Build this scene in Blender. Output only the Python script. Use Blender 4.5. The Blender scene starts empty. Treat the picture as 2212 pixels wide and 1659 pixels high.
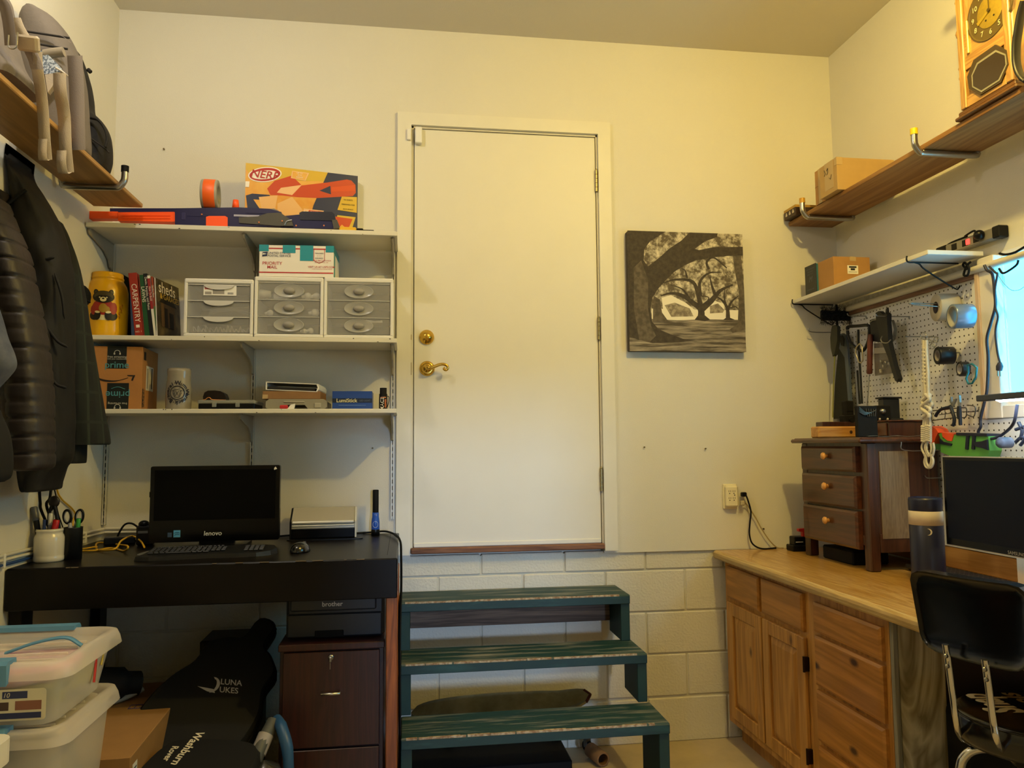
import bpy, bmesh, math, random
from mathutils import Vector as V, Matrix as MX, noise as NZ
random.seed(7)
SC = bpy.context.scene
COL = SC.collection
PI = math.pi
R = math.radians

def col(h):
    h = h.lstrip('#')
    c = [int(h[i:i+2], 16)/255 for i in (0, 2, 4)]
    return tuple(x/12.92 if x <= .04045 else ((x+.055)/1.055)**2.4 for x in c) + (1,)

# ------------------------------------------------------------------ camera
FPX = 1642.46
_yaw, _pit, _rol = 0.1399, 0.0803, -0.0079
_f = V((math.sin(_yaw)*math.cos(_pit), math.cos(_yaw)*math.cos(_pit), math.sin(_pit)))
_r = V((math.cos(_yaw), -math.sin(_yaw), 0))
_u = _r.cross(_f)
CR = _r*math.cos(_rol) + _u*math.sin(_rol)
CU = _u*math.cos(_rol) - _r*math.sin(_rol)
CF = _f
CP = V((-.0377, -3.6636, 1.4406))
cam = bpy.data.objects.new('camera', bpy.data.cameras.new('camera'))
COL.objects.link(cam)
cam.data.sensor_fit = 'HORIZONTAL'
cam.data.sensor_width = 36
cam.data.lens = FPX/2212*36
cam.data.clip_start = .05
mw = MX((CR, CU, -CF)).transposed().to_4x4()
mw.translation = CP
cam.matrix_world = mw
SC.camera = cam

# ------------------------------------------------------------------ world, lamps, exposure
SC.view_settings.view_transform = 'Standard'
SC.view_settings.look = 'None'
SC.view_settings.gamma = 1
SC.view_settings.use_curve_mapping = False
SC.view_settings.exposure = 0.05
wd = bpy.data.worlds.new('world')
SC.world = wd
wd.use_nodes = True
wd.node_tree.nodes['Background'].inputs[0].default_value = (.55, .8, 1, 1)
wd.node_tree.nodes['Background'].inputs[1].default_value = 1.0

def lamp(name, loc, power, color, rad):
    l = bpy.data.lights.new(name, 'POINT')
    l.energy = power; l.color = color; l.shadow_soft_size = rad
    o = bpy.data.objects.new(name, l); o.location = loc; COL.objects.link(o)
    return o
lamp('ceiling_bulb_left', (-.83, -1.48, 3.32), 23, (1, .93, .82), .035)
lamp('ceiling_bulb_right', (1.32, -2.0, 3.28), 84, (1, .73, .19), .035)
# blue daylight falling in through the open doorway behind the camera
sun = bpy.data.lights.new('daylight', 'SUN'); sun.energy = 1.0; sun.color = (.46, .66, 1); sun.angle = R(5)
so = bpy.data.objects.new('daylight', sun); COL.objects.link(so)
so.rotation_euler = V((-.15, 1, -.06)).to_track_quat('-Z', 'Y').to_euler()
WINDOW_POWER = 5.5
LED_POWER = 38.0

# pixel of the photograph -> point on a real plane of the room
def ray(x, y):
    return CF + CR*((x-1106)/FPX) - CU*((y-829.5)/FPX)
def _on(ax, c, x, y):
    d = ray(x, y)
    return CP + d*((c-CP[ax])/d[ax])
def BX(c, x, y): return _on(0, c, x, y)
def BY(c, x, y): return _on(1, c, x, y)
def BZ(c, x, y): return _on(2, c, x, y)

XL, XR, ZC = -1.381, 2.213, 3.509
YR = -6.2

# ------------------------------------------------------------------ materials
_mc = {}
def P(name, base, rough=.55, metal=0, var=0, vs=8, bump=0, bs=60, coat=0, emis=0, alpha=1, trans=0, ior=1.45, spec=.5, stretch=None, base2=None, thr=None):
    if name in _mc: return _mc[name]
    m = bpy.data.materials.new(name); _mc[name] = m
    m.use_nodes = True
    nt = m.node_tree; N = nt.nodes; L = nt.links
    b = N['Principled BSDF']
    bc = col(base) if isinstance(base, str) else base
    b.inputs['Base Color'].default_value = bc
    b.inputs['Roughness'].default_value = rough
    b.inputs['Metallic'].default_value = metal
    b.inputs['IOR'].default_value = ior
    b.inputs['Specular IOR Level'].default_value = spec
    b.inputs['Coat Weight'].default_value = coat
    b.inputs['Coat Roughness'].default_value = .15
    b.inputs['Alpha'].default_value = alpha
    b.inputs['Transmission Weight'].default_value = trans
    if emis:
        b.inputs['Emission Color'].default_value = bc
        b.inputs['Emission Strength'].default_value = emis
    tc = None
    def coord(sc=None):
        nonlocal tc
        if tc is None: tc = N.new('ShaderNodeTexCoord')
        if sc is None: return tc.outputs['Object']
        mp = N.new('ShaderNodeMapping'); mp.inputs['Scale'].default_value = sc
        L.new(tc.outputs['Object'], mp.inputs[0]); return mp.outputs[0]
    if var or base2:
        n = N.new('ShaderNodeTexNoise'); n.inputs['Scale'].default_value = vs; n.inputs['Detail'].default_value = 6
        n.inputs['Roughness'].default_value = .6
        L.new(coord(stretch), n.inputs['Vector'])
        r = N.new('ShaderNodeValToRGB')
        if base2:
            t = thr or (.4, .6)
            r.color_ramp.elements[0].position = t[0]; r.color_ramp.elements[1].position = t[1]
            r.color_ramp.elements[0].color = bc; r.color_ramp.elements[1].color = col(base2)
        else:
            r.color_ramp.elements[0].position = .3; r.color_ramp.elements[1].position = .7
            r.color_ramp.elements[0].color = tuple(x*(1-var) for x in bc[:3])+(1,)
            r.color_ramp.elements[1].color = tuple(min(1, x*(1+var)) for x in bc[:3])+(1,)
        L.new(n.outputs['Fac'], r.inputs[0]); L.new(r.outputs[0], b.inputs['Base Color'])
    if bump:
        n = N.new('ShaderNodeTexNoise'); n.inputs['Scale'].default_value = bs; n.inputs['Detail'].default_value = 4
        L.new(coord(stretch), n.inputs['Vector'])
        bu = N.new('ShaderNodeBump'); bu.inputs['Strength'].default_value = min(1, bump); bu.inputs['Distance'].default_value = .004
        L.new(n.outputs['Fac'], bu.inputs['Height']); L.new(bu.outputs[0], b.inputs['Normal'])
    return m

def wood(name, c1, c2, axis='X', scale=14, rough=.45, ring=6, coat=0, knots=0, c3=None, dist=3., sq=.07, warp=.6):
    """grain running along AXIS of the object; optional knots"""
    if name in _mc: return _mc[name]
    m = bpy.data.materials.new(name); _mc[name] = m
    m.use_nodes = True
    nt = m.node_tree; N = nt.nodes; L = nt.links
    b = N['Principled BSDF']; b.inputs['Roughness'].default_value = rough; b.inputs['Coat Weight'].default_value = coat
    tc = N.new('ShaderNodeTexCoord')
    oi = N.new('ShaderNodeObjectInfo')
    add = N.new('ShaderNodeVectorMath'); add.operation = 'MULTIPLY_ADD'
    cb = N.new('ShaderNodeCombineXYZ')
    for i in range(3): L.new(oi.outputs['Random'], cb.inputs[i])
    add.inputs[1].default_value = (3.1, 5.3, 7.7)
    L.new(cb.outputs[0], add.inputs[0]); L.new(tc.outputs['Object'], add.inputs[2])
    mp = N.new('ShaderNodeMapping')
    s = [1, 1, 1]; s['XYZ'.index(axis)] = sq
    mp.inputs['Scale'].default_value = s
    L.new(add.outputs[0], mp.inputs[0])
    n1 = N.new('ShaderNodeTexNoise'); n1.inputs['Scale'].default_value = scale; n1.inputs['Detail'].default_value = 5
    n1.inputs['Distortion'].default_value = warp
    L.new(mp.outputs[0], n1.inputs['Vector'])
    mul = N.new('ShaderNodeMath'); mul.operation = 'MULTIPLY'; mul.inputs[1].default_value = ring
    L.new(n1.outputs['Fac'], mul.inputs[0])
    pp = N.new('ShaderNodeMath'); pp.operation = 'PINGPONG'; pp.inputs[1].default_value = .5
    L.new(mul.outputs[0], pp.inputs[0])
    n2 = N.new('ShaderNodeTexNoise'); n2.inputs['Scale'].default_value = scale*9; n2.inputs['Detail'].default_value = 2
    L.new(mp.outputs[0], n2.inputs['Vector'])
    mixv = N.new('ShaderNodeMath'); mixv.operation = 'MULTIPLY_ADD'; mixv.inputs[1].default_value = 1.1; 
    L.new(pp.outputs[0], mixv.inputs[0])
    sb = N.new('ShaderNodeMath'); sb.operation = 'MULTIPLY'; sb.inputs[1].default_value = .5
    L.new(n2.outputs['Fac'], sb.inputs[0]); L.new(sb.outputs[0], mixv.inputs[2])
    rp = N.new('ShaderNodeValToRGB')
    rp.color_ramp.elements[0].position = .15; rp.color_ramp.elements[1].position = .8
    rp.color_ramp.elements[0].color = col(c1); rp.color_ramp.elements[1].color = col(c2)
    L.new(mixv.outputs[0], rp.inputs[0])
    out = rp.outputs[0]
    if knots:
        vo = N.new('ShaderNodeTexVoronoi'); vo.inputs['Scale'].default_value = knots
        mk = N.new('ShaderNodeMapping'); s2 = [1, 1, 1]; s2['XYZ'.index(axis)] = .55
        mk.inputs['Scale'].default_value = s2
        L.new(add.outputs[0], mk.inputs[0]); L.new(mk.outputs[0], vo.inputs['Vector'])
        r2 = N.new('ShaderNodeValToRGB'); r2.color_ramp.elements[0].position = .05; r2.color_ramp.elements[1].position = .13
        r2.color_ramp.elements[0].color = (1, 1, 1, 1); r2.color_ramp.elements[1].color = (0, 0, 0, 1)
        L.new(vo.outputs['Distance'], r2.inputs[0])
        mx = N.new('ShaderNodeMix'); mx.data_type = 'RGBA'
        L.new(r2.outputs[0], mx.inputs[0]); L.new(out, mx.inputs[6]); mx.inputs[7].default_value = col(c3 or '#3a1c0a')
        out = mx.outputs[2]
    L.new(out, b.inputs['Base Color'])
    bu = N.new('ShaderNodeBump'); bu.inputs['Strength'].default_value = .15; bu.inputs['Distance'].default_value = .001
    L.new(mixv.outputs[0], bu.inputs['Height']); L.new(bu.outputs[0], b.inputs['Normal'])
    return m

# ------------------------------------------------------------------ mesh builder
class G:
    def __init__(s): s.v = []; s.f = []; s.mi = []; s.sm = []
    def add(s, vs, fs, mat=0, sm=False, T=None):
        o = len(s.v)
        s.v += [tuple(T @ V(p)) if T else tuple(p) for p in vs]
        for f in fs:
            s.f.append([i+o for i in f]); s.mi.append(mat); s.sm.append(sm)
        return s
    def box(s, x0, y0, z0, x1, y1, z1, b=0, mat=0, T=None):
        x0, x1 = min(x0, x1), max(x0, x1); y0, y1 = min(y0, y1), max(y0, y1); z0, z1 = min(z0, z1), max(z0, z1)
        b = min(b, (x1-x0)*.49, (y1-y0)*.49, (z1-z0)*.49)
        if b <= 0:
            vs = [(x, y, z) for z in (z0, z1) for y in (y0, y1) for x in (x0, x1)]
            return s.add(vs, [(0, 2, 3, 1), (4, 5, 7, 6), (0, 1, 5, 4), (2, 6, 7, 3), (0, 4, 6, 2), (1, 3, 7, 5)], mat, False, T)
        vs = []; ix = {}
        for i, x in enumerate((x0, x1)):
            for j, y in enumerate((y0, y1)):
                for k, z in enumerate((z0, z1)):
                    sx, sy, sz = (b if i == 0 else -b), (b if j == 0 else -b), (b if k == 0 else -b)
                    ix[i, j, k, 0] = len(vs); vs.append((x, y+sy, z+sz))
                    ix[i, j, k, 1] = len(vs); vs.append((x+sx, y, z+sz))
                    ix[i, j, k, 2] = len(vs); vs.append((x+sx, y+sy, z))
        fs = []
        c = V(((x0+x1)/2, (y0+y1)/2, (z0+z1)/2))
        for i in (0, 1):
            fs.append([ix[i, 0, 0, 0], ix[i, 1, 0, 0], ix[i, 1, 1, 0], ix[i, 0, 1, 0]])
            fs.append([ix[0, i, 0, 1], ix[1, i, 0, 1], ix[1, i, 1, 1], ix[0, i, 1, 1]])
            fs.append([ix[0, 0, i, 2], ix[1, 0, i, 2], ix[1, 1, i, 2], ix[0, 1, i, 2]])
            for j in (0, 1):
                fs.append([ix[i, j, 0, 0], ix[i, j, 1, 0], ix[i, j, 1, 1], ix[i, j, 0, 1]])
                fs.append([ix[i, 0, j, 0], ix[i, 1, j, 0], ix[i, 1, j, 2], ix[i, 0, j, 2]])
                fs.append([ix[0, i, j, 1], ix[1, i, j, 1], ix[1, i, j, 2], ix[0, i, j, 2]])
                for k in (0, 1): fs.append([ix[i, j, k, 0], ix[i, j, k, 1], ix[i, j, k, 2]])
        out = []
        for f in fs:
            a, bb, cc = V(vs[f[0]]), V(vs[f[1]]), V(vs[f[2]])
            n = (bb-a).cross(cc-a)
            out.append(f if n.dot((a+bb+cc)/3-c) > 0 else f[::-1])
        return s.add(vs, out, mat, False, T)
    def tube(s, pts, r, n=10, closed=False, mat=0, flat=1., T=None, caps=True, up=None):
        pts = [V(p) for p in pts]; m = len(pts)
        rs = r if isinstance(r, (list, tuple)) else [r]*m
        tg = []
        for i in range(m):
            a = pts[i-1] if (i > 0 or closed) else pts[i]; b = pts[(i+1) % m] if (i < m-1 or closed) else pts[i]
            t = (b-a); tg.append(t.normalized() if t.length > 1e-9 else V((0, 0, 1)))
        u = V(up) if up else (V((0, 0, 1)) if abs(tg[0].z) < .9 else V((1, 0, 0)))
        u = (u - tg[0]*u.dot(tg[0])).normalized()
        vs = []
        for i in range(m):
            u = u - tg[i]*u.dot(tg[i])
            u = u.normalized() if u.length > 1e-6 else tg[i].orthogonal().normalized()
            w = tg[i].cross(u)
            for k in range(n):
                a = 2*PI*k/n
                vs.append(pts[i] + u*(math.cos(a)*rs[i]*flat) + w*(math.sin(a)*rs[i]))
        fs = []
        for i in range(m if closed else m-1):
            for k in range(n):
                j = (i+1) % m; l = (k+1) % n
                fs.append((i*n+k, i*n+l, j*n+l, j*n+k))
        s.add(vs, fs, mat, True, T)
        if caps and not closed:
            s.add(vs[:n], [list(range(n))[::-1]], mat, False, T)
            s.add(vs[-n:], [list(range(n))], mat, False, T)
        return s
    def cyl(s, p0, p1, r0, r1=None, n=20, mat=0, T=None):
        p0, p1 = V(p0), V(p1)
        return s.tube([p0, p1], [r0, r0 if r1 is None else r1], n, mat=mat, T=T)
    def lathe(s, prof, n=28, mat=0, T=None, sm=True, a0=0, a1=2*PI):
        vs = []; m = len(prof); full = abs(a1-a0-2*PI) < 1e-6
        nn = n if full else n+1
        for r, z in prof:
            for k in range(nn):
                a = a0+(a1-a0)*k/n
                vs.append((r*math.cos(a), r*math.sin(a), z))
        fs = []
        for i in range(m-1):
            for k in range(n):
                l = (k+1) % nn
                fs.append((i*nn+k, i*nn+l, (i+1)*nn+l, (i+1)*nn+k))
        return s.add(vs, fs, mat, sm, T)
    def prism(s, poly, z0, z1, mat=0, T=None, sm=False):
        m = len(poly)
        ar = sum(poly[i][0]*poly[(i+1) % m][1]-poly[(i+1) % m][0]*poly[i][1] for i in range(m))
        if ar < 0: poly = poly[::-1]
        vs = [(x, y, z0) for x, y in poly]+[(x, y, z1) for x, y in poly]
        s.add(vs, [list(range(m))[::-1], list(range(m, 2*m))], mat, False, T)
        return s.add(vs, [(i, (i+1) % m, m+(i+1) % m, m+i) for i in range(m)], mat, sm, T)
    def poly(s, pts, mat=0, T=None):
        return s.add(pts, [list(range(len(pts)))], mat, False, T)
    def grid(s, fn, nu, nv, mat=0, T=None, cu=False):
        vs = [fn(i/nu, j/nv) for j in range(nv+1) for i in range(nu+(0 if cu else 1))]
        w = nu if cu else nu+1
        fs = [(j*w+i, j*w+(i+1) % w, (j+1)*w+(i+1) % w, (j+1)*w+i) for j in range(nv) for i in range(nu)]
        return s.add(vs, fs, mat, True, T)
    def ball(s, c, r, nu=16, nv=10, mat=0, T=None):
        r = (r, r, r) if not isinstance(r, (tuple, list)) else r
        def fn(u, v):
            a = 2*PI*u; b = PI*v
            return (c[0]+r[0]*math.sin(b)*math.cos(a), c[1]+r[1]*math.sin(b)*math.sin(a), c[2]-r[2]*math.cos(b))
        return s.grid(fn, nu, nv, mat, T, cu=True)
    def disc(s, c, rx, ry, mat=0, T=None, n=24):
        return s.poly([(c[0]+rx*math.cos(2*PI*k/n), c[1]+ry*math.sin(2*PI*k/n), c[2]) for k in range(n)], mat, T)
    def text(s, txt, size, T, mat=0, align='CENTER', shear=0, sx=1, bend=None, offset=0):
        vs, fs = glyphs(txt, align, shear, offset)
        S = MX.Diagonal((size*sx, size, size, 1))
        if bend:
            return s.add([bend(size*sx*v[0], size*v[1]) for v in vs], fs, mat, False, T)
        return s.add(vs, fs, mat, False, T @ S)

_gc = {}
def glyphs(txt, align, shear, offset=0):
    k = (txt, align, shear, offset)
    if k in _gc: return _gc[k]
    cu = bpy.data.curves.new('t', 'FONT'); cu.body = txt; cu.align_x = align; cu.align_y = 'CENTER'; cu.shear = shear
    cu.resolution_u = 3; cu.offset = offset
    ob = bpy.data.objects.new('t', cu); COL.objects.link(ob)
    vl = bpy.context.view_layer; vl.update()
    me = bpy.data.meshes.new_from_object(ob.evaluated_get(bpy.context.evaluated_depsgraph_get()))
    r = ([tuple(v.co) for v in me.vertices], [list(p.vertices) for p in me.polygons])
    bpy.data.objects.remove(ob); bpy.data.curves.remove(cu); bpy.data.meshes.remove(me)
    _gc[k] = r
    return r

def obj(name, g, mats, parent=None, loc=None, rot=None, mod=None):
    me = bpy.data.meshes.new(name)
    me.from_pydata(g.v, [], g.f)
    if not isinstance(mats, (list, tuple)): mats = [mats]
    for m in mats: me.materials.append(m)
    me.polygons.foreach_set('material_index', g.mi)
    me.polygons.foreach_set('use_smooth', g.sm)
    me.update()
    o = bpy.data.objects.new(name, me); COL.objects.link(o)
    if parent: o.parent = parent
    if loc is not None: o.location = loc
    if rot is not None: o.rotation_euler = rot
    if mod: mod(o)
    return o
def tag(o, label, cat, group=None, kind=None):
    if label: o['label'] = label
    if cat: o['category'] = cat
    if group: o['group'] = group
    if kind: o['kind'] = kind
    return o
def thing(name, label, cat, loc=(0, 0, 0), rz=0, group=None, rot=None):
    o = bpy.data.objects.new(name, None); COL.objects.link(o); o.empty_display_size = .05
    o.location = loc; o.rotation_euler = rot or (0, 0, rz)
    return tag(o, label, cat, group)
def struct(o): o['kind'] = 'structure'; return o
def subsurf(n=1):
    def f(o):
        m = o.modifiers.new('s', 'SUBSURF'); m.levels = n; m.render_levels = n
    return f
def copy_tree(o, parent=None):
    c = o.copy(); COL.objects.link(c)
    if parent: c.parent = parent
    for ch in list(o.children): copy_tree(ch, c)
    return c
def bez(a, b, c, d, n=10):
    a, b, c, d = V(a), V(b), V(c), V(d)
    return [a*(1-t)**3+b*3*t*(1-t)**2+c*3*t*t*(1-t)+d*t**3 for t in [i/n for i in range(n+1)]]
def smooth(pts, n=6):
    """Catmull-Rom through the points"""
    p = [V(q) for q in pts]; p = [p[0]*2-p[1]]+p+[p[-1]*2-p[-2]]; o = []
    for i in range(1, len(p)-2):
        for k in range(n):
            t = k/n; a, b, c, d = p[i-1], p[i], p[i+1], p[i+2]
            o.append(.5*((2*b)+(c-a)*t+(2*a-5*b+4*c-d)*t*t+(3*b-a-3*c+d)*t**3))
    return o+[p[-2]]
def arc(c, r, a0, a1, n=8, ax='XZ'):
    o = []
    for i in range(n+1):
        a = a0+(a1-a0)*i/n; x, y = r*math.cos(a), r*math.sin(a)
        o.append(V(c)+(V((x, 0, y)) if ax == 'XZ' else V((x, y, 0)) if ax == 'XY' else V((0, x, y))))
    return o
def FR(o, x, y):
    """frame: local x -> x, local y -> y, local z -> x cross y"""
    x, y = V(x).normalized(), V(y).normalized(); z = x.cross(y)
    m = MX((x, y, z)).transposed().to_4x4(); m.translation = V(o); return m
def FB(x, y, z): return FR((x, y, z), (1, 0, 0), (0, 0, 1))       # faces -Y
def FRT(x, y, z): return FR((x, y, z), (0, -1, 0), (0, 0, 1))     # faces -X (on the right wall)
def TL(x, y, z): return MX.Translation((x, y, z))
def RT(a, ax): return MX.Rotation(a, 4, ax)

# common materials
WALL = P('wall_paint', '#d9d5c8', .75, bump=.25, bs=220, var=.02, vs=2)
CEIL = P('ceiling_paint', '#d6d0c0', .85, bump=.15, bs=180)
TRIM = P('trim_paint', '#dedacb', .5, var=.03, vs=5)
DOORM = P('door_paint', '#dedacc', .5, var=.02, vs=3, bump=.05, bs=300)
BLOCK = P('block_paint', '#d6d1c2', .7, bump=.8, bs=90, var=.03, vs=4)
MORTAR = P('mortar_paint', '#cfcaba', .8)
FLOORM = P('concrete', '#b8a88c', .7, var=.12, vs=5, bump=.2, bs=120)
WHITE = P('white_plastic', '#e6e4de', .4)
WMETAL = P('white_metal', '#dcd8cc', .4)
BLACK = P('black_plastic', '#0a0a0b', .35, spec=.3)
BLACKM = P('black_matte', '#080809', .7, spec=.25)
SLOT = P('slot_dark', '#15120e', .9)
CHROME = P('chrome', '#d8d8d8', .12, 1)
STEEL = P('steel', '#9a9a98', .3, 1)
ZINC = P('zinc_tube', '#b0aeaa', .28, 1)
BRASS = P('brass', '#d8b050', .18, 1)
CARD = P('cardboard', '#b08652', .8, var=.06, vs=20, bump=.05, bs=200)
CARDD = P('cardboard_dark', '#8a6640', .8, var=.06, vs=20)
PAPER = P('paper', '#e8e5dc', .7)
INK = P('ink_black', '#141414', .7)
RED = P('red_ink', '#b8272a', .55)
GOLDY = P('yellow_ink', '#e8c930', .5)
ORANGE = P('orange_plastic', '#ff5a1a', .4)
NAVYP = P('navy_plastic', '#26264f', .3)
CLEAR = P('clear_plastic', '#d8d8d4', .25, alpha=.28, spec=.6)
PINE = wood('pine_board', '#c99e5c', '#a97a3c', 'Y', 16, .5)
# ================================================================== SETTING
g = G()
g.box(XL-.1, 0, .913, -.012, .1, ZC+.1); g.box(.926, 0, .913, XR+.1, .1, ZC+.1)
g.box(-.012, 0, 3.012, .926, .1, ZC+.1)
g.box(-.03, .045, .88, .95, .1, .962)
wall_back = struct(obj('wall_back', g, WALL))
# painted concrete blocks under the plasterboard
obj('mortar', G().box(XL-.1, .021, 0, XR+.1, .1, .913), MORTAR, wall_back)
blk = {}
for k in range(5):
    z0 = .010+.2032*k; z1 = min(z0+.2032, .925)
    x0 = -.0832-(.2032 if k % 2 else 0)-.4064*4
    if k == 0: z0 = 0
    for i in range(12):
        a, b = x0+.4064*i+.004, x0+.4064*(i+1)-.004
        a, b = max(a, XL), min(b, XR)
        if b-a < .02: continue
        key = (round(b-a, 3), round(z1-z0, 3))
        if key not in blk:
            o = obj('concrete_block', G().box(0, 0, 0, b-a, .03, z1-z0-.008, .004), BLOCK, wall_back)
            blk[key] = o
        else:
            o = blk[key].copy(); COL.objects.link(o); o.parent = wall_back
        o.location = (a, .012+.0015*((i*7+k*3) % 3), z0+.004 if k else 0)
wall_left = struct(obj('wall_left', G().box(XL-.1, YR, 0, XL, 0, ZC), WALL))
# right wall with the window opening
WY0, WY1, WZ0, WZ1 = -2.1, -1.09, 1.60, 2.16
g = G()
g.box(XR, YR, 0, XR+.12, WY0, ZC); g.box(XR, WY1, 0, XR+.12, 0, ZC)
g.box(XR, WY0, 0, XR+.12, WY1, WZ0); g.box(XR, WY0, WZ1, XR+.12, WY1, ZC)
wall_right = struct(obj('wall_right', g, WALL))
g = G().box(XL-.1, YR-.1, 0, .66, YR, ZC); g.box(1.83, YR-.1, 0, XR+.1, YR, ZC); g.box(.66, YR-.1, 1.98, 1.83, YR, ZC)
wall_rear = struct(obj('wall_rear', g, WALL))
floor = struct(obj('floor', G().box(XL-.1, YR-.1, -.1, XR+.1, .1, 0), FLOORM))
ceiling = struct(obj('ceiling', G().box(XL-.1, YR-.1, ZC, XR+.1, .1, ZC+.1), CEIL))
# window
PANE = P('daylit_pane', (.075, .62, 1, 1), .4, emis=WINDOW_POWER)
win = struct(thing('window_1', None, None, (XR, (WY0+WY1)/2, WZ0)))
T = TL(0, -(WY0+WY1)/2, -WZ0)
WTRIM = P('window_trim', '#ddd8d0', .5); WSTRIP = P('window_wood', '#c9b19c', .6)
obj('pane', G().box(.006, WY0, WZ0, .012, WY1, WZ1, T=T), PANE, win)
g = G()
g.box(-.004, WY1-.012, WZ0, .08, WY1, WZ1, T=T); g.box(0, WY0, WZ0, .08, WY0+.03, WZ1, T=T)
g.box(-.004, WY0, WZ1-.02, .08, WY1, WZ1, T=T); g.box(-.01, WY0, WZ0-.03, .08, WY1, WZ0+.02, T=T)
obj('sash', g, WTRIM, win)
obj('jamb', G().box(-.04, WY1-.012, 1.527, 0, WY1+.072, 2.15, .003, T=T), WTRIM, win)
obj('jamb_strip', G().box(-.047, WY1+.062, 1.527, -.0, WY1+.082, 2.12, .002, T=T), WSTRIP, win)
obj('apron', G().box(-.036, WY0, 1.527, 0, WY1+.06, 1.575, .003, T=T), WTRIM, win)
# open doorway in the rear wall
DX0, DX1, DZ1 = .66, 1.83, 1.98
g = G().box(DX0-.06, YR-.12, 0, DX0, YR+.015, DZ1+.06); g.box(DX1, YR-.12, 0, DX1+.06, YR+.015, DZ1+.06); g.box(DX0, YR-.12, DZ1, DX1, YR+.015, DZ1+.06)
struct(obj('door_2', g, TRIM))
# door
door = struct(thing('door_1', None, None, (.457, .02, .935)))
T = TL(-.457, -.02, -.935)
obj('door_panel', G().box(.003, .004, .968, .914, .048, 2.999, .002, T=T), DOORM, door)
obj('door_sweep', G().box(.004, -.002, .962, .913, .02, .984, .003, T=T), TRIM, door)
g = G()
g.box(-.013, 0, .935, -.0005, .1, 3.012, T=T); g.box(.9175, 0, .935, .927, .1, 3.012, T=T); g.box(-.013, 0, 3.0025, .927, .1, 3.013, T=T)
g.box(-.012, .05, .935, .926, .1, 3.012, T=T)
obj('door_jamb', g, P('jamb_paint', '#d3cdba', .5), door)
obj('threshold', G().box(-.01, -.03, .935, .924, .05, .962, .004, T=T), wood('threshold_wood', '#8a5f44', '#5d3a26', 'X', 20, .7), door)
for zc in (2.771, 2.016, 1.268):
    h = obj('hinge', G().box(.9135, -.004, zc-.055, .9155, .01, zc+.055, T=T), P('hinge_metal', '#a89a70', .35, .9), door)
    g = G()
    for i in range(5):
        g.cyl((.917, -.005, zc-.055+.0222*i), (.917, -.005, zc-.055+.0222*i+.0205), .0075, n=10, T=T)
    g.ball((.917, -.005, zc+.058), .006, 8, 6, T=T)
    obj('hinge_knuckle', g, P('hinge_metal', '', .3), h)
g = G()
T2 = T @ FB(.064, .004, 1.964)
g.lathe([(0, .024), (.016, .024), (.02, .018), (.0335, .010), (.036, .004), (.036, 0)], 32, T=T2)
g.box(-.004, -.014, .022, .004, .014, .038, .003, T=T2 @ RT(R(20), 'Z'))
obj('deadbolt', g, BRASS, door)
T2 = T @ FB(.066, .004, 1.812)
g = G()
g.lathe([(0, .02), (.012, .02), (.017, .014), (.021, .012), (.027, .015), (.034, .008), (.037, 0)], 32, T=T2)
g.cyl((0, 0, 0), (0, 0, .05), .0105, n=14, T=T2)
obj('lever_rose', g, BRASS, door)
pts = smooth([(0, 0, .045), (.012, -.001, .05), (.03, .003, .05), (.055, .013, .05), (.075, .016, .05), (.092, .010, .05), (.097, -.002, .05), (.090, -.012, .05), (.080, -.010, .05), (.079, -.003, .05), (.085, -.001, .05)], 5)
n = len(pts)
obj('lever_handle', G().tube(pts, [.009-.0045*i/n for i in range(n)], 10, T=T2), BRASS, door)
obj('strike_plate', G().box(-.0135, -.004, 1.78, -.008, .01, 1.84, T=T), P('hinge_metal', '', .3), door)
obj('latch_plate', G().box(-.0135, -.004, 1.95, -.008, .01, 1.975, T=T), P('hinge_metal', '', .3), door)
s = obj('contact_sensor', G().box(.006, -.028, 2.918, .04, .004, 3.0, .004, T=T), WHITE, door)
s['label'] = 'white plastic contact sensor'
obj('sensor_magnet', G().box(-.034, -.032, 2.93, -.014, -.0175, 2.985, .003, T=T), WHITE, door)
# casing
def trim(n, g): return struct(obj('trim_%d' % n, g, TRIM))
def casing(poly): return G().prism(poly, 0, .018, T=FB(0, 0, 0))
trim(1, casing([(-.079, .93), (-.012, .93), (-.012, 3.012), (-.079, 3.075)]))
trim(2, casing([(.926, .926), (.99, .926), (.99, 3.075), (.926, 3.012)]))
trim(3, casing([(-.079, 3.075), (-.012, 3.012), (.926, 3.012), (.99, 3.075)]))
# old nails and screws left in the plaster
for i, (x, y) in enumerate([(1391, 966), (1523, 969), (805, 968), (355, 323), (1648, 1142)]):
    p = BY(0, x, y)
    g = G().cyl((p.x, .001, p.z), (p.x, -.008, p.z), .0026, n=8)
    g.cyl((p.x, -.008, p.z), (p.x, -.010, p.z), .0042, n=8)
    tag(obj('screw', g, P('screw_metal', '#6a5a3c', .5, .8)), ['small screw in the wall below the tree picture, left of two', 'small screw in the wall below the tree picture, right of two', 'small nail in the wall above the flat scanner', 'small nail in the wall above the orange tape roll', 'small nail in the wall right of the power outlet'][i], 'screw')

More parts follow.
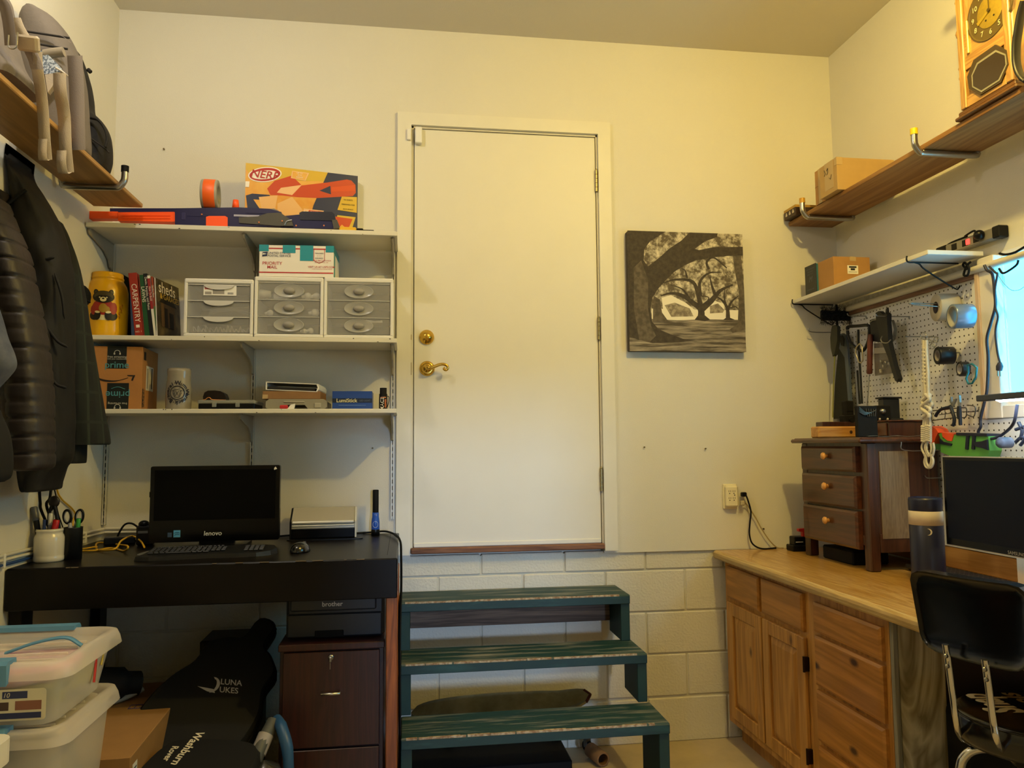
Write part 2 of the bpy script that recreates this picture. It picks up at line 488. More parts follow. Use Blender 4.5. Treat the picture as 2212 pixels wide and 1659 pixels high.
# picture of oak trees
pc = thing('canvas_picture', 'square black and white canvas print of spreading oak trees beside the door', 'picture', (1.366, 0, 2.205))
CX0, CZ0, CS = -.304, -.304, .608
obj('canvas', G().box(CX0, -.042, CZ0, CX0+CS, -.001, CZ0+CS, .004), P('canvas_edge', '#4c443a', .8, var=.15, vs=30), pc)
A = ['#cfc3ab', '#3d362d', '#6c6253', '#57503f', '#a59a86', '#e9e0c9']
mats = [P('print_foliage', '#5e5444', .8, base2='#d6ccb4', vs=36, thr=(.42, .66)),
        P('print_bark', '#39322a', .8, base2='#4d4438', vs=45, thr=(.35, .7)),
        P('print_ground', '#4d453b', .8, base2='#b7ab98', vs=22, thr=(.40, .74), stretch=(.25, 1, 3.2)),
        P('print_sky', '#e6dec8', .8), P('print_mid', '#75695a', .8, base2='#a39880', vs=50, thr=(.4, .6)),
        P('print_bark_soft', '#4e463b', .8, base2='#675d4f', vs=40)]
g = G()
LAY = [0]
def pp(pts, m, sc=1/1709.):
    """outline in the print's own units: crop pixels 190..1450, 155..1455"""
    LAY[0] += 1
    y = -.0424-.00006*LAY[0]
    g.add([(CX0+CS*min(1, max(0, (px-188)/1255.)), y, CZ0+CS*min(1, max(0, (1455-py)/1295.))) for px, py in pts], [list(range(len(pts)))[::-1]], m)
def br(pts, w, m=1):
    pts = smooth([(x, y, 0) for x, y in pts], 5)
    n = len(pts); l = []; r = []
    for i in range(n):
        t = (pts[min(i+1, n-1)]-pts[max(i-1, 0)]).normalized(); q = V((-t.y, t.x, 0))
        k = i/(n-1); ww = w[0]*(1-k)+w[1]*k
        l.append((pts[i]+q*ww/2)[:2]); r.append((pts[i]-q*ww/2)[:2])
    pp(l+r[::-1], m)
pp([(188, 160), (1443, 160), (1443, 1455), (188, 1455)], 0)
pp([(430, 1000), (1400, 1000), (1400, 1120), (430, 1120)], 3)
pp([(540, 880), (640, 850), (800, 930), (900, 1010), (905, 1080), (560, 1080)], 3)
pp([(1010, 1000), (1110, 900), (1210, 930), (1235, 1090), (1015, 1090)], 3)
pp([(570, 960), (680, 930), (840, 990), (880, 1075), (640, 1085)], 4)
pp([(1060, 960), (1150, 930), (1220, 1000), (1200, 1030), (1060, 1040)], 4)
pp([(420, 1110), (700, 1120), (1000, 1105), (1443, 1105), (1443, 1455), (188, 1455), (188, 1300)], 2)
for b, w in [(([(960, 1110), (960, 1000), (880, 930), (760, 850), (640, 830), (530, 860)]), (80, 14)),
             (([(960, 1000), (1080, 900), (1180, 790), (1320, 720)]), (80, 14)), (([(960, 980), (940, 860), (880, 700), (700, 680), (560, 720)]), (60, 10)),
             (([(1130, 860), (1090, 740), (1070, 640)]), (40, 10)), (([(960, 860), (960, 700), (1060, 600), (1200, 590)]), (40, 8)),
             (([(1255, 1110), (1250, 980), (1200, 900), (1130, 850)]), (50, 10)), (([(1255, 1000), (1300, 910), (1380, 840)]), (36, 8)),
             (([(840, 880), (760, 780), (640, 740)]), (26, 6)), (([(1000, 960), (1050, 870), (960, 850)]), (20, 6)), (([(1240, 960), (1220, 860), (1230, 760)]), (24, 6)),
             (([(1060, 560), (1040, 480), (1120, 430), (1260, 540)]), (30, 12)), (([(820, 660), (800, 580), (760, 560)]), (22, 6)), (([(1280, 980), (1340, 960), (1380, 1000)]), (16, 8))]:
    br(b, w)
pp([(890, 1112), (930, 1060), (1000, 1060), (1060, 1110), (1000, 1125)], 1)
pp([(1200, 1108), (1240, 1080), (1280, 1085), (1340, 1110)], 1)
pp([(455, 860), (520, 900), (540, 1040), (600, 1125), (680, 1140), (440, 1140), (445, 1000)], 5)
pp([(1330, 400), (1420, 400), (1443, 760), (1443, 1210), (1300, 1250), (1270, 1210), (1360, 1150), (1385, 800), (1345, 560)], 5)
# the near oak: trunk, arching bough, upper limb
pp([(188, 160), (600, 160), (430, 270), (365, 360), (355, 480), (400, 545), (520, 450), (640, 340), (770, 250), (860, 160), (1170, 160), (1160, 200), (1030, 250), (910, 340), (960, 350), (1120, 315), (1443, 300), (1443, 395), (1270, 405), (1080, 430), (920, 465), (800, 520), (690, 590), (580, 700), (500, 790), (440, 880), (418, 1000), (430, 1140), (500, 1220), (620, 1270), (760, 1320), (900, 1330), (700, 1360), (420, 1370), (300, 1360), (188, 1310)], 1)
pp([(250, 560), (330, 480), (400, 700), (390, 1000), (420, 1190), (470, 1290), (400, 1360), (290, 1340), (240, 1000)], 5)
pp([(188, 1310), (430, 1370), (900, 1350), (1443, 1400), (1443, 1455), (188, 1455)], 2)
obj('print', g, mats, pc)

# wall outlet
ot = thing('power_outlet', 'ivory six-way power outlet on the back wall above the counter', 'outlet', (1.583, 0, 1.176))
IV = P('ivory_plastic', '#e3d9b4', .4)
obj('faceplate', G().box(-.044, -.012, -.062, .03, 0, .062, .004), IV, ot)
g = G().box(-.038, -.04, -.052, .026, -.008, .056, .009)
obj('adapter_body', g, IV, ot)
g = G()
for zz in (.028, -.006):
    for xx in (-.026, -.004):
        g.box(xx-.0015, -.0405, zz-.004, xx+.0005, -.039, zz+.004); g.box(xx+.008, -.0405, zz-.004, xx+.010, -.039, zz+.004)
        g.cyl((xx+.004, -.039, zz-.011), (xx+.004, -.0405, zz-.011), .0027, n=10)
g.cyl((.0035, -.039, .0085), (.0035, -.0405, .0085), .003, n=10)
obj('socket_slot', g, SLOT, ot)
ob = BY(-.03, 1606, 1068)
t = thing('black_lead', 'black power cord plugged into the right side of the outlet', 'cord', (ob.x, -.03, ob.z))
g = G().box(-.012, -.012, -.011, .014, .012, .011, .004)
obj('plug', g, BLACK, t)
pts = [V((.012, 0, 0))]+[BY(-.03, x, y)-V((ob.x, -.03, ob.z)) for x, y in [(1616, 1082), (1622, 1105), (1620, 1130), (1619, 1155), (1626, 1175)]]+[V((1.72-ob.x, -.04+.03, .918-ob.z)), V((1.8-ob.x, -.03+.03, .918-ob.z))]
obj('cable', G().tube(smooth(pts), .0042, 8), BLACK, t)
ob = BY(-.03, 1604, 1086)
t = thing('beige_lead', 'thin beige power cord plugged in below the black one', 'cord', (ob.x, -.03, ob.z))
BEI = P('beige_cord', '#a8966c', .5)
obj('plug', G().box(-.012, -.012, -.014, .01, .012, .011, .005), P('beige_plug', '#b5a888', .5), t)
pts = [V((.008, 0, .003))]+[BY(-.022, x, y)-V((ob.x, -.03, ob.z)) for x, y in [(1615, 1092), (1632, 1118), (1645, 1142), (1662, 1167), (1678, 1182)]]+[V((1.84-ob.x, -.03+.03, .917-ob.z))]
obj('cable', G().tube(smooth(pts), .003, 8), BEI, t)
# ================================================================== WALL SHELVES LEFT OF THE DOOR
def OL(Y, pts, root): return [(q.x-root[0], q.z-root[2]) for q in (BY(Y, x, y) for x, y in pts)]
def OR(X, pts, root): return [(-(q.y-root[1]), q.z-root[2]) for q in (BX(X, x, y) for x, y in pts)]
FB0 = FB(0, 0, 0); FRT0 = FRT(0, 0, 0)
def rr(x0, y0, x1, y1, r, n=4):
    o = []
    for cx, cy, a in ((x1-r, y1-r, 0), (x0+r, y1-r, 90), (x0+r, y0+r, 180), (x1-r, y0+r, 270)):
        for k in range(n+1):
            t = R(a+90*k/n); o.append((cx+r*math.cos(t), cy+r*math.sin(t)))
    return o

STD = P('standard_metal', '#cfcbbf', .45, .2)
stds = [(-1.370, 'slotted white shelf standard in the left corner'), (-.738, 'slotted white shelf standard in the middle of the wall shelves'), (-.096, 'slotted white shelf standard next to the door casing')]
for x, lb in stds:
    t = thing('shelf_standard', lb, 'rail', (x, 0, 1.10), group='shelf standards on the back wall')
    g = G().box(-.008, -.002, 0, .008, 0, 1.29)
    g.box(-.008, -.012, 0, -.006, 0, 1.29); g.box(.006, -.012, 0, .008, 0, 1.29)
    g.box(-.006, -.012, 0, -.002, -.010, 1.29); g.box(.002, -.012, 0, .006, -.010, 1.29)
    obj('channel', g, STD, t)
    g = G()
    for i in range(42): g.box(-.002, -.0118, .012+.0305*i, .002, -.0025, .012+.0305*i+.019)
    o = obj('slot', g, SLOT, t); o['kind'] = 'stuff'
SHZ = {1: (2.375, 2.395), 2: (1.895, 1.914), 3: (1.585, 1.604)}
SHP = P('shelf_board', '#d8d3c2', .5, var=.02, vs=3)
for k, nm in ((1, 'top'), (2, 'middle'), (3, 'lowest')):
    z0, z1 = SHZ[k]
    t = thing('wall_shelf', {1: 'topmost white wall shelf, carrying the toy rifle and blaster box', 2: 'middle white wall shelf, carrying books and drawer units', 3: 'lowest white wall shelf, carrying the smile box and stein'}[k], 'shelf', (-.728, -.15, z0), group='white wall shelves left of the door')
    obj('board', G().box(-.648, -.15, 0, .653, .134, z1-z0, .0015), SHP, t)
    g = G()
    rd = random.Random(k)
    for i in range(6):
        x = rd.uniform(-.6, .62); w = rd.uniform(.003, .008); h = rd.uniform(.002, .004); z = rd.choice([.002, .0145])
        g.box(x, -.1503, z, x+w, -.149, z+h)
    o = obj('paint_chip', g, SLOT, t); o['kind'] = 'stuff'
    for i, x in enumerate((-1.370, -.738, -.096)):
        g = G().prism([(0.0, 0), (.265, 0), (.272, -.012), (.262, -.024), (.10, -.055), (.045, -.085), (.03, -.115), (.0, -.12)], -.004, .004, T=FR((0, -.012, 0), (0, -1, 0), (0, 0, 1)))
        g.box(-.009, -.27, -.003, .009, -.02, 0)
        tag(obj('shelf_bracket', g, P('bracket_metal', '#a39b8a', .5, .2), None, (x, 0, z0-.0005)),
            'metal shelf bracket under the %s wall shelf, %s' % (nm, ('in the left corner', 'on the middle rail', 'next to the door')[i]), 'bracket', 'shelf brackets under the wall shelves')

# ---- top shelf
z1 = 2.3955
def q3(Y, x, y): return BY(Y, x, y)
rz0 = V((-.72, -.235, z1))
t = thing('toy_rifle', 'long blue and orange toy dart rifle lying along the top wall shelf', 'toy', rz0)
def RP(pts, th, m, nm, b=0, yo=0):
    pl = [(x, max(y, .0)) for x, y in OL(-.235, pts, rz0)]
    o = obj(nm, G().prism(pl, -th/2+yo, th/2+yo, T=FB0), m, t)
    return o
def lowered(pts, d=9): return pts
ORG = P('orange_plastic', '', .4)
NV = P('rifle_navy', '#27264f', .28)
RP([(181, 461), (183, 459), (258, 460), (258, 475), (183, 475)], .040, ORG, 'barrel')
RP([(259, 462), (380, 461), (382, 466), (382, 482), (259, 480)], .046, ORG, 'foregrip')
g = G()
for i in range(2):
    a = OL(-.235, [(268, 467+i*6), (372, 467+i*6), (372, 470+i*6), (268, 470+i*6)], rz0); g.prism(a, .023, .026, T=FB0)
obj('foregrip_rib', g, ORG, t)
RP([(240, 452), (520, 452), (520, 461), (240, 460)], .028, NV, 'rail')
RP([(382, 454), (520, 452), (585, 455), (610, 462), (612, 493), (520, 493), (382, 490)], .055, NV, 'receiver')
RP([(449, 473), (455, 471), (490, 471), (495, 474), (495, 493), (449, 492)], .062, ORG, 'magazine')
p = BY(-.235, 509, 452)
obj('sight_cap', G().lathe([(0, .048), (.012, .046), (.0135, .03), (.016, .0), (0, 0)], 20, T=TL(p.x-rz0.x, 0, p.z-rz0.z-.005)), ORG, t)
RP([(519, 474), (560, 472), (580, 465), (608, 464), (632, 480), (636, 492), (600, 492), (560, 489), (520, 486)], .064, P('rifle_grey', '#4a463c', .5), 'grip')
RP([(575, 463), (584, 455), (594, 454), (604, 459), (606, 468), (575, 468)], .05, P('rifle_taupe', '#877b66', .5), 'bolt')
RP([(608, 470), (650, 466), (725, 474), (734, 497), (608, 495)], .04, NV, 'stock')
RP([(648, 463), (654, 460), (718, 461), (724, 466), (726, 480), (650, 478)], .046, P('rifle_black', '#17172a', .4), 'cheek_pad')
RP([(718, 478), (729, 478), (736, 496), (722, 498)], .05, P('rifle_grey', '', .5), 'butt_pad')
pts = [V((x, -.033, y)) for x, y in OL(-.235, [(617, 491), (622, 483), (633, 480)], rz0)]
obj('sling_ring', G().tube(smooth(pts), .0035, 8), STEEL, t)
g = G()
for (x, y) in ((436, 463), (610, 478), (640, 488), (700, 488), (560, 481)):
    a = BY(-.264, x, y); g.cyl((a.x-rz0.x, -.0275-(.006 if x > 500 else 0), a.z-rz0.z), (a.x-rz0.x, -.0300-(.006 if x > 500 else 0), a.z-rz0.z), .0035, n=10)
o = obj('screw_head', g, P('rifle_pin', '#c8743c', .4), t); o['kind'] = 'stuff'
for (x0, y0_, x1, y1_) in ((392, 459, 400, 475), (404, 466, 445, 468), (530, 460, 590, 462)):
    a, b = BY(-.264, x0, y0_), BY(-.264, x1, y1_); obj('seam_ridge', G().box(a.x-rz0.x, -.0295, b.z-rz0.z, b.x-rz0.x, -.026, a.z-rz0.z, .001), P('rifle_navy2', '#35345f', .25), t)
a, b = BY(-.264, 505, 463), BY(-.264, 560, 469); obj('side_decal', G().box(a.x-rz0.x, -.0285, b.z-rz0.z, b.x-rz0.x, -.0272, a.z-rz0.z), P('decal_silver', '#a8a6b8', .3, .3), t)
p = BY(-.26, 733, 493); p2 = BY(-.26, 770, 493); p3 = BY(-.26, 808, 496)
t = thing('utility_knife', 'yellow and black handled tool at the right end of the top wall shelf', 'tool', (p.x, -.26, z1))
obj('handle', G().box(0, -.012, 0, p2.x-p.x, .012, .022, .005), P('yellow_plastic', '#e0b020', .45), t)
g = G().box(p2.x-p.x, -.009, 0, p3.x-p.x, .009, .012, .002); g.box(p2.x-p.x, -.010, 0, p2.x-p.x+.03, .010, .018, .003)
obj('blade_holder', g, BLACK, t)
# roll of orange tape
TAN = P('tape_grey', '#9b9689', .4)
p = BY(-.235, 454, 452.5)
t = thing('tape_roll', 'orange and grey duct tape roll standing on edge on the toy rifle', 'tape', (p.x, -.235, p.z), rot=(0, 0, R(4)))
T = TL(0, 0, .066) @ RT(PI/2, 'Y')
g = G().lathe([(.041, -.034), (.064, -.034), (.066, -.031), (.066, -.022)], 40, T=T); g.lathe([(.066, .022), (.066, .031), (.064, .034), (.041, .034), (.0405, .0), (.041, -.034)], 40, T=T)
obj('tape', g, TAN, t)
obj('tape_band', G().lathe([(.0662, -.023), (.0668, -.022), (.0668, .024), (.0662, .025)], 40, T=T), P('tape_orange', '#f0651c', .45), t)
# toy blaster box
pl = BY(-.175, 531, 350)
def solveY(x, y, z):
    a, b = -.6, .2
    for _ in range(50):
        m = (a+b)/2
        if BY(m, x, y).z > z: a = m
        else: b = m
    return m
YR1 = -.062
zt = pl.z; pr_ = BY(YR1, 773, 371)
W = math.hypot(pr_.x-pl.x, YR1+.175); H = zt-z1-.004
BXO, BYE, BBL, BRD = P('box_orange', '#e0953a', .3, coat=.4, base2='#f0bf62', vs=9, thr=(.3, .75)), P('box_yellow', '#d9b23c', .35, coat=.4), P('box_blue', '#2c3352', .35, coat=.4), P('box_red', '#c94a28', .35, coat=.4)
t = thing('blaster_box', 'orange and blue toy blaster carton standing at the back of the top shelf', 'box', (pl.x, -.175, z1), math.atan2(YR1+.175, pr_.x-pl.x))
obj('carton', G().box(0, 0, 0, W, .055, H, .001), PAPER, t)
g = G(); K = [0]
def bp(pts, m, u=1587-150., vv=905-115.):
    """face outline in crop units: x 150..1587, y 115(top)..925"""
    K[0] += 1
    o = []
    for x, y in pts:
        sx = (x-165)/(1585-165.)
        yt = 118+(238-118)*sx; ybm = 930
        o.append((W*min(1, max(0, sx)), -.0004-.00012*K[0], H*min(1, max(0, 1-(y-yt)/(ybm-yt)))))
    g.add(o, [list(range(len(o)))], m)
bp([(165, 930), (1585, 930), (1585, 238), (165, 118)], 0)
bp([(165, 190), (165, 118), (1190, 205), (1140, 300), (600, 300), (300, 330)], 1)
bp([(1190, 205), (1585, 238), (1585, 930), (900, 930), (1010, 560), (1140, 300)], 2)
bp([(430, 400), (520, 310), (720, 250), (760, 270), (860, 350), (1190, 310), (1440, 275), (1500, 285), (1555, 330), (1560, 410), (1520, 445), (1050, 480), (800, 480), (620, 470), (470, 470)], 3)
bp([(600, 385), (860, 345), (740, 460), (550, 440)], 6)
bp([(1085, 400), (1225, 345), (1235, 435)], 2); bp([(1240, 360), (1550, 330), (1555, 395), (1240, 405)], 7)
bp([(175, 490), (250, 465), (460, 470), (500, 520), (400, 650), (200, 660)], 2); bp([(265, 530), (470, 530), (430, 620), (360, 650)], 0)
bp([(560, 560), (740, 480), (880, 620), (700, 800), (560, 760)], 8); bp([(330, 500), (560, 470), (520, 700), (380, 690)], 8)
el = [(400+205*math.cos(a)*1.0, 245+85*math.sin(a)-18*math.cos(a)) for a in [2*PI*i/28 for i in range(28)]]
bp(el[::-1], 5)
el = [(400+190*math.cos(a)*1.0, 245+74*math.sin(a)-17*math.cos(a)) for a in [2*PI*i/28 for i in range(28)]]
bp(el[::-1], 4)
el = [(395+165*math.cos(a)*1.0, 248+50*math.sin(a)-15*math.cos(a)) for a in [2*PI*i/28 for i in range(28)]]
bp(el[::-1], 5)
bp([(735, 195), (950, 215), (905, 300), (720, 275)], 6); bp([(745, 203), (930, 222), (895, 292), (735, 268)], 0)
bp([(890, 600), (1145, 612), (1095, 720), (860, 700)], 6); bp([(955, 612), (1132, 622), (1085, 710), (920, 698)], 3)
bp([(1375, 455), (1575, 455), (1575, 615), (1320, 595)], 1)
bp([(1320, 650), (1560, 660), (1460, 925), (1250, 870)], 1); bp([(1290, 665), (1520, 680), (1440, 830), (1255, 830)], 3)
bp([(1330, 790), (1380, 745), (1430, 775), (1420, 830), (1370, 830)], 0)
bp([(1385, 800), (1400, 772), (1425, 775), (1428, 810), (1405, 825)], 2)
bp([(160, 330), (215, 330), (210, 395), (158, 395)], 5)
obj('box_art', g, [BXO, BYE, BBL, BRD, P('logo_red', '#b5302a', .35), P('logo_white', '#efe7dc', .35), P('box_pale', '#efc08c', .35), P('box_red2', '#d8552c', .35), P('box_glow', '#eab878', .35)], t)
def bT(x, y, d=.006, ang=0):
    sx = (x-165)/1420.; yt = 118+120*sx
    return FB(W*sx, -.0044-d*.0, H*(1-(y-yt)/(930-yt))) @ RT(ang, 'Z')
g = G()
g.text('NERF', .051, bT(386, 250), 0, shear=.25, offset=.006)
g.text('N1', .028, bT(1385, 885), 1, shear=.3, offset=.02)
g.text('10', .028, bT(905, 650), 2, shear=.2, offset=.01)
for i, s in enumerate(('UP TO', '27 M', 'RANGE')): g.text(s, .009, bT(830, 222+i*22), 2)
for i, s in enumerate(('N1 DARTS', 'INCLUDED', '10-DART', 'DRUM')): g.text(s, .008, bT(1025, 630+i*22), 2)
for i, s in enumerate(('N1 DARTS', 'DESIGNED FOR', 'ACCURACY')): g.text(s, .009, bT(1460, 490+i*48), 1)
obj('lettering', g, [P('logo_red', '', .3), INK, P('logo_white', '', .3)], t)

# ---- middle shelf
z2 = 1.9145
def span(Y, xl, xr, yt, z):
    a, b = BY(Y, xl, yt), BY(Y, xr, yt)
    return a.x, b.x, (a.z+b.z)/2-z
YJ = -.17
x0, x1, h = span(YJ, 187, 279, 592, z2)
jr = (x1-x0)/2*.97
YEL = P('jar_yellow', '#e6ae12', .28, coat=.3)
t = thing('yellow_jar', 'big yellow plastic jar with a raccoon sticker on the middle shelf', 'jar', ((x0+x1)/2, YJ, z2))
hj = h
obj('jar_body', G().lathe([(0, 0), (jr*.9, 0), (jr*.96, .008), (jr, .03), (jr, hj*.63), (jr*.985, hj*.72), (jr*.9, hj*.81), (jr*.78, hj*.87), (jr*.73, hj*.90), (jr*.76, hj*.905), (jr*.765, hj*.93), (jr*.73, hj*.94), (jr*.73, hj*.985), (jr*.71, hj), (jr*.66, hj*.985), (jr*.66, hj*.85)], 44), YEL, t)
g = G(); LZ = [0]
def jb(u, v, e):  # around the jar, facing the viewer
    a = -PI/2+.19+u/(jr); return (math.cos(a)*(jr+e), math.sin(a)*(jr+e), v)
def je(cx, cy, rx, ry, m, rot=0, n=20):
    LZ[0] += 1; e = .0006+.0002*LZ[0]; vs = []; c, s = math.cos(rot), math.sin(rot)
    rings = (1, .75, .5, .25)
    for q in rings:
        for k in range(n):
            a = 2*PI*k/n; x, y = rx*q*math.cos(a), ry*q*math.sin(a)
            vs.append(jb(cx+x*c-y*s, cy+x*s+y*c, e))
    vs.append(jb(cx, cy, e))
    fs = [(i*n+k, i*n+(k+1) % n, (i+1)*n+(k+1) % n, (i+1)*n+k) for i in range(3) for k in range(n)]+[(3*n+k, 3*n+(k+1) % n, 4*n) for k in range(n)]
    g.add(vs, fs, m, True)
cz = hj*.44
je(0, cz-.030, .055, .026, 3); je(-.033, cz-.036, .022, .02, 0); je(.035, cz-.036, .022, .02, 0)
je(0, cz, .044, .034, 1); je(-.036, cz-.012, .015, .022, 1); je(.04, cz-.004, .014, .026, 1); je(0, cz-.004, .016, .02, 2); je(.014, cz-.01, .012, .014, 2)
for s in (-1, 1):
    je(s*.028, cz+.062, .010, .015, 0, -s*.3); je(s*.028, cz+.062, .0065, .010, 4, -s*.3)
je(0, cz+.044, .042, .026, 0); je(0, cz+.047, .036, .021, 4)
je(-.017, cz+.038, .020, .011, 0, .35); je(.017, cz+.038, .020, .011, 0, -.35)
je(0, cz+.033, .012, .010, 3); je(0, cz+.036, .0045, .0035, 0); je(-.013, cz+.041, .003, .003, 3); je(.013, cz+.041, .003, .003, 3)
for s in (-1, 1):
    je(s*.020, cz-.037, .0125, .02, 0, s*.15); je(s*.020, cz-.022, .010, .005, 3, s*.15)
for dx, dy in ((.062, -.02), (.071, -.008), (.066, .006), (.074, .014), (.062, -.034)): je(dx, cz+dy, .0035, .005, 5, n=10)
obj('raccoon_sticker', g, [P('stk_black', '#15100c', .4), P('stk_red', '#9c2a20', .4), P('stk_tan', '#a8842c', .4), P('stk_cream', '#dfd3a0', .4), P('stk_brown', '#4a4024', .4), P('stk_rust', '#b06a10', .4)], t)
# black cap hanging by the jackets
q = BX(-1.2, 185, 640)
# books
books = [('thin_book', 'thin dark blue book leaning beside the red carpentry book', '#2f3f5c', 279, 287, 602, 284, 291, None),
         ('book', 'thick red hardback about carpentry, second book from the yellow jar', '#8f2c1c', 274, 298, 589, 292, 310, 'CARPENTRY'),
         ('book', 'very thin dark red book squeezed between carpentry and green books', '#7a2620', 299, 302, 597, 310, 313, None),
         ('book', 'green paperback on lawns leaning on the middle shelf', '#1f4a2a', 302, 310, 593, 313, 324, 'LAWNS'),
         ('book', 'black paperback with white spine title right of the green book', '#14161a', 310, 317, 590, 324, 333, 'Decks, Pergolas, and Patios'),
         ('book', 'white paperback with a red title band right of the black book', '#d8d4c4', 317, 324, 594, 333, 339, None),
         ('book', 'red and green paperback next to the sheds magazine', '#8e3a22', 324, 331, 596, 339, 343, None)]
Yb = -.262
for i, (nm, lb, c, a, b, yt, c0, c1, tx) in enumerate(books):
    p0, p1 = BY(Yb, c0, 715), BY(Yb, c1, 715)
    ptop = BY(Yb, (a+b)/2, yt)
    hb = ptop.z-z2
    lean = math.atan2((p0.x+p1.x)/2-ptop.x, hb)
    w = abs(p1.x-p0.x)*math.cos(lean)
    t = thing(nm, lb, 'book', ((p0.x+p1.x)/2, Yb, z2+.001), rot=(0, -lean, R(4)), group='books leaning on the middle shelf')
    # keep the low corner on the shelf
    t.location.z += abs(math.sin(lean))*w/2
    Hh = hb/math.cos(lean)-.004
    obj('cover', G().box(-w/2, 0, 0, w/2, .19, Hh, .001), P('book_%d' % i, c, .4), t)
    if w > .012: obj('pages', G().box(-w/2+.002, .01, Hh-.003, w/2-.002, .188, Hh+.0005), PAPER, t)
    g = G(); TT = FB(0, -.0008, Hh*.52) @ RT(-PI/2, 'Z')
    if tx == 'CARPENTRY':
        g.text(tx, .030, TT, 0); g.box(-.008, -.0012, .036, .006, -.0004, .048, mat=0); g.text('NO. 1', .010, FB(0, -.001, .018), 0)
    elif tx: g.text(tx, .020 if tx == 'LAWNS' else .013, FB(0, -.0008, Hh*.68) @ RT(-PI/2, 'Z'), 0)
    elif i == 5: g.box(-w/2-.0002, -.0012, Hh*.45, w/2+.0002, -.0004, Hh*.95, mat=1); g.text('How To Build', .011, FB(0, -.0016, Hh*.7) @ RT(-PI/2, 'Z'), 0)
    elif i == 6: g.box(-w/2-.0002, -.0012, Hh*.1, w/2+.0002, -.0004, Hh*.5, mat=2); g.text('Garden Plans', .010, FB(0, -.0016, Hh*.75) @ RT(-PI/2, 'Z'), 0)
    if g.v: obj('spine_title', g, [P('spine_ink', '#dcd3c0', .5), P('spine_red', '#8c2020', .5), P('spine_green', '#4c6a3a', .5)], t)
# sheds magazine, its cover seen
A0, B0 = BY(-.268, 341, 718), BY(-.268, 334, 600)
hm = B0.z-z2; lean = math.atan2(A0.x-B0.x, hm)
t = thing('magazine', 'softcover book on sheds and garages with a brown photo cover', 'book', (A0.x, -.268, z2+.001), rot=(0, -lean*.9, R(-9)), group='books leaning on the middle shelf')
Hh = hm*1.0
obj('pages', G().box(-.004, 0, 0, -.0005, .215, Hh), PAPER, t)
obj('cover', G().box(-.0005, 0, 0, .001, .216, Hh), P('mag_cover', '#2b2418', .35, base2='#6a5a34', vs=18, thr=(.4, .7)), t)
g = G(); TT = FR((.0016, .108, 0), (0, 1, 0), (0, 0, 1))
g.box(-.07, .05, 0, .06, .16, .0003, mat=2, T=TT); g.box(-.04, .05, .0004, -.012, .135, .0008, mat=3, T=TT); g.box(.005, .05, .0004, .045, .12, .0008, mat=3, T=TT)
g.prism([(-.085, .155), (-.005, .205), (.08, .15)], 0, .0006, mat=3, T=TT)
g.text('sheds', .070, TT @ TL(-.01, Hh-.035, .001), 0, offset=.004); g.text('& GARAGES', .034, TT @ TL(.012, Hh-.072, .0012), 1, offset=.006)
obj('cover_print', g, [P('spine_ink', '', .5), P('mag_yellow', '#d8b040', .5), P('mag_wood', '#5b4426', .5), P('mag_dark', '#1a150e', .5)], t)
p = BY(-.03, 386, 700)
t = tag(obj('wood_offcut', G().box(-.05, -.008, 0, .035, .008, .115, .001), P('cream_board', '#d8cfb4', .6), None, (p.x, -.03, z2), (R(-4), 0, 0)), 'cream painted wood offcut leaning on the wall behind the sheds book', 'board')
p = BY(-.24, 197, 640)
t = thing('slim_book', 'slim dark book with white spine label left of the yellow jar', 'book', (BY(-.03, 197, 640).x, -.035, z2))
obj('cover', G().box(-.008, 0, 0, .008, .10, .245, .001), P('book_ink', '#1c2030', .5), t)
obj('spine_label', G().box(-.0075, -.0008, .16, .0075, 0, .21), PAPER, t)
t = thing('black_folder', 'black folder leaning behind the yellow jar', 'folder', (-1.285, -.018, z2), rot=(R(-3), 0, 0))
obj('cover', G().prism([(-.045, 0), (.05, 0), (.05, .27), (-.045, .325)], 0, .012, T=FB0), BLACKM, t)

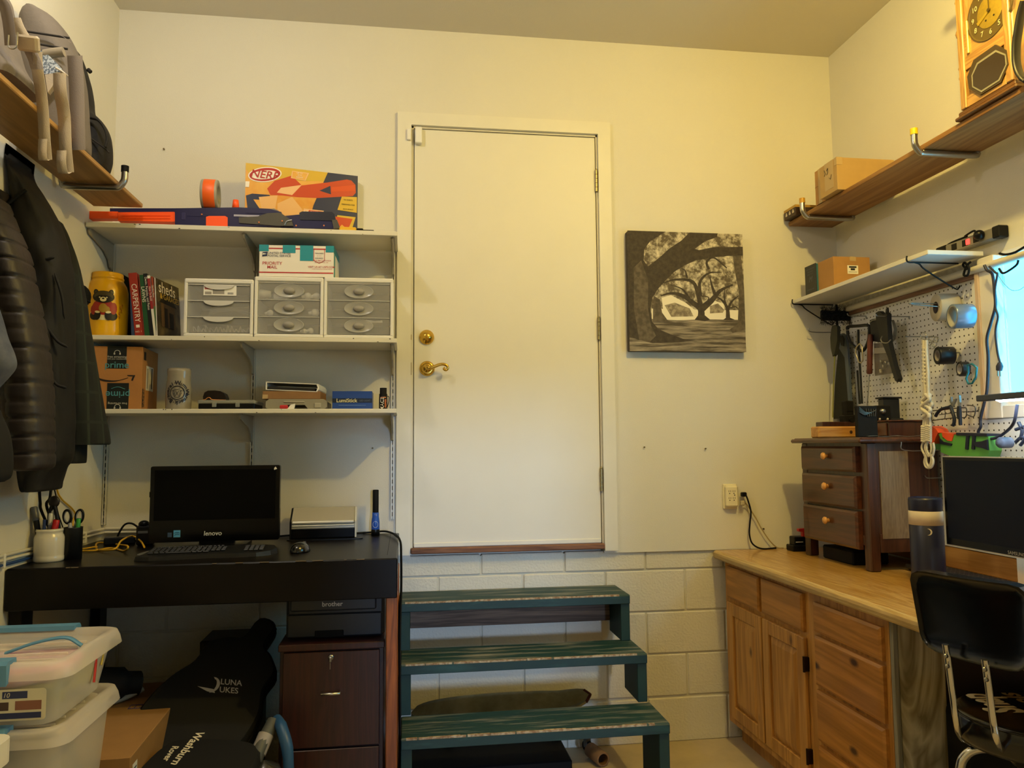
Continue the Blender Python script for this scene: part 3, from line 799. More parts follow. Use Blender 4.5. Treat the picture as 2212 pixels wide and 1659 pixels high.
# plastic drawer units
DW = P('drawer_frame', '#dedbd2', .4)
DF = P('drawer_front', '#c2c0ba', .25, alpha=.3, spec=.6)
DIN = P('drawer_inside', '#8c8a86', .6)
HND = P('drawer_handle', '#c9c7c0', .15, alpha=.45, spec=.7)
KNB = P('drawer_knob', '#8e8a83', .5)
def drawer_unit(xl, xr, yt, kind, label, Yf=-.285):
    a, b, h = span(Yf, xl, xr, yt, z2)
    w = b-a
    t = thing('drawer_unit', label, 'drawers', ((a+b)/2, Yf, z2), group='white plastic drawer units on the middle shelf')
    g = G(); d = .255
    g.box(-w/2, 0, h-.022, w/2, d, h, .005); g.box(-w/2, .002, 0, w/2, d, .016, .004)
    g.box(-w/2, .001, .012, -w/2+.014, d, h-.012, .003); g.box(w/2-.014, .001, .012, w/2, d, h-.012, .003)
    g.box(-w/2+.01, d-.006, .01, w/2-.01, d-.002, h-.01)
    obj('frame', g, DW, t)
    hh = (h-.042)/3
    for i in range(3):
        zz = .018+hh*i
        dr = obj('drawer', G().box(-w/2+.016, .005, zz+.001, w/2-.016, .009, zz+hh-.003), DF, t)
        g = G().box(-w/2+.018, .02, zz+.002, w/2-.018, d-.02, zz+.005); g.box(-w/2+.018, d-.03, zz+.002, w/2-.018, d-.026, zz+hh-.008)
        obj('tray', g, DIN, dr)
        g = G(); T = FB(0, .005, zz+hh*.5)
        if kind == 0:
            obj('top_rim', G().box(-w/2+.016, .001, zz+hh-.005, w/2-.016, .006, zz+hh-.001, .001), P('drawer_rim', '#cbc9c4', .3), dr)
            pts = [(.062*math.cos(q), hh*.45-.001-.020*math.sin(q)) for q in [PI*k/12 for k in range(13)]]
            g.prism(pts, 0, .007, T=T)
            obj('finger_pull', g, P('drawer_rim', '', .3), dr)
        else:
            obj('top_rim', G().box(-w/2+.016, .002, zz+hh-.004, w/2-.016, .006, zz+hh-.001, .001), P('drawer_rim', '', .3), dr)
            g.lathe([(.0, .001), (.75, .001), (.95, .005), (1.0, .006), (1.02, .003), (1.0, 0)], 32, T=T @ MX.Diagonal((.064, .030, 1, 1)))
            obj('oval_pull', g, HND, dr)
            obj('pull_knob', G().lathe([(0, .012), (.8, .011), (1, .006), (1, 0)], 20, T=T @ MX.Diagonal((.024, .0145, 1, 1))), KNB, dr)
    return t, w, h, hh
t, w, h, hh = drawer_unit(398, 548, 602, 0, 'white drawer unit with a shop label, nearest the books')
g = G(); T = FB(.004, .004, .018+hh*2.62)
g.box(-.068, -.022, 0, .068, .026, .0006, mat=0, T=T); g.box(-.064, .004, .0006, -.034, .022, .001, mat=1, T=T); g.box(-.03, -.016, .0006, .018, .018, .001, mat=2, T=T)
g.box(.032, .014, .0006, .055, .020, .001, mat=3, T=T)
for i in range(9): g.box(.032+.0027*i, -.017, .0006, .032+.0027*i+.0013, -.008, .001, mat=3, T=T)
g.box(-.062, -.018, .0006, -.035, -.006, .001, mat=2, T=T); g.text('sterilite', .0085, T @ TL(-.049, .013, .0015), 0)
obj('shop_label', g, [PAPER, P('label_pink', '#c96a68', .5), P('label_grey', '#98938c', .6), INK], t)
g = G()
for i in range(4): g.tube([(-.055+.004*i, .06, .018+hh+.012+i*.010), (-.01, .05, .018+hh+.030+i*.006), (.06, .055, .018+hh+.034+i*.004), (.12, .06, .018+hh+.016+i*.012)], .0055, 8)
tag(obj('cable_coil', g, P('grey_cable', '#8c8a86', .5), None, t.location), 'grey cable coil inside the middle drawer of the unit nearest the books', 'cable')
g = G(); rd = random.Random(3)
for i in range(14):
    x = -.11+.017*i; g.tube(smooth([(x, .04, .026), (x+rd.uniform(-.004, .01), .04, .026+rd.uniform(.012, .034)), (x+.012, .045, .028)], 3), .0024, 6)
o = tag(obj('hook_pile', g, P('hook_white', '#d8d2c8', .5), None, t.location), 'loose white hooks in the bottom drawer of the unit nearest the books', 'hooks', kind='stuff')
t, w, h, hh = drawer_unit(550, 699, 598, 1, 'white drawer unit under the postal box, bulbs showing inside')
BUL = P('bulb_white', '#e8e6de', .3)
def bulb(x, z, s, lb):
    g = G().ball((0, 0, s), s, 16, 10); g.cyl((-s*.7, 0, s), (-s*1.6, 0, s*.8), s*.55, s*.45, 12)
    tag(obj('light_bulb', g, BUL, None, (t.location.x+x, t.location.y+.04, t.location.z+z)), lb, 'bulb', 'white bulbs in the drawer unit')
b3, b2, b1 = .018+.006, .018+hh+.006, .018+2*hh+.006
bulb(.075, b1, .0165, 'white round bulb in the top drawer, left of a pair'); bulb(.113, b1, .0165, 'white round bulb in the top drawer, right of a pair')
bulb(.108, b2, .018, 'white round bulb in the middle drawer at right'); bulb(-.085, b2, .014, 'small cream bulb in the middle drawer at left')
bulb(.09, b3, .013, 'small white bulb in the bottom drawer at right'); bulb(.062, b3, .011, 'tiny white bulb in the bottom drawer behind the pull')
g = G().box(-.075, .045, b1, -.01, .09, b1+.05, .004); g.lathe([(0, 0), (.014, 0), (.022, .05), (0, .05)], 16, T=TL(-.085, .05, b1+.025) @ RT(-PI/2, 'Y'))
tag(obj('bulb_carton', g, PAPER, None, t.location), 'white bulb carton in the top drawer under the postal box', 'box')
t, w, h, hh = drawer_unit(700, 850, 600, 1, 'white drawer unit next to the door, nearly empty', -.28)
tag(obj('paper_scrap', G().prism([(-.03, 0), (.045, .002), (.042, .012), (.01, .008), (-.03, .014)], 0, .001, T=FB(.06, .02, .018+hh*.72)), PAPER, None, t.location), 'torn white paper scrap inside the bottom drawer nearest the door', 'paper')
ztop = z2+h
# postal box on top
a, b, hp = span(-.265, 560, 721, 530, ztop)
t = thing('postal_box', 'white postal carton with red stripes and teal tape on drawer unit', 'box', ((a+b)/2, -.265, ztop+.001), R(-2))
w = b-a; hp -= .002
obj('carton', G().box(-w/2, 0, 0, w/2, .20, hp, .001), P('postal_white', '#e6e0d4', .5), t)
TEAL = P('teal_tape', '#2c8fa0', .3)
for bx in ((-w/2-.001, -.0012, hp-.028, -w/2+.04, .2, hp+.0012), (-w/2+.10, -.0012, hp-.034, -w/2+.155, .2, hp+.0012), (w/2-.145, -.0012, hp-.068, w/2-.088, .2, hp+.0012), (w/2-.034, -.0012, hp-.028, w/2+.0012, .2, hp+.0012), (w/2-.002, .02, 0, w/2+.0012, .05, hp+.001)):
    obj('tape_strip', G().box(*bx), TEAL, t)
g = G(); T = FB(0, -.0008, 0)
g.box(-w/2, hp-.017, 0, w/2, hp-.012, .0002, mat=0, T=T); g.box(-w/2, .016, 0, w/2, .021, .0002, mat=0, T=T)
g.text('PRIORITY', .020, T @ TL(-w/2+.056, hp-.082, .0003), 0, offset=.002); g.text('MAIL', .020, T @ TL(-w/2+.056, hp-.099, .0003), 0, offset=.002)
g.text('VISIT US AT USPS.COM', .0115, T @ TL(w/2-.052, .045, .0003), 0, offset=.004); g.text('UNDER PACKAGING SUPPLIES ONLINE', .005, T @ TL(w/2-.05, .036, .0003), 0)
g.text('LARGE FLAT RATE BOX', .008, T @ TL(w/2-.052, .074, .0003), 0); g.text('INTERNATIONAL USE', .006, T @ TL(w/2-.052, .066, .0003), 0)
g.text('UNITED STATES', .0135, T @ TL(-w/2+.085, hp-.036, .0003), 1, offset=.003); g.text('POSTAL SERVICE', .0135, T @ TL(-w/2+.085, hp-.048, .0003), 1, offset=.003)
g.prism([(-w/2+.012, hp-.052), (-w/2+.033, hp-.050), (-w/2+.036, hp-.030), (-w/2+.014, hp-.032)], 0, .0003, mat=1, T=T); g.prism([(-w/2+.014, hp-.044), (-w/2+.032, hp-.040), (-w/2+.016, hp-.036)], .0003, .0005, mat=2, T=T)
cx = w/2-.062
for (a_, b_) in (((cx-.023, hp-.012), (cx-.023, hp-.066)), ((cx-.023, hp-.066), (cx, hp-.078)), ((cx, hp-.078), (cx+.023, hp-.066)), ((cx+.023, hp-.066), (cx+.023, hp-.012))):
    g.tube([(a_[0], a_[1], .0003), (b_[0], b_[1], .0003)], .0011, 4, mat=0, T=T)
g.text('TRACKED', .0085, T @ TL(cx, hp-.034, .0003), 1, offset=.004); g.text('INSURED', .0085, T @ TL(cx, hp-.056, .0003), 1, offset=.004); g.text('* * *', .01, T @ TL(cx, hp-.047, .0003), 0); g.text('*', .014, T @ TL(cx, hp-.069, .0003), 0)
obj('printing', g, [P('postal_red', '#b3262b', .5), P('postal_blue', '#28304f', .5), PAPER], t)

# ---- lowest shelf
z3 = 1.6045
a, b, h = span(-.275, 200, 307, 747, z3)
t = thing('smile_box', 'brown parcel carton with black tape and a smile arrow', 'box', (a, -.275, z3), R(3))
w = b-a; h = h-.002
KR = P('parcel_card', '#a9743c', .8, var=.05, vs=15)
obj('carton', G().box(0, 0, 0, w, .245, h, .001), KR, t)
DT = P('parcel_tape', '#1d211f', .4)
u = w/107.  # metres per pixel of the face
for bx in ((u*32, -.0012, h-u*51, u*73, -.0002, h+.0008), (u*32, -.001, h, u*73, .245, h+.0012), (u*34, -.0012, 0, u*80, -.0002, u*60)): obj('tape_strip', G().box(*bx), DT, t)
g = G(); T = FB(0, -.0018, 0)
g.text('prime', u*22, T @ TL(u*53, h-u*43, 0), 0, offset=.004); g.text('free streaming', u*7, T @ TL(u*53, h-u*24, 0), 1); g.text('with your membership', u*4.5, T @ TL(u*53, h-u*29, 0), 1)
g.text('prime', u*22, T @ TL(u*57, u*34, 0) @ RT(PI, 'Z'), 0, offset=.004); g.text('free streaming', u*7, T @ TL(u*57, u*13, 0) @ RT(PI, 'Z'), 1)
for sgn, cx, cz in ((1, 53, h-u*15), (-1, 57, u*5)):
    pts = arc((u*cx, cz, 0), u*6, 0, PI, 10, 'XY'); g.tube(pts, u*.7, 5, mat=1, T=T)
    for s in (-1, 1): g.box(u*(cx+s*6)-u*1.5, cz-u*4, -.0005, u*(cx+s*6)+u*1.5, cz, .0005, mat=1, T=T)
sm = smooth([(u*1, h-u*67, 0), (u*25, h-u*77, 0), (u*52, h-u*79, 0), (u*78, h-u*72, 0)], 6)
l = []; r_ = []
for i, p in enumerate(sm):
    k = i/(len(sm)-1); ww = u*(1+2.2*math.sin(PI*min(1, k*1.2+.1)))
    l.append((p.x, p.y+ww*.3)); r_.append((p.x, p.y-ww))
g.prism(l+r_[::-1], -.0006, -.0002, mat=2, T=T); g.prism([(u*76, h-u*66), (u*93, h-u*66), (u*88, h-u*79), (u*84.5, h-u*78), (u*87.5, h-u*69), (u*76, h-u*68)], -.0006, -.0002, mat=2, T=T)
sm = smooth([(u*43, u*47, 0), (u*57, u*51, 0), (u*72, u*46, 0)], 5); g.tube(sm, u*.7, 5, mat=0, T=T)
TS = FR((w+.0008, .0, 0), (0, 1, 0), (0, 0, 1))
g.box(.06, h*.32, 0, .17, h*.72, .0004, mat=3, T=TS); g.box(.07, h*.35, .0004, .09, h*.68, .0008, mat=4, T=TS); g.box(.14, h*.36, .0004, .155, h*.7, .0008, mat=2, T=TS)
g.box(.01, h*.03, 0, .04, h*.33, .0004, mat=2, T=TS); g.box(.02, h*.8, 0, .05, h*.93, .0004, mat=2, T=TS)
g.text('PAPER', .03, TS @ TL(.026, h*.18, .001) @ RT(PI/2, 'Z'), 5, offset=.004)
obj('printing', g, [P('prime_teal', '#4f8f96', .5), P('prime_grey', '#b8b4a8', .5), P('parcel_ink', '#1e1712', .6), P('label_white', '#d8d4c8', .5), P('label_grey', '', .6), KR], t)
# stein
a, b, h = span(-.2, 360, 415, 797, z3); sr = (b-a)/2
t = thing('beer_stein', 'grey stoneware beer stein with dark round brewery emblem', 'mug', ((a+b)/2, -.2, z3))
STW = P('stoneware', '#8f8878', .25, coat=.5, var=.06, vs=12)
obj('mug_body', G().lathe([(0, 0), (sr*.93, 0), (sr*.98, .006), (sr, h*.2), (sr*.99, h*.42), (sr*.95, h*.62), (sr*.9, h*.72), (sr*.89, h*.8), (sr*.92, h*.93), (sr*.9, h), (sr*.84, h*.98), (sr*.83, h*.5)], 40), STW, t)
def sbend(u, v, e=.0006):
    a_ = -PI/2+.16+u/sr; zz = h*.40+v; rr_ = sr*(1.0 if zz < h*.45 else 1.0-.28*max(0, (zz/h-.45)))+.0014
    return (math.cos(a_)*(rr_+e), math.sin(a_)*(rr_+e), zz)
g = G()
word = 'Brauerei·Wurm·Werneck·'
RR = h*.235
for i, ch in enumerate(word):
    an = R(235)-2*PI*i/len(word)
    if ch.strip():
        vs, fs = glyphs(ch, 'CENTER', 0, .03)
        c, s_ = math.cos(an-PI/2), math.sin(an-PI/2); k = h*.13
        g.add([sbend(RR*math.cos(an)+(x*c-y*s_)*k, RR*math.sin(an)+(x*s_+y*c)*k) for x, y, z in vs], fs, 0)
for rad in (h*.165, h*.155):
    ring = [sbend(rad*math.cos(2*PI*k/40), rad*math.sin(2*PI*k/40)) for k in range(40)]; g.tube(ring, .0009, 5, closed=True)
for pl in ([(-.5, .35), (-.22, -.55), (0, .1), (.22, -.55), (.5, .35)], [(-.75, .3), (.75, .3)], [(-.6, .0), (-.3, -.7), (.3, -.7), (.6, 0)], [(-.5, .55), (0, .5), (.4, .62)], [(-.2, .3), (0, -.35), (.2, .3)]):
    g.tube([sbend(x*h*.155, y*h*.155) for x, y in pl], .0011, 5)
obj('emblem', g, P('cobalt_ink', '#1d1d2a', .4), t)
pts = smooth([(sr*.85, .02, h*.8), (sr*1.3, .05, h*.82), (sr*1.5, .06, h*.6), (sr*1.35, .05, h*.3), (sr*.95, .02, h*.22)], 5)
obj('handle', G().tube(pts, .0085, 10), STW, t).rotation_euler = (0, 0, R(80))
# organiser with clear lid
a, b, h = span(-.265, 426, 552, 864, z3)
t = thing('parts_organizer', 'shallow black parts organizer with a clear latched lid', 'case', ((a+b)/2, -.265, z3)); w = b-a
obj('base_tray', G().box(-w/2+.004, .002, 0, w/2-.004, .19, h*.62, .003), BLACK, t)
CL2 = P('clear_lid', '#9ea096', .2, alpha=.6, spec=.7)
obj('lid', G().box(-w/2, 0, h*.58, w/2, .195, h, .005), CL2, t)
for x in (-.05, .046): obj('latch', G().box(x-.009, -.004, h*.22, x+.009, .002, h*.75, .002), CL2, t)
zlid = z3+h
g = G(); p = BY(-.2, 467, 862)
t = thing('eyeglass_case', 'dark brown rounded case with an orange rim on the parts organizer', 'case', (p.x, -.2, zlid+.0005))
wq = .047
prof = [(-wq, .0), (-wq*1.02, .016), (-wq*.9, .034), (-wq*.6, .042), (0, .043), (wq*.5, .040), (wq*.85, .030), (wq*1.02, .012), (wq, 0)]
obj('shell', G().prism(prof, -.03, .03, T=FB0, sm=False), P('brown_shell', '#150b08', .3), t)
pts = [(-wq, -.031, .002), (-wq*.78, -.031, .004), (-wq*.6, -.031, .011), (-wq*.4, -.031, .011), (-wq*.25, -.031, .004), (wq*.3, -.031, .002), (wq, -.031, .001)]
obj('rim', G().tube(smooth(pts, 4), .0018, 6), P('rim_orange', '#c8813c', .4), t)
# grey tool case with carton and binder on it
a, b, h = span(-.265, 574, 706, 862, z3); w = b-a
GC = P('case_grey', '#8a8574', .5)
t = thing('tool_case', 'grey moulded plastic tool case under the small carton', 'case', ((a+b)/2, -.265, z3))
prof = [(-w/2, .008), (-w/2+.012, 0), (-.055, 0), (-.04, h*.42), (.035, h*.42), (.05, 0), (w/2-.012, 0), (w/2, .008), (w/2, h*.75), (w/2-.014, h), (-w/2+.014, h), (-w/2, h*.75)]
obj('case_shell', G().prism(prof, -.2, 0, T=FB0), GC, t)
obj('carry_handle', G().box(-.056, -.004, h*.62, .036, .012, h*.8, .004), P('case_grey2', '#9b9684', .5), t)
obj('catch', G().box(.075, -.005, h*.1, .105, .002, h*.62, .003), P('case_grey2', '', .5), t)
zc1 = z3+h
p = BY(-.27, 622, 881)
g = G().box(-.042, -.008, 0, -.008, .006, .016, .003)
t = thing('red_clip', 'small red and white wrapped item before the grey tool case', 'packet', (p.x+.01, -.282, z3))
obj('red_end', g, RED, t); obj('white_end', G().prism([(-.01, 0), (.018, 0), (.022, .022), (.004, .018)], -.006, .006, T=FB0), PAPER, t)
a, b, h2 = span(-.25, 567, 692, 845, zc1); w = b-a
t = thing('small_carton', 'flat brown carton between the grey case and the binder', 'box', ((a+b)/2, -.25, zc1+.001), R(-2))
obj('carton', G().box(-w/2, 0, 0, w/2, .19, h2-.001, .001), CARDD, t)
obj('tape_strip', G().box(-w/2-.0008, -.0008, .002, -w/2+.022, .03, h2*.55), P('packing_tape', '#b79c70', .3), t)
zc2 = zc1+h2+.001
a, b, _ = span(-.25, 573, 686, 829, zc2); w = b-a; hb = .036
t = thing('ring_binder', 'white ring binder lying on its side on the flat carton', 'binder', ((a+b)/2, -.25, zc2), R(-3), rot=(0, R(2.5), R(-3)))
PR = [(-w/2, 0), (w/2, 0), (w/2+.006, hb*.5), (w/2-.002, hb), (-w/2, hb)]; PI_ = [(w/2-.008, .003), (-w/2+.005, .003), (-w/2+.005, hb-.004), (w/2-.008, hb-.004), (w/2-.002, hb*.5)]
g = G().prism([(-w/2, 0), (w/2, 0), (w/2, .003), (-w/2, .003)], -.22, 0, T=FB0)
g.prism([(-w/2, hb-.003), (w/2, hb-.003), (w/2, hb), (-w/2, hb)], -.22, 0, T=FB0); g.prism([(-w/2, 0), (-w/2+.004, 0), (-w/2+.004, hb), (-w/2, hb)], -.22, 0, T=FB0)
g.prism([(w/2-.003, 0), (w/2+.006, hb*.3), (w/2+.006, hb*.7), (w/2-.003, hb), (w/2-.006, hb), (w/2+.001, hb*.5), (w/2-.006, 0)], -.22, 0, T=FB0)
obj('cover', g, P('binder_white', '#e2e0da', .35), t)
obj('sheets', G().box(-w/2+.006, .012, .0035, w/2-.012, .215, hb*.45), P('binder_dark', '#1c1a18', .8), t)
# blue box
a, b, h = span(-.25, 718, 804, 845, z3); w = b-a
t = thing('blue_box', 'dark blue product carton with a cream logo beside the spray can', 'box', ((a+b)/2, -.25, z3))
obj('carton', G().box(-w/2, 0, 0, w/2, .13, h, .001), P('carton_blue', '#1c3f86', .4), t)
g = G(); T = FB(0, -.0006, 0)
g.box(-w/2, h*.36, 0, w/2, h*.6, .0003, mat=0, T=T); g.text('LumiStick', .023, T @ TL(-.024, h*.47, .0006), 1, offset=.012); g.text('LED LIGHT', .010, T @ TL(.055, h*.47, .0006), 2)
g.box(-w*.34, h*.21, 0, w*.34, h*.225, .0003, mat=3, T=T)
obj('printing', g, [P('carton_navy', '#101a2e', .4), P('cream_ink', '#d8cf9a', .5), P('grey_ink', '#5c6675', .5), P('pale_blue', '#7d9ac8', .5)], t)
# spray can
a, b, h = span(-.24, 818, 838, 838, z3); rr_ = (b-a)/2*.92
t = thing('spray_can', 'small black spray can with orange lettering at the shelf end', 'can', ((a+b)/2, -.24, z3))
obj('can_body', G().lathe([(0, 0), (rr_, 0), (rr_, h*.6), (rr_*.9, h*.62)], 24), BLACK, t)
obj('cap', G().lathe([(rr_*.95, h*.60), (rr_*.97, h*.7), (rr_*.82, h*.73), (rr_*.82, h), (0, h)], 24), BLACKM, t)
obj('key_clip', G().tube(smooth([(rr_, 0, h*.62), (rr_*1.35, 0, h*.56), (rr_*1.3, 0, h*.35), (rr_, 0, h*.1)], 4), .0018, 6), BLACK, t)
g = G()
def cb(u, v): a_ = -PI/2+.05+u/rr_; return (math.cos(a_)*(rr_+.0006), math.sin(a_)*(rr_+.0006), v)
def cbt(txt, s, z, m, k=0):
    vs, fs = glyphs(txt, 'CENTER', 0, .02); g.add([cb(-y*s+k, z+x*s) for x, y, _ in vs], fs, m)
cbt('MACE', .022, h*.25, 0, -.005); cbt('PEPPER', .012, h*.27, 1, .011)
vs = [cb(-.013+.0026*i, h*.56) for i in range(11)]+[cb(-.013+.0026*i, h*.53) for i in range(11)]; g.add(vs, [(i, i+11, i+12, i+1) for i in range(10)], 1)
obj('lettering', g, [P('mace_white', '#d8d0c0', .5), P('mace_orange', '#d8793c', .5)], t)
# ================================================================== DESK
zd = 1.035
YF = -.828
DK = P('desk_black', '#0b0807', .34, spec=.25, var=.2, vs=6, stretch=(.3, 3, 3))
desk = thing('workbench', 'tall black painted workbench under the wall shelves, deep front board', 'desk', (-.722, -.414, 0))
T = TL(.722, .414, 0)
g = G().box(XL+.004, YF, zd-.03, -.064, -.02, zd, .003, T=T)
obj('tabletop', g, DK, desk)
o = obj('tabletop_seam', G().box(-.103, -.74, zd-.0005, -.1015, -.03, zd+.0006, T=T), SLOT, desk)
obj('front_board', G().box(XL+.004, YF-.004, .893, -.064, YF+.034, zd-.001, .003, T=T), DK, desk)
obj('side_board', G().box(-.085, YF+.036, .90, -.066, -.02, zd-.031, .002, T=T), DK, desk)
OW = wood('desk_leg_wood', '#a25a1e', '#6e3810', 'Z', 18, .5, knots=5)
obj('leg', G().box(-.104, -.80, 0, -.062, -.715, .8995, .003, T=T), OW, desk)
obj('leg', G().box(-.104, -.11, 0, -.062, -.03, .8995, .003, T=T), OW, desk)
obj('leg', G().box(XL+.006, -.80, 0, XL+.046, -.715, .8925, .003, T=T), DK, desk)  # both left legs black, standing in for the shade under the bench
obj('leg', G().box(XL+.006, -.11, 0, XL+.046, -.03, .8925, .003, T=T), DK, desk)
g = G(); rd = random.Random(5)
for i in range(9):
    x = rd.uniform(-1.2, -.15); g.box(x, YF-.0046, zd-.002, x+rd.uniform(.006, .04), YF+.001, zd+.0004, T=T)
o = obj('chipped_edge', g, P('chip_pale', '#6d6154', .8), desk); o['kind'] = 'stuff'
# all-in-one monitor
zlg = BY(-.36, 465, 1152).z-zd
pL, pR = BY(-.36, 331, 1007), BY(-.36, 605, 1005)
w = pR.x-pL.x; zt = (pL.z+pR.z)/2
t = thing('desktop_monitor', 'large black all-in-one monitor on the black workbench', 'monitor', ((pL.x+pR.x)/2-.004, -.36, zd), R(1.0))
h = zt-zd; w *= 1.015
GLB = P('gloss_black', '#030304', .2, spec=.25, coat=.06)
prof = rr(-w/2, .022, w/2, h, .008)
obj('bezel', G().prism(prof, 0, .03, T=FB(0, .03, 0) @ TL(0, 0, 0)), GLB, t)
obj('screen', G().box(-w/2+.016, -.0008, .11, w/2-.016, .001, h-.016), P('screen_black', '#020203', .3, spec=.12), t)
g = G(); g.box(-.07, .03, .0, .07, .07, .2, .01); g.prism(rr(-.13, -.07, .13, .13, .03), 0, .012)
obj('stand', g, BLACK, t)
obj('rear_case', G().box(-w/2+.05, .03, .09, w/2-.05, .075, h-.05, .02), BLACK, t)
obj('side_latch', G().box(-w/2-.005, .008, h*.62, -w/2+.003, .02, h*.62+.022), BLACK, t)
g = G(); T = FB(0, -.0012, 0)
g.text('lenovo', .026, T @ TL(-.008, zlg, 0), 0, offset=.016, shear=.1)
obj('logo', g, P('logo_silver', '#c8c8c4', .4), t)
o = obj('energy_sticker', G().box(-w/2+.095, -.001, zlg-.012, -w/2+.121, 0, zlg+.016), P('sticker_blue', '#5aa6d6', .4), t)
g = G(); 
for i in (0, 1): g.tube(smooth([(-w/2+.099, -.0014, zlg-.004+.009*i), (-w/2+.106, -.0014, zlg+.001+.007*i), (-w/2+.117, -.0014, zlg-.001+.008*i)], 4), .0013, 5)
obj('sticker_mark', g, P('sticker_deep', '#20608c', .4), t)
obj('system_sticker', G().box(-w/2+.072, -.001, zlg-.011, -w/2+.088, 0, zlg+.007), P('sticker_navy', '#39506e', .4), t)
o = obj('corner_badge', G().prism([(w/2-.024, h-.012), (w/2-.014, h-.012), (w/2-.018, h-.006), (w/2-.012, h-.016), (w/2-.024, h-.02)], 0, .0006, T=FB(0, -.0008, 0)), PAPER, t)
# keyboard
KB = P('keyboard_black', '#121213', .45); KEY = P('key_black', '#1b1b1c', .4)
pc = (BZ(zd+.012, 285, 1207)+BZ(zd+.012, 592, 1192))/2
kw = (BZ(zd+.012, 592, 1192)-BZ(zd+.012, 282, 1207)).length
t = thing('keyboard', 'wide black curved keyboard in front of the all-in-one monitor', 'keyboard', (pc.x, pc.y+.07, zd+.0005), R(5))
kd = .17
prof = [(-kw/2+.03, .075), (kw/2-.05, .075), (kw/2-.012, .055), (kw/2, 0), (kw/2-.02, -.05), (kw/2-.07, -.078), (.1, -.082), (0, -.076), (-.1, -.082), (-kw/2+.05, -.09), (-kw/2, -.075), (-kw/2+.005, 0)]
g = G()
P3 = [(x, y, 0) for x, y in prof]; P4 = [(x*.985, y*.97, .014+.012*(y+.09)/.165) for x, y in prof]; n = len(prof)
g.add(P3+P4, [list(range(n)), list(range(n, 2*n))[::-1]]+[(i, n+i, n+(i+1) % n, (i+1) % n) for i in range(n)], 0)
obj('base', g, KB, t)
rows = [(.062, [.013]*18, .009), (.040, [.0168]*15, .015), (.021, [.0168]*15, .015), (.002, [.0168]*15, .015), (-.017, [.0168]*15, .015), (-.036, [.022, .018, .018, .09, .018, .018, .022], .015)]
proto = {}
cnt = 0
def slopez(y): return .0145+.012*(y+.09)/.165
for y, ws, d in rows:
    x = -kw/2+.035
    for wk in ws:
        key = (wk, d)
        if key not in proto:
            k_ = obj('key', G().box(-wk/2+.0009, -d/2, 0, wk/2-.0009, d/2, .0055, .0015), KEY, t); proto[key] = k_
        else:
            k_ = proto[key].copy(); COL.objects.link(k_); k_.parent = t
        k_.location = (x+wk/2, y-.003*math.cos(x*9), slopez(y)); k_.rotation_euler = (R(4), 0, 0); x += wk+.0012
for y in (.040, .021, .002, -.017, -.036):
    for i in range(4):
        k_ = proto[(.0168, .015)].copy(); COL.objects.link(k_); k_.parent = t; k_.location = (kw/2-.112+.0182*i, y, slopez(y)); k_.rotation_euler = (R(4), 0, 0)
g = G()
for x in (-.19, -.165, -.055, -.025): g.box(x, .066, .0262, x+.022, .074, .0285, .001)
obj('media_key', g, P('key_grey', '#8a8a88', .35, .6), t)
obj('side_strip', G().prism([(-kw/2+.006, -.055), (-kw/2+.016, -.058), (-kw/2+.03, .02), (-kw/2+.022, .024)], .018, .0225), P('key_grey', '', .35), t)
# mouse
p = BZ(zd, 645, 1196)
t = thing('computer_mouse', 'glossy black computer mouse right of the keyboard', 'mouse', (p.x, p.y+.05, zd), R(-20))
def mfn(u, v):
    a = 2*PI*u; b = PI/2*v
    return (.033*math.cos(b)*math.cos(a)*(1-.12*math.sin(a)), .052*math.cos(b)*math.sin(a), .004+.034*math.sin(b)*(1-.12*math.cos(b)*math.sin(a)))
g = G().grid(mfn, 28, 10, cu=True); g.lathe([(.0, 0), (.99, 0), (1, .004)], 28, T=MX.Diagonal((.033, .052, 1, 1)))
obj('shell', g, P('mouse_black', '#0c0c0d', .15, coat=.5), t)
obj('wheel', G().cyl((-.004, .03, .029), (.004, .03, .029), .008, n=14), STEEL, t)
# scanner
sL, sR = BZ(zd, 624, 1168), BZ(zd, 771, 1160)
ys = sL.y+.02
SIL, SILT = P('scanner_silver', '#a9a89f', .35, .3), P('scanner_top', '#a39d8c', .45)
a, b = BY(ys, 627, 1130), BY(ys, 769, 1130); w = b.x-a.x
t = thing('flatbed_scanner', 'silver and black document scanner right of the all-in-one monitor', 'scanner', ((a.x+b.x)/2, ys, zd), R(3))
hS = BY(ys, 700, 1126).z-zd
obj('feet_base', G().box(-w/2+.002, .004, .004, w/2-.002, .16, .05, .004), GLB, t)
obj('front_panel', G().box(-w/2+.004, -.002, .045, w/2-.004, .15, hS-.01, .004), SIL, t)
obj('side_panel', G().prism([(-.0, .006), (.16, .006), (.16, hS+.05), (.10, hS+.052), (.0, hS-.002)], 0, .007, T=FR((w/2-.005, 0, 0), (0, 1, 0), (0, 0, 1))), P('scanner_pale', '#c5c4bc', .4), t)
obj('side_panel', G().prism([(-.0, .006), (.16, .006), (.16, hS+.05), (.10, hS+.052), (.0, hS-.002)], 0, .007, T=FR((-w/2-.002, 0, 0), (0, 1, 0), (0, 0, 1))), BLACK, t)
lid = obj('lid', G().prism([(-.004, hS-.006), (.002, hS-.012), (.155, hS+.03), (.155, hS+.05), (.10, hS+.053), (.0, hS+.004)], -w/2+.006, w/2-.008, T=FR((0, 0, 0), (0, 1, 0), (0, 0, 1))), SILT, t)
obj('lid_lip', G().tube([(-w/2+.01, -.002, hS-.004), (w/2-.012, -.002, hS-.004)], .0075, 10), P('scanner_lip', '#d8d6cc', .25, .3), t)
obj('lip', G().tube([(-w/2+.008, -.001, hS-.018), (w/2-.010, -.001, hS-.018)], .004, 8), P('scanner_lip', '', .25), t)
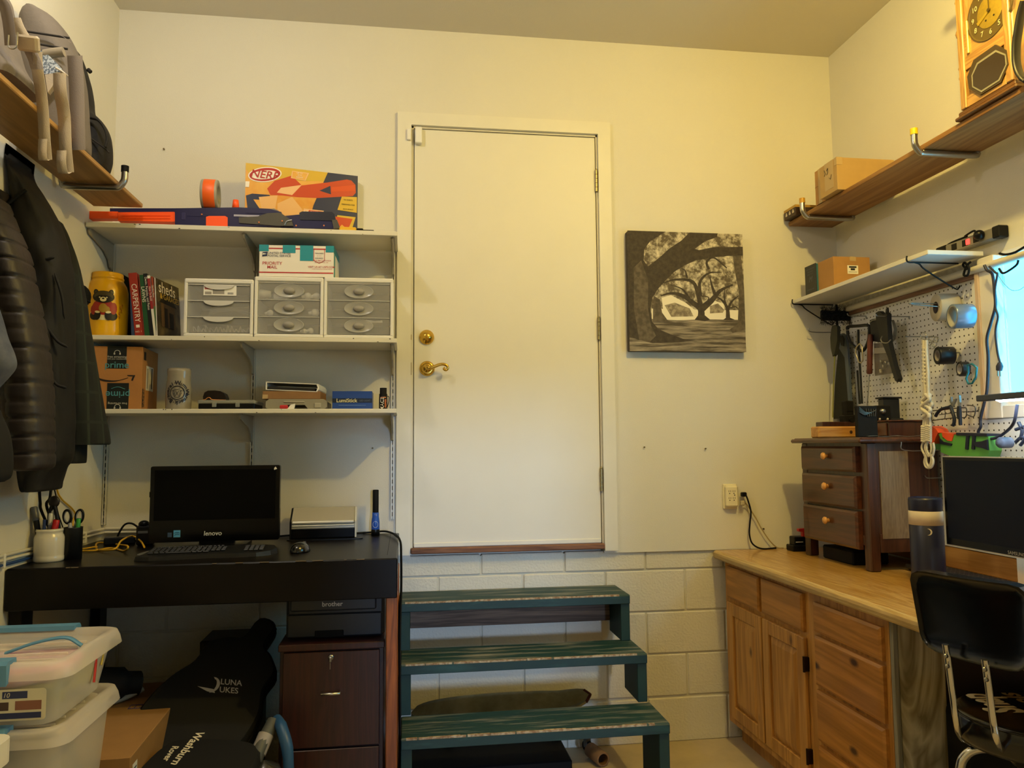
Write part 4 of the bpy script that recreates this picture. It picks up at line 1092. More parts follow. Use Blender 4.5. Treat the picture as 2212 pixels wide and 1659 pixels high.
obj('tray_foot', G().prism(rr(-w/2-.012, -.03, w/2+.03, .15, .015), 0, .004), BLACK, t)
# flashlight
p = BZ(zd, 811, 1156); ytop = BY(p.y, 811, 1058).z
t = thing('flashlight', 'black and blue flashlight standing upright at the right end of workbench', 'flashlight', (p.x, p.y, zd))
hF = ytop-zd
obj('head', G().lathe([(0, 0), (.0195, 0), (.0195, .02), (.017, .045), (.0168, .048)], 24), BLACK, t)
obj('blue_wrap', G().lathe([(.0168, .048), (.0180, .022), (.0188, .024), (.0188, .06), (.0165, .078), (.0152, .082), (.0152, hF*.5), (.0140, hF*.5)], 24), P('wrap_blue', '#1f4fae', .3), t)
obj('barrel', G().lathe([(.0135, hF*.48), (.0138, hF*.5), (.0138, hF-.002), (.012, hF), (0, hF)], 24), BLACKM, t)
g = G()
g.tube([(.0192*math.cos(-PI/2+x/.0188), .0192*math.sin(-PI/2+x/.0188), .05+y) for x, y in [(.012*math.cos(a), .014*math.sin(a)) for a in [2*PI*i/16 for i in range(16)]]], .0009, 5, closed=True)
obj('wrap_print', g, P('wrap_white', '#b8c4d8', .5), t)
# crocks, cups and what they hold
def holder(nm, lb, x, y, prof, m):
    return thing(nm, lb, 'jar', (x, y, zd))
p = BZ(zd, 106, 1218); p.y += .075; k = (BY(p.y, 138, 1180).x-BY(p.y, 75, 1180).x)/2
xw = BY(p.y, 106, 1180).x; hJ = BY(p.y-k*.6, 106, 1143).z-zd
t = thing('stoneware_crock', 'white stoneware crock holding pens at the left end of the workbench', 'jar', (xw, p.y, zd))
obj('crock_body', G().lathe([(0, 0), (k*.96, 0), (k, .006), (k, .016), (k*.97, .02), (k*.98, .024), (k*.99, hJ*.5), (k*.99, hJ*.72), (k*.93, hJ*.80), (k*.86, hJ*.84), (k*.86, hJ*.90), (k*.90, hJ*.92), (k*.90, hJ*.95), (k*.86, hJ), (k*.8, hJ*.97), (k*.8, .02), (0, .015)], 36), P('crock_white', '#d9d4c8', .2, coat=.5), t)
cx, cy = xw, p.y
def pen(lb, x, y, z, dx, dy, h, r, m, nm='pen', cap=None, cat='pen'):
    t = thing(nm, lb, cat, (x, y, z), group='pens and tools in the desk holders')
    d = V((dx, dy, h))
    obj('barrel', G().tube([V((0, 0, 0)), d*.7, d], [r, r, r*.9], 10), m, t)
    if cap is not None: obj('cap', G().tube([d*.72, d*.98, d*1.0], [r*1.18, r*1.18, r*.8], 10), cap, t)
GRY = P('pen_grey', '#8d9096', .4); REDP = P('pen_red', '#b01818', .35); GRN = P('pen_green', '#2e8a35', .35); BLU = P('pen_blue', '#20305c', .4)
zi = zd+.02
pen('black marker leaning left in the white crock', cx-.018, cy-.01, zi, -.035, 0, hJ+.06, .010, BLACK, 'marker', P('marker_grey', '#5a5c60', .4))
pen('red capped marker at the right rim of the white crock', cx+.004, cy-.006, zi, .022, -.004, hJ+.012, .0095, BLACK, 'marker', REDP)
pen('grey pen upright in the white crock', cx-.004, cy, zi, .004, .002, hJ+.035, .006, GRY, cap=P('pen_white', '#c8c8c4', .4))
pen('dark blue pen in the white crock', cx-.010, cy-.022, zi, .002, -.004, hJ+.014, .006, BLU)
t = thing('hand_tool', 'black handled pliers sticking out of the white crock', 'pliers', (cx+.004, cy+.012, zi), group='pens and tools in the desk holders')
obj('pivot', G().ball((.002, 0, hJ+.075), (.020, .008, .022), 14, 8), P('plier_black', '#1a1410', .4), t)
for s in (-1, 1): obj('grip', G().tube(smooth([(s*.004, 0, hJ+.06), (s*.012, 0, hJ+.03), (s*.016+.006, 0, hJ-.03), (s*.014, 0, hJ-.06)], 4), .0075, 8), BLACK, t)
obj('spring', G().box(-.007, -.003, hJ-.005, .003, .003, hJ+.042), P('pen_white', '', .4), t)
p2 = BZ(zd, 156, 1214); p2.y += .06; k2 = (BY(p2.y, 177, 1180).x-BY(p2.y, 137, 1180).x)/2
x2 = BY(p2.y, 157, 1180).x; h2 = BY(p2.y-k2*.6, 160, 1141).z-zd
# the two holders stand clear of each other
d = math.hypot(x2-cx, p2.y-cy)
if d < k+k2+.004: p2.y = cy+math.sqrt(max(0, (k+k2+.004)**2-(x2-cx)**2)); x2 = BY(p2.y, 157, 1180).x
t = thing('pencil_cup', 'black mesh pencil cup behind the white crock', 'cup', (x2, p2.y, zd))
obj('cup_body', G().lathe([(0, 0), (k2, 0), (k2, h2-.003), (k2*1.03, h2), (k2*.97, h2), (k2*.95, .004), (0, .004)], 32), P('cup_black', '#101214', .5), t)
pen('green capped pen at the back of the black pencil cup', x2+.008, p2.y, zi, .010, 0, h2+.012, .007, BLU, cap=GRN)
pen('white capped pen in the black pencil cup', x2-.004, p2.y-.01, zi, -.004, 0, h2-.004, .006, BLU, cap=GRY)
t = thing('scissors', 'black and grey handled scissors standing in the black pencil cup', 'scissors', (x2-.003, p2.y+.004, zi), group='pens and tools in the desk holders')
for s, nm in ((-1, 'left'), (1, 'right')):
    c = (s*.021, 0, h2+.018)
    ring = [(c[0]+.013*math.cos(a)*1.0+s*.002*math.sin(a), 0, c[2]+.024*math.sin(a)) for a in [2*PI*i/24 for i in range(24)]]
    o = obj('handle', G().tube(ring, .0048, 8, closed=True, up=(0, 1, 0)), BLACK, t)
    obj('grip_insert', G().tube([(c[0]+.0095*math.cos(a), -.002, c[2]+.020*math.sin(a)) for a in [2*PI*i/24 for i in range(24)]], .002, 6, closed=True, up=(0, 1, 0)), GRY, o)
    obj('blade', G().tube([(s*.010, .003*s, h2-.004), (0, .003*s, h2-.03), (-s*.006, .003*s, .01)], [.005, .005, .001], 6), STEEL, t)
# cables on the desk and the left wall
def cable(nm, lb, pts, r, m, cat='cable', grp='cables along the left corner'):
    pts = smooth(pts, 6); c = pts[0]
    return tag(obj(nm, G().tube([p-c for p in pts], r, 7), m, None, c), lb, cat, grp)
YW = P('cable_yellow', '#d1a21e', .4); WC = P('cable_white', '#d2cdc0', .45); BC = P('cable_blue', '#23437f', .45)
xw = XL+.008
cable('network_cable', 'yellow network cable hanging from the jackets to the workbench', [BX(xw, 121, 1020), BX(xw, 124, 1060), BX(xw, 135, 1080), BX(xw, 155, 1098), BX(xw, 163, 1112), BX(xw, 158, 1128), V((xw+.02, -.35, zd+.01)), V((xw+.10, -.33, zd+.008))], .0035, YW)
zz = zd+.005
cable('network_cable', 'yellow network cable lying in loops left of the monitor', [BZ(zz, 175, 1190), BZ(zz, 205, 1189), BZ(zz, 240, 1184), BZ(zz, 268, 1190), BZ(zz+.02, 276, 1180), BZ(zz, 255, 1176), BZ(zz, 216, 1172), BZ(zz, 207, 1178), BZ(zz, 213, 1188), BZ(zz+.01, 248, 1186), BZ(zz+.03, 262, 1168), BZ(zz+.03, 285, 1158), BZ(zz+.02, 303, 1168), BZ(zz+.006, 312, 1182)], .0036, YW)
zw = BX(xw, 0, 1209).z
for i, (m, dz, lb) in enumerate([(WC, .036, 'upper white cable clipped along the left wall above the workbench'), (WC, .020, 'lower white cable clipped along the left wall above the workbench'), (BC, .004, 'blue cable clipped along the left wall below two white cables')]):
    y0 = -1.3; zc = zd+.012+dz
    pts = [V((xw, y0, zc)), V((xw, -.9, zc+.002)), V((xw, -.6, zc-.002)), V((xw, -.3, zc+.001)), V((xw+.006, -.05, zc)), V((xw+.05, -.012-.002*i, zc)), V((-1.0, -.010-.002*i, zc-.004))]
    if m is BC: pts = pts[:3]
    cable('wall_cable', lb, pts, .006 if m is WC else .005, m)
for y in (-.86, -.20):
    g = G().box(xw-.008, y-.006, zd+.008, xw+.008, y+.006, zd+.056, .002)
    tag(obj('cable_clip', g, WHITE), 'white plastic clip on the wall cables %s' % ('left of the white crock' if y < -.5 else 'in the corner behind the pencil cup'), 'clip')
cable('power_cable', 'black cable dropping from under the jackets into the white crock area', [BX(XL+.06, 85, 1050), BX(XL+.06, 87, 1085), BX(XL+.05, 92, 1110), V((XL+.05, -.52, zd+.01))], .005, BLACKM)
cable('power_cable', 'second black cable hanging beside the yellow network cable', [BX(XL+.05, 112, 1040), BX(XL+.05, 108, 1075), BX(XL+.04, 102, 1100), V((XL+.04, -.46, zd+.01))], .005, BLACKM)
cable('thin_black_cable', 'thin black cable hanging right of the white crock pens', [BX(xw, 116, 1050), BX(xw, 121, 1075), BX(xw, 126, 1110), V((xw+.01, -.36, zd+.006))], .0022, BLACKM)
cable('power_cable', 'black cable looping up behind the left side of the monitor', [BZ(zd+.006, 250, 1170), BY(-.16, 258, 1150), BY(-.14, 270, 1133), BY(-.14, 285, 1131), BY(-.16, 300, 1140), BY(-.2, 318, 1150)], .0042, BLACKM)
cable('power_cable', 'black cable running along the bench back to the scanner', [BZ(zd+.006, 290, 1168), V((-1.0, -.12, zd+.006)), V((-.6, -.09, zd+.006)), V((-.42, -.12, zd+.03)), BZ(zd+.03, 640, 1150)], .0042, BLACKM)
t = thing('power_adapter', 'black power adapter brick left of the monitor', 'adapter', (BZ(zd, 290, 1165).x, -.2, zd), R(20))
obj('brick', G().box(-.06, -.022, 0, .06, .022, .032, .005), BLACK, t)
t = thing('desk_phone', 'black device with a round top behind the monitor left edge', 'device', (BY(-.25, 316, 1150).x, -.255, zd), R(10))
g = G().box(-.035, -.02, 0, .035, .03, .085, .008); g.ball((-.008, 0, .088), (.022, .02, .016), 12, 8)
obj('body', g, BLACK, t); obj('badge', G().box(-.028, -.0212, .052, .01, -.019, .062), P('badge_grey', '#6a6a68', .5), t)
pE = [V((-.42, -.06, zd+.007)), BZ(zd+.006, 770, 1152), BZ(zd+.006, 800, 1150), V((-.13, -.045, zd+.012)), V((-.085, -.2, zd+.016)), V((-.058, -.35, zd+.006)), V((-.053, -.42, zd-.05)), V((-.052, -.46, .86)), V((-.056, -.55, .70)), V((-.054, -.62, .4)), V((-.05, -.6, .006))]
cable('power_cable', 'black cable running over the right end of the workbench to the floor', pE, .0045, BLACKM, grp=None)
cable('power_cable', 'second black cable beside it down the workbench end', [q+V((.002, -.022, .0)) for q in pE[4:]], .0038, BLACKM, grp=None)

# ================================================================== UNDER THE DESK
FCW = wood('cabinet_espresso', '#3a1712', '#260d0a', 'Z', 22, .4)
x0, x1, yf = -.483, -.113, -.775
t = thing('filing_cabinet', 'dark red-brown two drawer filing cabinet under the workbench', 'cabinet', ((x0+x1)/2, yf, 0)); w = x1-x0
obj('carcass', G().box(-w/2, .02, 0, w/2, .47, .705, .002), FCW, t)
obj('top_panel', G().box(-w/2-.004, -.004, .706, w/2+.004, .475, .730, .003), FCW, t)
dr = obj('drawer', G().box(-w/2+.014, 0, .366, w/2-.014, .019, .70, .002), FCW, t)
def cab_px(x, y): q = BY(yf, x, y); return q.x-(x0+x1)/2, q.z
hx, hz = cab_px(715, 1495)
obj('handle', G().tube([(hx-.032, -.002, hz), (hx-.032, -.022, hz), (hx+.032, -.022, hz), (hx+.032, -.002, hz)], .0055, 8), P('handle_nickel', '#c9c6c0', .25, 1), dr)
kx, kz = cab_px(715, 1420)
obj('lock', G().lathe([(0, .006), (.009, .006), (.0105, 0)], 20, T=FB(kx, 0, kz)), STEEL, dr)
g = G(); g.box(kx-.004, -.022, kz-.011, kx+.004, -.004, kz+.005, .001); g.box(kx-.0022, -.016, kz-.038, kx-.0006, -.014, kz-.013)
obj('key', g, STEEL, dr)
dr = obj('drawer', G().box(-w/2+.014, 0, .012, w/2-.014, .019, .358, .002), FCW, t)
obj('handle', G().tube([(hx-.032, -.002, .19), (hx-.032, -.022, .19), (hx+.032, -.022, .19), (hx+.032, -.002, .19)], .0055, 8), P('handle_nickel', '', .25), dr)
PRN = P('printer_black', '#1d2024', .45)
t = thing('laser_printer', 'black laser printer on top of the filing cabinet', 'printer', (-.292, -.70, .7305)); w = .36
g = G().box(-w/2, 0, 0, w/2, .37, .158, .012)
obj('body', g, PRN, t)
obj('front_cover', G().box(-w/2+.014, -.008, .1, w/2-.03, .006, .152, .006), P('printer_panel', '#24282e', .4), t)
obj('paper_tray', G().box(-w/2+.004, -.006, .004, w/2-.008, .01, .092, .006), PRN, t)
obj('tray_grip', G().box(-.075, -.0085, .004, .03, -.004, .030, .003), BLACKM, t)
g = G().text('brother', .024, FB(-.012, -.009, .125), 0, offset=.012)
obj('logo', g, P('logo_silver', '', .4), t)
# guitar cases
BAG = P('nylon_black', '#060607', .75); BAG2 = P('nylon_charcoal', '#0a0a0b', .7)
def gig(nm, lb, outline, depth, loc, rot, m):
    t = thing(nm, lb, 'case', loc, rot=rot)
    n = len(outline)
    sm = [tuple(q[:2]) for q in smooth([(x, y, 0) for x, y in outline]+[(outline[0][0], outline[0][1], 0)], 4)][:-1]
    g = G(); N_ = len(sm); cxx = sum(p[0] for p in sm)/N_; cyy = sum(p[1] for p in sm)/N_
    L_ = []
    for e, k in ((0, .94), (.012, 1), (depth-.012, 1), (depth, .95)):
        L_ += [(cxx+(x-cxx)*k, cyy+(y-cyy)*k, e) for x, y in sm]
    g.add(L_, [(r*N_+i, r*N_+(i+1) % N_, (r+1)*N_+(i+1) % N_, (r+1)*N_+i) for r in range(3) for i in range(N_)], 0, True)
    g.add(L_[:N_], [list(range(N_))[::-1]]); g.add(L_[-N_:], [list(range(N_))])
    obj('shell', g, m, t)
    ring = [(cxx+(x-cxx)*1.0, cyy+(y-cyy)*1.0, depth*.5) for x, y in sm]
    obj('zipper', G().tube(ring, .003, 5, closed=True), BLACKM, t)
    return t
# ukulele bag standing against the wall behind, its face tilted to the room
pu = BY(-.62, 490, 1484)
_o = [(-.19, -.26), (.15, -.26), (.19, -.05), (.19, .08), (.15, .17), (.15, .25), (.10, .30), (.05, .33), (.04, .42), (-.03, .42), (-.04, .33), (-.10, .30), (-.15, .25), (-.15, .17), (-.19, .08), (-.21, -.05)]
_c, _s = math.cos(R(-28)), math.sin(R(-28))
t = gig('ukulele_bag', 'black ukulele bag with small white script leaning under the workbench', [(x*_c-y*_s-.03, x*_s+y*_c) for x, y in _o], .09, (0, 0, 0), (R(48), 0, R(3)), BAG)
t.location = pu-(MX.Rotation(R(3), 4, 'Z') @ MX.Rotation(R(48), 4, 'X')) @ V((.05, .10, .09))
g = G(); T = TL(.045, .10, .0915) @ RT(R(-9), 'Z')
LGM = P('logo_bag', '#b8b8bc', .5)
g.text('LUNA', .030, T @ TL(.018, .018, 0), 0, shear=-.2, offset=.01); g.text('UKES', .030, T @ TL(.018, -.012, 0), 0, shear=-.2, offset=.01)
mo = [(.030*math.cos(a), .030*math.sin(a)) for a in [R(-90+180*i/10) for i in range(11)]]+[(.012*math.cos(a)+.006, .022*math.sin(a)) for a in [R(90-180*i/10) for i in range(11)]]
g.prism([(x-.052, y+.004) for x, y in mo], 0, .0004, T=T); g.prism([(-.10, -.006), (-.04, -.012), (-.03, -.026), (-.06, -.022)], 0, .0004, T=T)
obj('lettering', g, LGM, t)
t = gig('guitar_case', 'black travel guitar bag with white script lying on the floor', [(-.15, -.30), (.0, -.34), (.17, -.30), (.20, -.05), (.18, .10), (.10, .15), (-.10, .15), (-.16, .10), (-.17, -.05)], .13, (-.70, -1.0, .30), (R(12), 0, R(-14)), BAG2)
WSH = P('logo_washburn', '#e2d8c0', .5)
GC_ = t
ML = MX.Translation(t.location) @ MX.Rotation(R(-14), 4, 'Z') @ MX.Rotation(R(12), 4, 'X')
def on_case(px, py):
    """where the ray through the pixel meets the case top"""
    n = (ML.to_3x3() @ V((0, 0, 1))).normalized(); o = ML @ V((0, 0, .1315)); d = ray(px, py)
    return ML.inverted() @ (CP+d*((o-CP).dot(n)/d.dot(n)))
a_, b_ = on_case(428, 1588), on_case(384, 1642)
a2, b2 = on_case(378, 1614), on_case(360, 1640)
g = G()
ux = (b_-a_); L1 = ux.length; ux.normalize()
g.text('Washburn', L1*.31, FR((a_+b_)/2+V((0, 0, .0005)), ux, V((-ux.y, ux.x, 0))), 0, shear=.3, offset=.022)
u2 = (b2-a2); L2 = u2.length; u2.normalize()
g.text('Rover', L2*.5, FR((a2+b2)/2+V((0, 0, .0005)), u2, V((-u2.y, u2.x, 0))), 0, shear=.15, offset=.02)
obj('lettering', g, WSH, t)
# long brown carton
A, B, Cc = BZ(.50, 240, 1632), BZ(.50, 282, 1636), BZ(.50, 392, 1500)
A2 = BZ(.50, 320, 1460)
t = thing('long_carton', 'long flat brown carton with a barcode label beside the plastic bins', 'box', (B.x, B.y, 0), math.atan2(-(Cc-B).x, (Cc-B).y))
Ln = (Cc-B).length*1.3; zc_ = .50
obj('carton', G().box(-.32, 0, zc_-.17, 0, Ln, zc_, .002), P('carton_tan', '#9c7444', .8, var=.06, vs=14), t)
g = G(); T = FR((.0008, .02, zc_-.09), (0, 1, 0), (0, 0, 1))
g.box(0, -.035, 0, .045, .06, .0004, mat=0, T=T)
for i in range(7): g.box(.008, -.025+.011*i, .0004, .038, -.020+.011*i, .0008, mat=1, T=T)
obj('barcode_label', g, [PAPER, P('barcode_blue', '#2a3450', .5)], t)
g = G(); T = TL(-.12, Ln*.62, zc_+.0006)
for pl in ([(-.03, -.02), (.03, -.02), (.03, .02), (-.03, .02), (-.03, -.02)], [(-.01, -.02), (-.01, .02)], [(.008, -.012), (.02, 0), (.008, .012)]):
    g.tube([(x, y, 0) for x, y in pl], .0022, 4, T=T)
obj('arrow_print', g, P('print_violet', '#4a3d66', .6), t)
obj('lower_carton', G().box(-.31, .01, 0, -.01, Ln-.02, zc_-.171, .002), P('carton_dark', '#6f5030', .8), t)
# shoe-like black bag and the blue jug under the desk
p = BZ(.45, 262, 1505)
t = thing('black_shoe', 'dark shoe with a grey sole on its side beside the bins', 'shoe', (-1.13, -.62, .502), R(35))
obj('sole', G().tube(smooth([(-.14, 0, .03), (-.05, -.01, .012), (.06, 0, .012), (.14, .01, .03)], 5), .018, 8, flat=.6), P('sole_grey', '#8f9290', .5), t)
obj('upper', G().tube(smooth([(-.13, .01, .06), (-.05, .02, .08), (.05, .02, .065), (.13, .02, .05)], 5), [.03]+[.055]*6+[.06]*5+[.045]*4, 12), BAG, t)
p = BY(-1.0, 570, 1640)
t = thing('handheld_vacuum', 'blue and grey corded appliance on the floor before filing cabinet', 'appliance', (p.x, -.98, 0))
zb = p.z
obj('body', G().lathe([(0, 0), (.075, 0), (.08, .1), (.075, zb-.09), (.045, zb-.03), (0, zb-.01)], 24), P('vac_dark', '#2c2b27', .2, coat=.6), t)
obj('blue_shroud', G().tube(smooth([(.075, .02, zb-.25), (.07, .03, zb-.02), (.04, .08, zb+.06), (.015, .14, zb+.07)], 5), [.018]*6+[.02]*6+[.018]*4, 10), P('vac_blue', '#27507e', .4), t)
obj('hose', G().tube(smooth([(-.05, -.01, zb-.20), (-.045, -.01, zb-.06), (-.02, .04, zb+.02), (.005, .12, zb+.07)], 5), [.024]*9+[.022]*7, 12), P('vac_grey', '#4a4c4a', .5), t)
obj('hose_collar', G().tube([(-.028, .03, zb+.0), (-.010, .07, zb+.045)], .026, 12), P('vac_light', '#9a9494', .4), t)
# ribbed crate deep under the bench
a, b = BY(-.24, 430, 1440), BY(-.24, 560, 1380)
t = thing('ribbed_bin', 'olive ribbed storage bin deep under the workbench', 'bin', ((a.x+b.x)/2, -.24, 0)); w = b.x-a.x
obj('bin_body', G().box(-w/2, 0, 0, w/2, .2, b.z, .006), P('olive_plastic', '#24240f', .5), t)
for i in range(6): obj('rib', G().box(-w/2+.012+w/6*i, -.006, .3, -w/2+.018+w/6*i, .002, b.z-.012), P('olive_rib', '#33331c', .5), t)

# ================================================================== PLASTIC BINS
FROST = P('frosted_plastic', '#ece6dc', .35, alpha=.3, spec=.5); LIDM = P('frosted_lid', '#f4ede4', .35, alpha=.45, spec=.5)
LATCH = P('latch_blue', '#5a8fb8', .4)
bx1, by1, by0 = -.862, -1.19, -1.60; bxl = XL+.02
W, D = bx1-bxl, by1-by0
def shell(w0, d0, w1, d1, z0, z1, th, r0=.04):
    g = G(); A_ = rr(-w0/2, -d0/2, w0/2, d0/2, r0, 4); B_ = rr(-w1/2, -d1/2, w1/2, d1/2, r0, 4); n = len(A_)
    rings = [[(x, y, z0) for x, y in A_], [(x, y, z1) for x, y in B_], [(x*(1-2*th/w1), y*(1-2*th/d1), z1) for x, y in B_], [(x*(1-2*th/w0), y*(1-2*th/d0), z0+th) for x, y in A_]]
    vs = sum(rings, [])
    fs = [(k*n+i, k*n+(i+1) % n, (k+1)*n+(i+1) % n, (k+1)*n+i) for k in range(3) for i in range(n)]
    g.add(vs, fs, 0, True); g.add(rings[0], [list(range(n))[::-1]]); g.add(rings[3], [list(range(n))])
    return g
def tote(lb, z0, z1, grp='clear lidded totes in a stack'):
    t = thing('storage_tote', lb, 'bin', ((bx1+bxl)/2, (by0+by1)/2, z0), group=grp)
    h = z1-z0
    obj('tub', shell(W-.10, D-.09, W-.05, D-.045, 0, h-.03, .003), FROST, t)
    g = G(); A_ = rr(-W/2, -D/2, W/2, D/2, .05, 5); n = len(A_)
    def ring(k, z): return [(x-(.0 if k == 0 else math.copysign(min(abs(x), k), x)), y-math.copysign(min(abs(y), k), y), z) for x, y in A_]
    R_ = [ring(0, h-.042), ring(.004, h-.020), ring(.010, h-.004), ring(.022, h), ring(.034, h-.004), ring(.042, h-.020)]
    g.add(sum(R_, []), [(k*n+i, k*n+(i+1) % n, (k+1)*n+(i+1) % n, (k+1)*n+i) for k in range(5) for i in range(n)], 0, True)
    g.add(R_[-1], [list(range(n))])
    lid = obj('lid', g, LIDM, t)
    g = G()
    for i in range(4): g.box(-W/2+.06, -D/2+.09+.06*i, h-.020, W/2-.06, -D/2+.094+.06*i, h-.012, .002)
    o = obj('lid_rib', g, LIDM, lid); o['kind'] = 'stuff'
    for s in (1, -1):
        y = s*(D/2-.002)
        g = G().prism([(0, -.045), (.012, -.05), (.014, .0), (.004, .008), (-.034, .008), (-.036, -.004), (-.004, -.002)], -.115, .115, T=FR((-.0, y, h), (0, s, 0), (0, 0, 1)))
        obj('latch', g, LATCH, t)
    return t
zt1, zt2 = .915, .752
tb = tote('frosted clear tote under the topmost one, blue latches', .405, zt2)
tt = tote('topmost frosted clear tote of the corner stack, packed with pastel bags', zt2+.001, zt1)
t3 = tote('lowest frosted clear tote of the stack in the left front corner', 0, .404)
# contents of the upper tote
obj('carry_handle', G().tube(smooth([(.02, -.02, zt1-zt2-.018), (.09, -.01, zt1-zt2+.004), (.16, 0, zt1-zt2+.012), (.20, .005, zt1-zt2-.012)], 5), .012, 8, flat=.35), LATCH, tt)
def inbag(lb, c, s, m, seed):
    rd = random.Random(seed)
    def fn(u, v):
        a = 2*PI*u; b = PI*v
        q = V((math.sin(b)*math.cos(a), math.sin(b)*math.sin(a), -math.cos(b)))
        k = 1+.18*NZ.noise(q*2.3+V((seed, 0, 0)))
        def se(x): return math.copysign(abs(x)**.6, x)
        return (c[0]+s[0]*se(q.x)*k, c[1]+s[1]*se(q.y)*k, c[2]+s[2]*se(q.z)*k)
    o = obj('plastic_bag', G().grid(fn, 20, 12, cu=True), m)
    tag(o, lb, 'bag', 'bags packed in the topmost tote')
xc, yc = (bx1+bxl)/2, (by0+by1)/2
inbag('pink and lilac plastic bag at the top of the upper tote', (xc+.02, yc, zt1-.062), (.17, .15, .022), P('bag_pink', '#f0a8bc', .3, base2='#f2c8e4', vs=12), 1)
inbag('olive green bag inside the front right of the upper tote', (xc+.135, yc-.10, zt2+.06), (.07, .045, .03), P('bag_olive', '#8a8a3c', .4), 2)
inbag('grey bag at the bottom of the upper tote', (xc-.06, yc+.01, zt2+.052), (.11, .12, .03), P('bag_grey', '#8c8078', .4), 3)
inbag('pale yellow bag at the back right of the upper tote', (xc+.15, yc+.07, zt2+.06), (.05, .06, .035), P('bag_lemon', '#c8c070', .4), 5)
q = V((bx1-.034, yc+.06, zt2+.085))
tag(obj('ribbon', G().tube([(0, .005, .04), (0, 0, 0), (.001, -.012, -.045)], .007, 6, flat=.4), P('ribbon_red', '#c43c34', .4), None, q+V((.002, 0, 0))), 'red ribbon strip pressed against the right side of the upper tote', 'ribbon')
tag(obj('ribbon', G().tube([(0, .004, .032), (0, 0, 0), (0, -.01, -.02)], .006, 6, flat=.4), P('ribbon_gold', '#b8a23a', .4), None, q+V((.002, .05, .008))), 'gold ribbon strip at the back right of the upper tote', 'ribbon')
g = G(); T = FB(0, -D/2+.016, .0)
g.prism(rr(-.09, .025, .055, .1, .008), 0, .0008, mat=0, T=T); g.box(-.045, .078, .0008, .012, .095, .0014, mat=1, T=T); g.text('10', .016, T @ TL(-.036, .086, .0018), 0, shear=.2)
g.box(-.085, .05, .0008, -.03, .07, .0014, mat=2, T=T); g.box(-.015, .05, .0008, .045, .072, .0014, mat=3, T=T); g.box(-.085, .03, .0008, .045, .044, .0014, mat=1, T=T)
o = obj('tote_label', g, [P('label_cream', '#d8d2b8', .5), P('label_navy', '#26305c', .5), P('label_photo', '#4a3630', .5), P('label_photo2', '#8a5a48', .5)], tt)
o.location = (.145, -.008, -.0)
inbag('grey fabric bundle inside the lower tote', (xc+.02, yc, .55), (.16, .14, .11), P('bag_stone', '#8e857c', .6, var=.2, vs=14), 9)
q = BY(-1.75, 0, 1620)
t = thing('white_tub', 'white plastic tub at the bottom left edge of the picture', 'tub', (-.97-.1, -1.80, .0))
qz = BY(-1.80, 20, 1635)
obj('tub_body', shell(.26, .26, .28, .28, 0, qz.z-.05, .004, .05), WHITE, t)
g = G().prism(rr(-.15, -.15, .15, .15, .04), qz.z-.055, qz.z, T=None)
obj('lid', g, P('tub_lid', '#e4e0d4', .4), t)
t.location.x = qz.x-.205; t.location.z = 0
p = BZ(.33, 305, 1656)
# ================================================================== LEFT WALL: BOARD, PACKS, COATS
bz0, bz1 = 2.460, 2.479
BRDL = wood('shelf_plank', '#b58a4e', '#96703a', 'Y', 10, .5)
tag(obj('shelf_plank', G().box(0, 0, 0, .198, 2.2, bz1-bz0, .003), BRDL, None, (XL+.036, -2.51, bz0)), 'pine plank shelf on the left wall loaded with backpacks', 'shelf')
def hook(lb, yc, sgn, xw, xe, zb, tip, m=None, lip=.062):
    """bent tube hook screwed into a wall; zb is the underside of the plank it carries"""
    t = thing('storage_hook', lb, 'hook', (xw, yc, zb), group='bent steel storage hooks')
    L_ = abs(xe-xw); r = .0125
    pts = [(0, 0, .05), (sgn*.012, 0, .045)]+[V((sgn*.032, 0, .02))+V((sgn*(-.0), 0, 0)), V((sgn*.038, 0, -.002)), V((sgn*.055, 0, -r-.001))]
    pts += [V((sgn*(L_-.02), 0, -r-.001)), V((sgn*(L_+.012), 0, -r+.002)), V((sgn*(L_+.03), 0, .012)), V((sgn*(L_+.034), 0, .03)), V((sgn*(L_+.034), 0, lip))]
    obj('tube', G().tube(smooth(pts, 6), r, 14), ZINC, t)
    obj('tip', G().tube([(sgn*(L_+.034), 0, lip-.018), (sgn*(L_+.034), 0, lip+.006)], r*1.12, 14), tip, t)
    return t
q = BZ(bz0-.0125, 170, 402)
hook('bent steel storage hook with a black tip under the left plank', q.y, 1, XL, XL+.228, bz0, BLACKM, lip=.068)
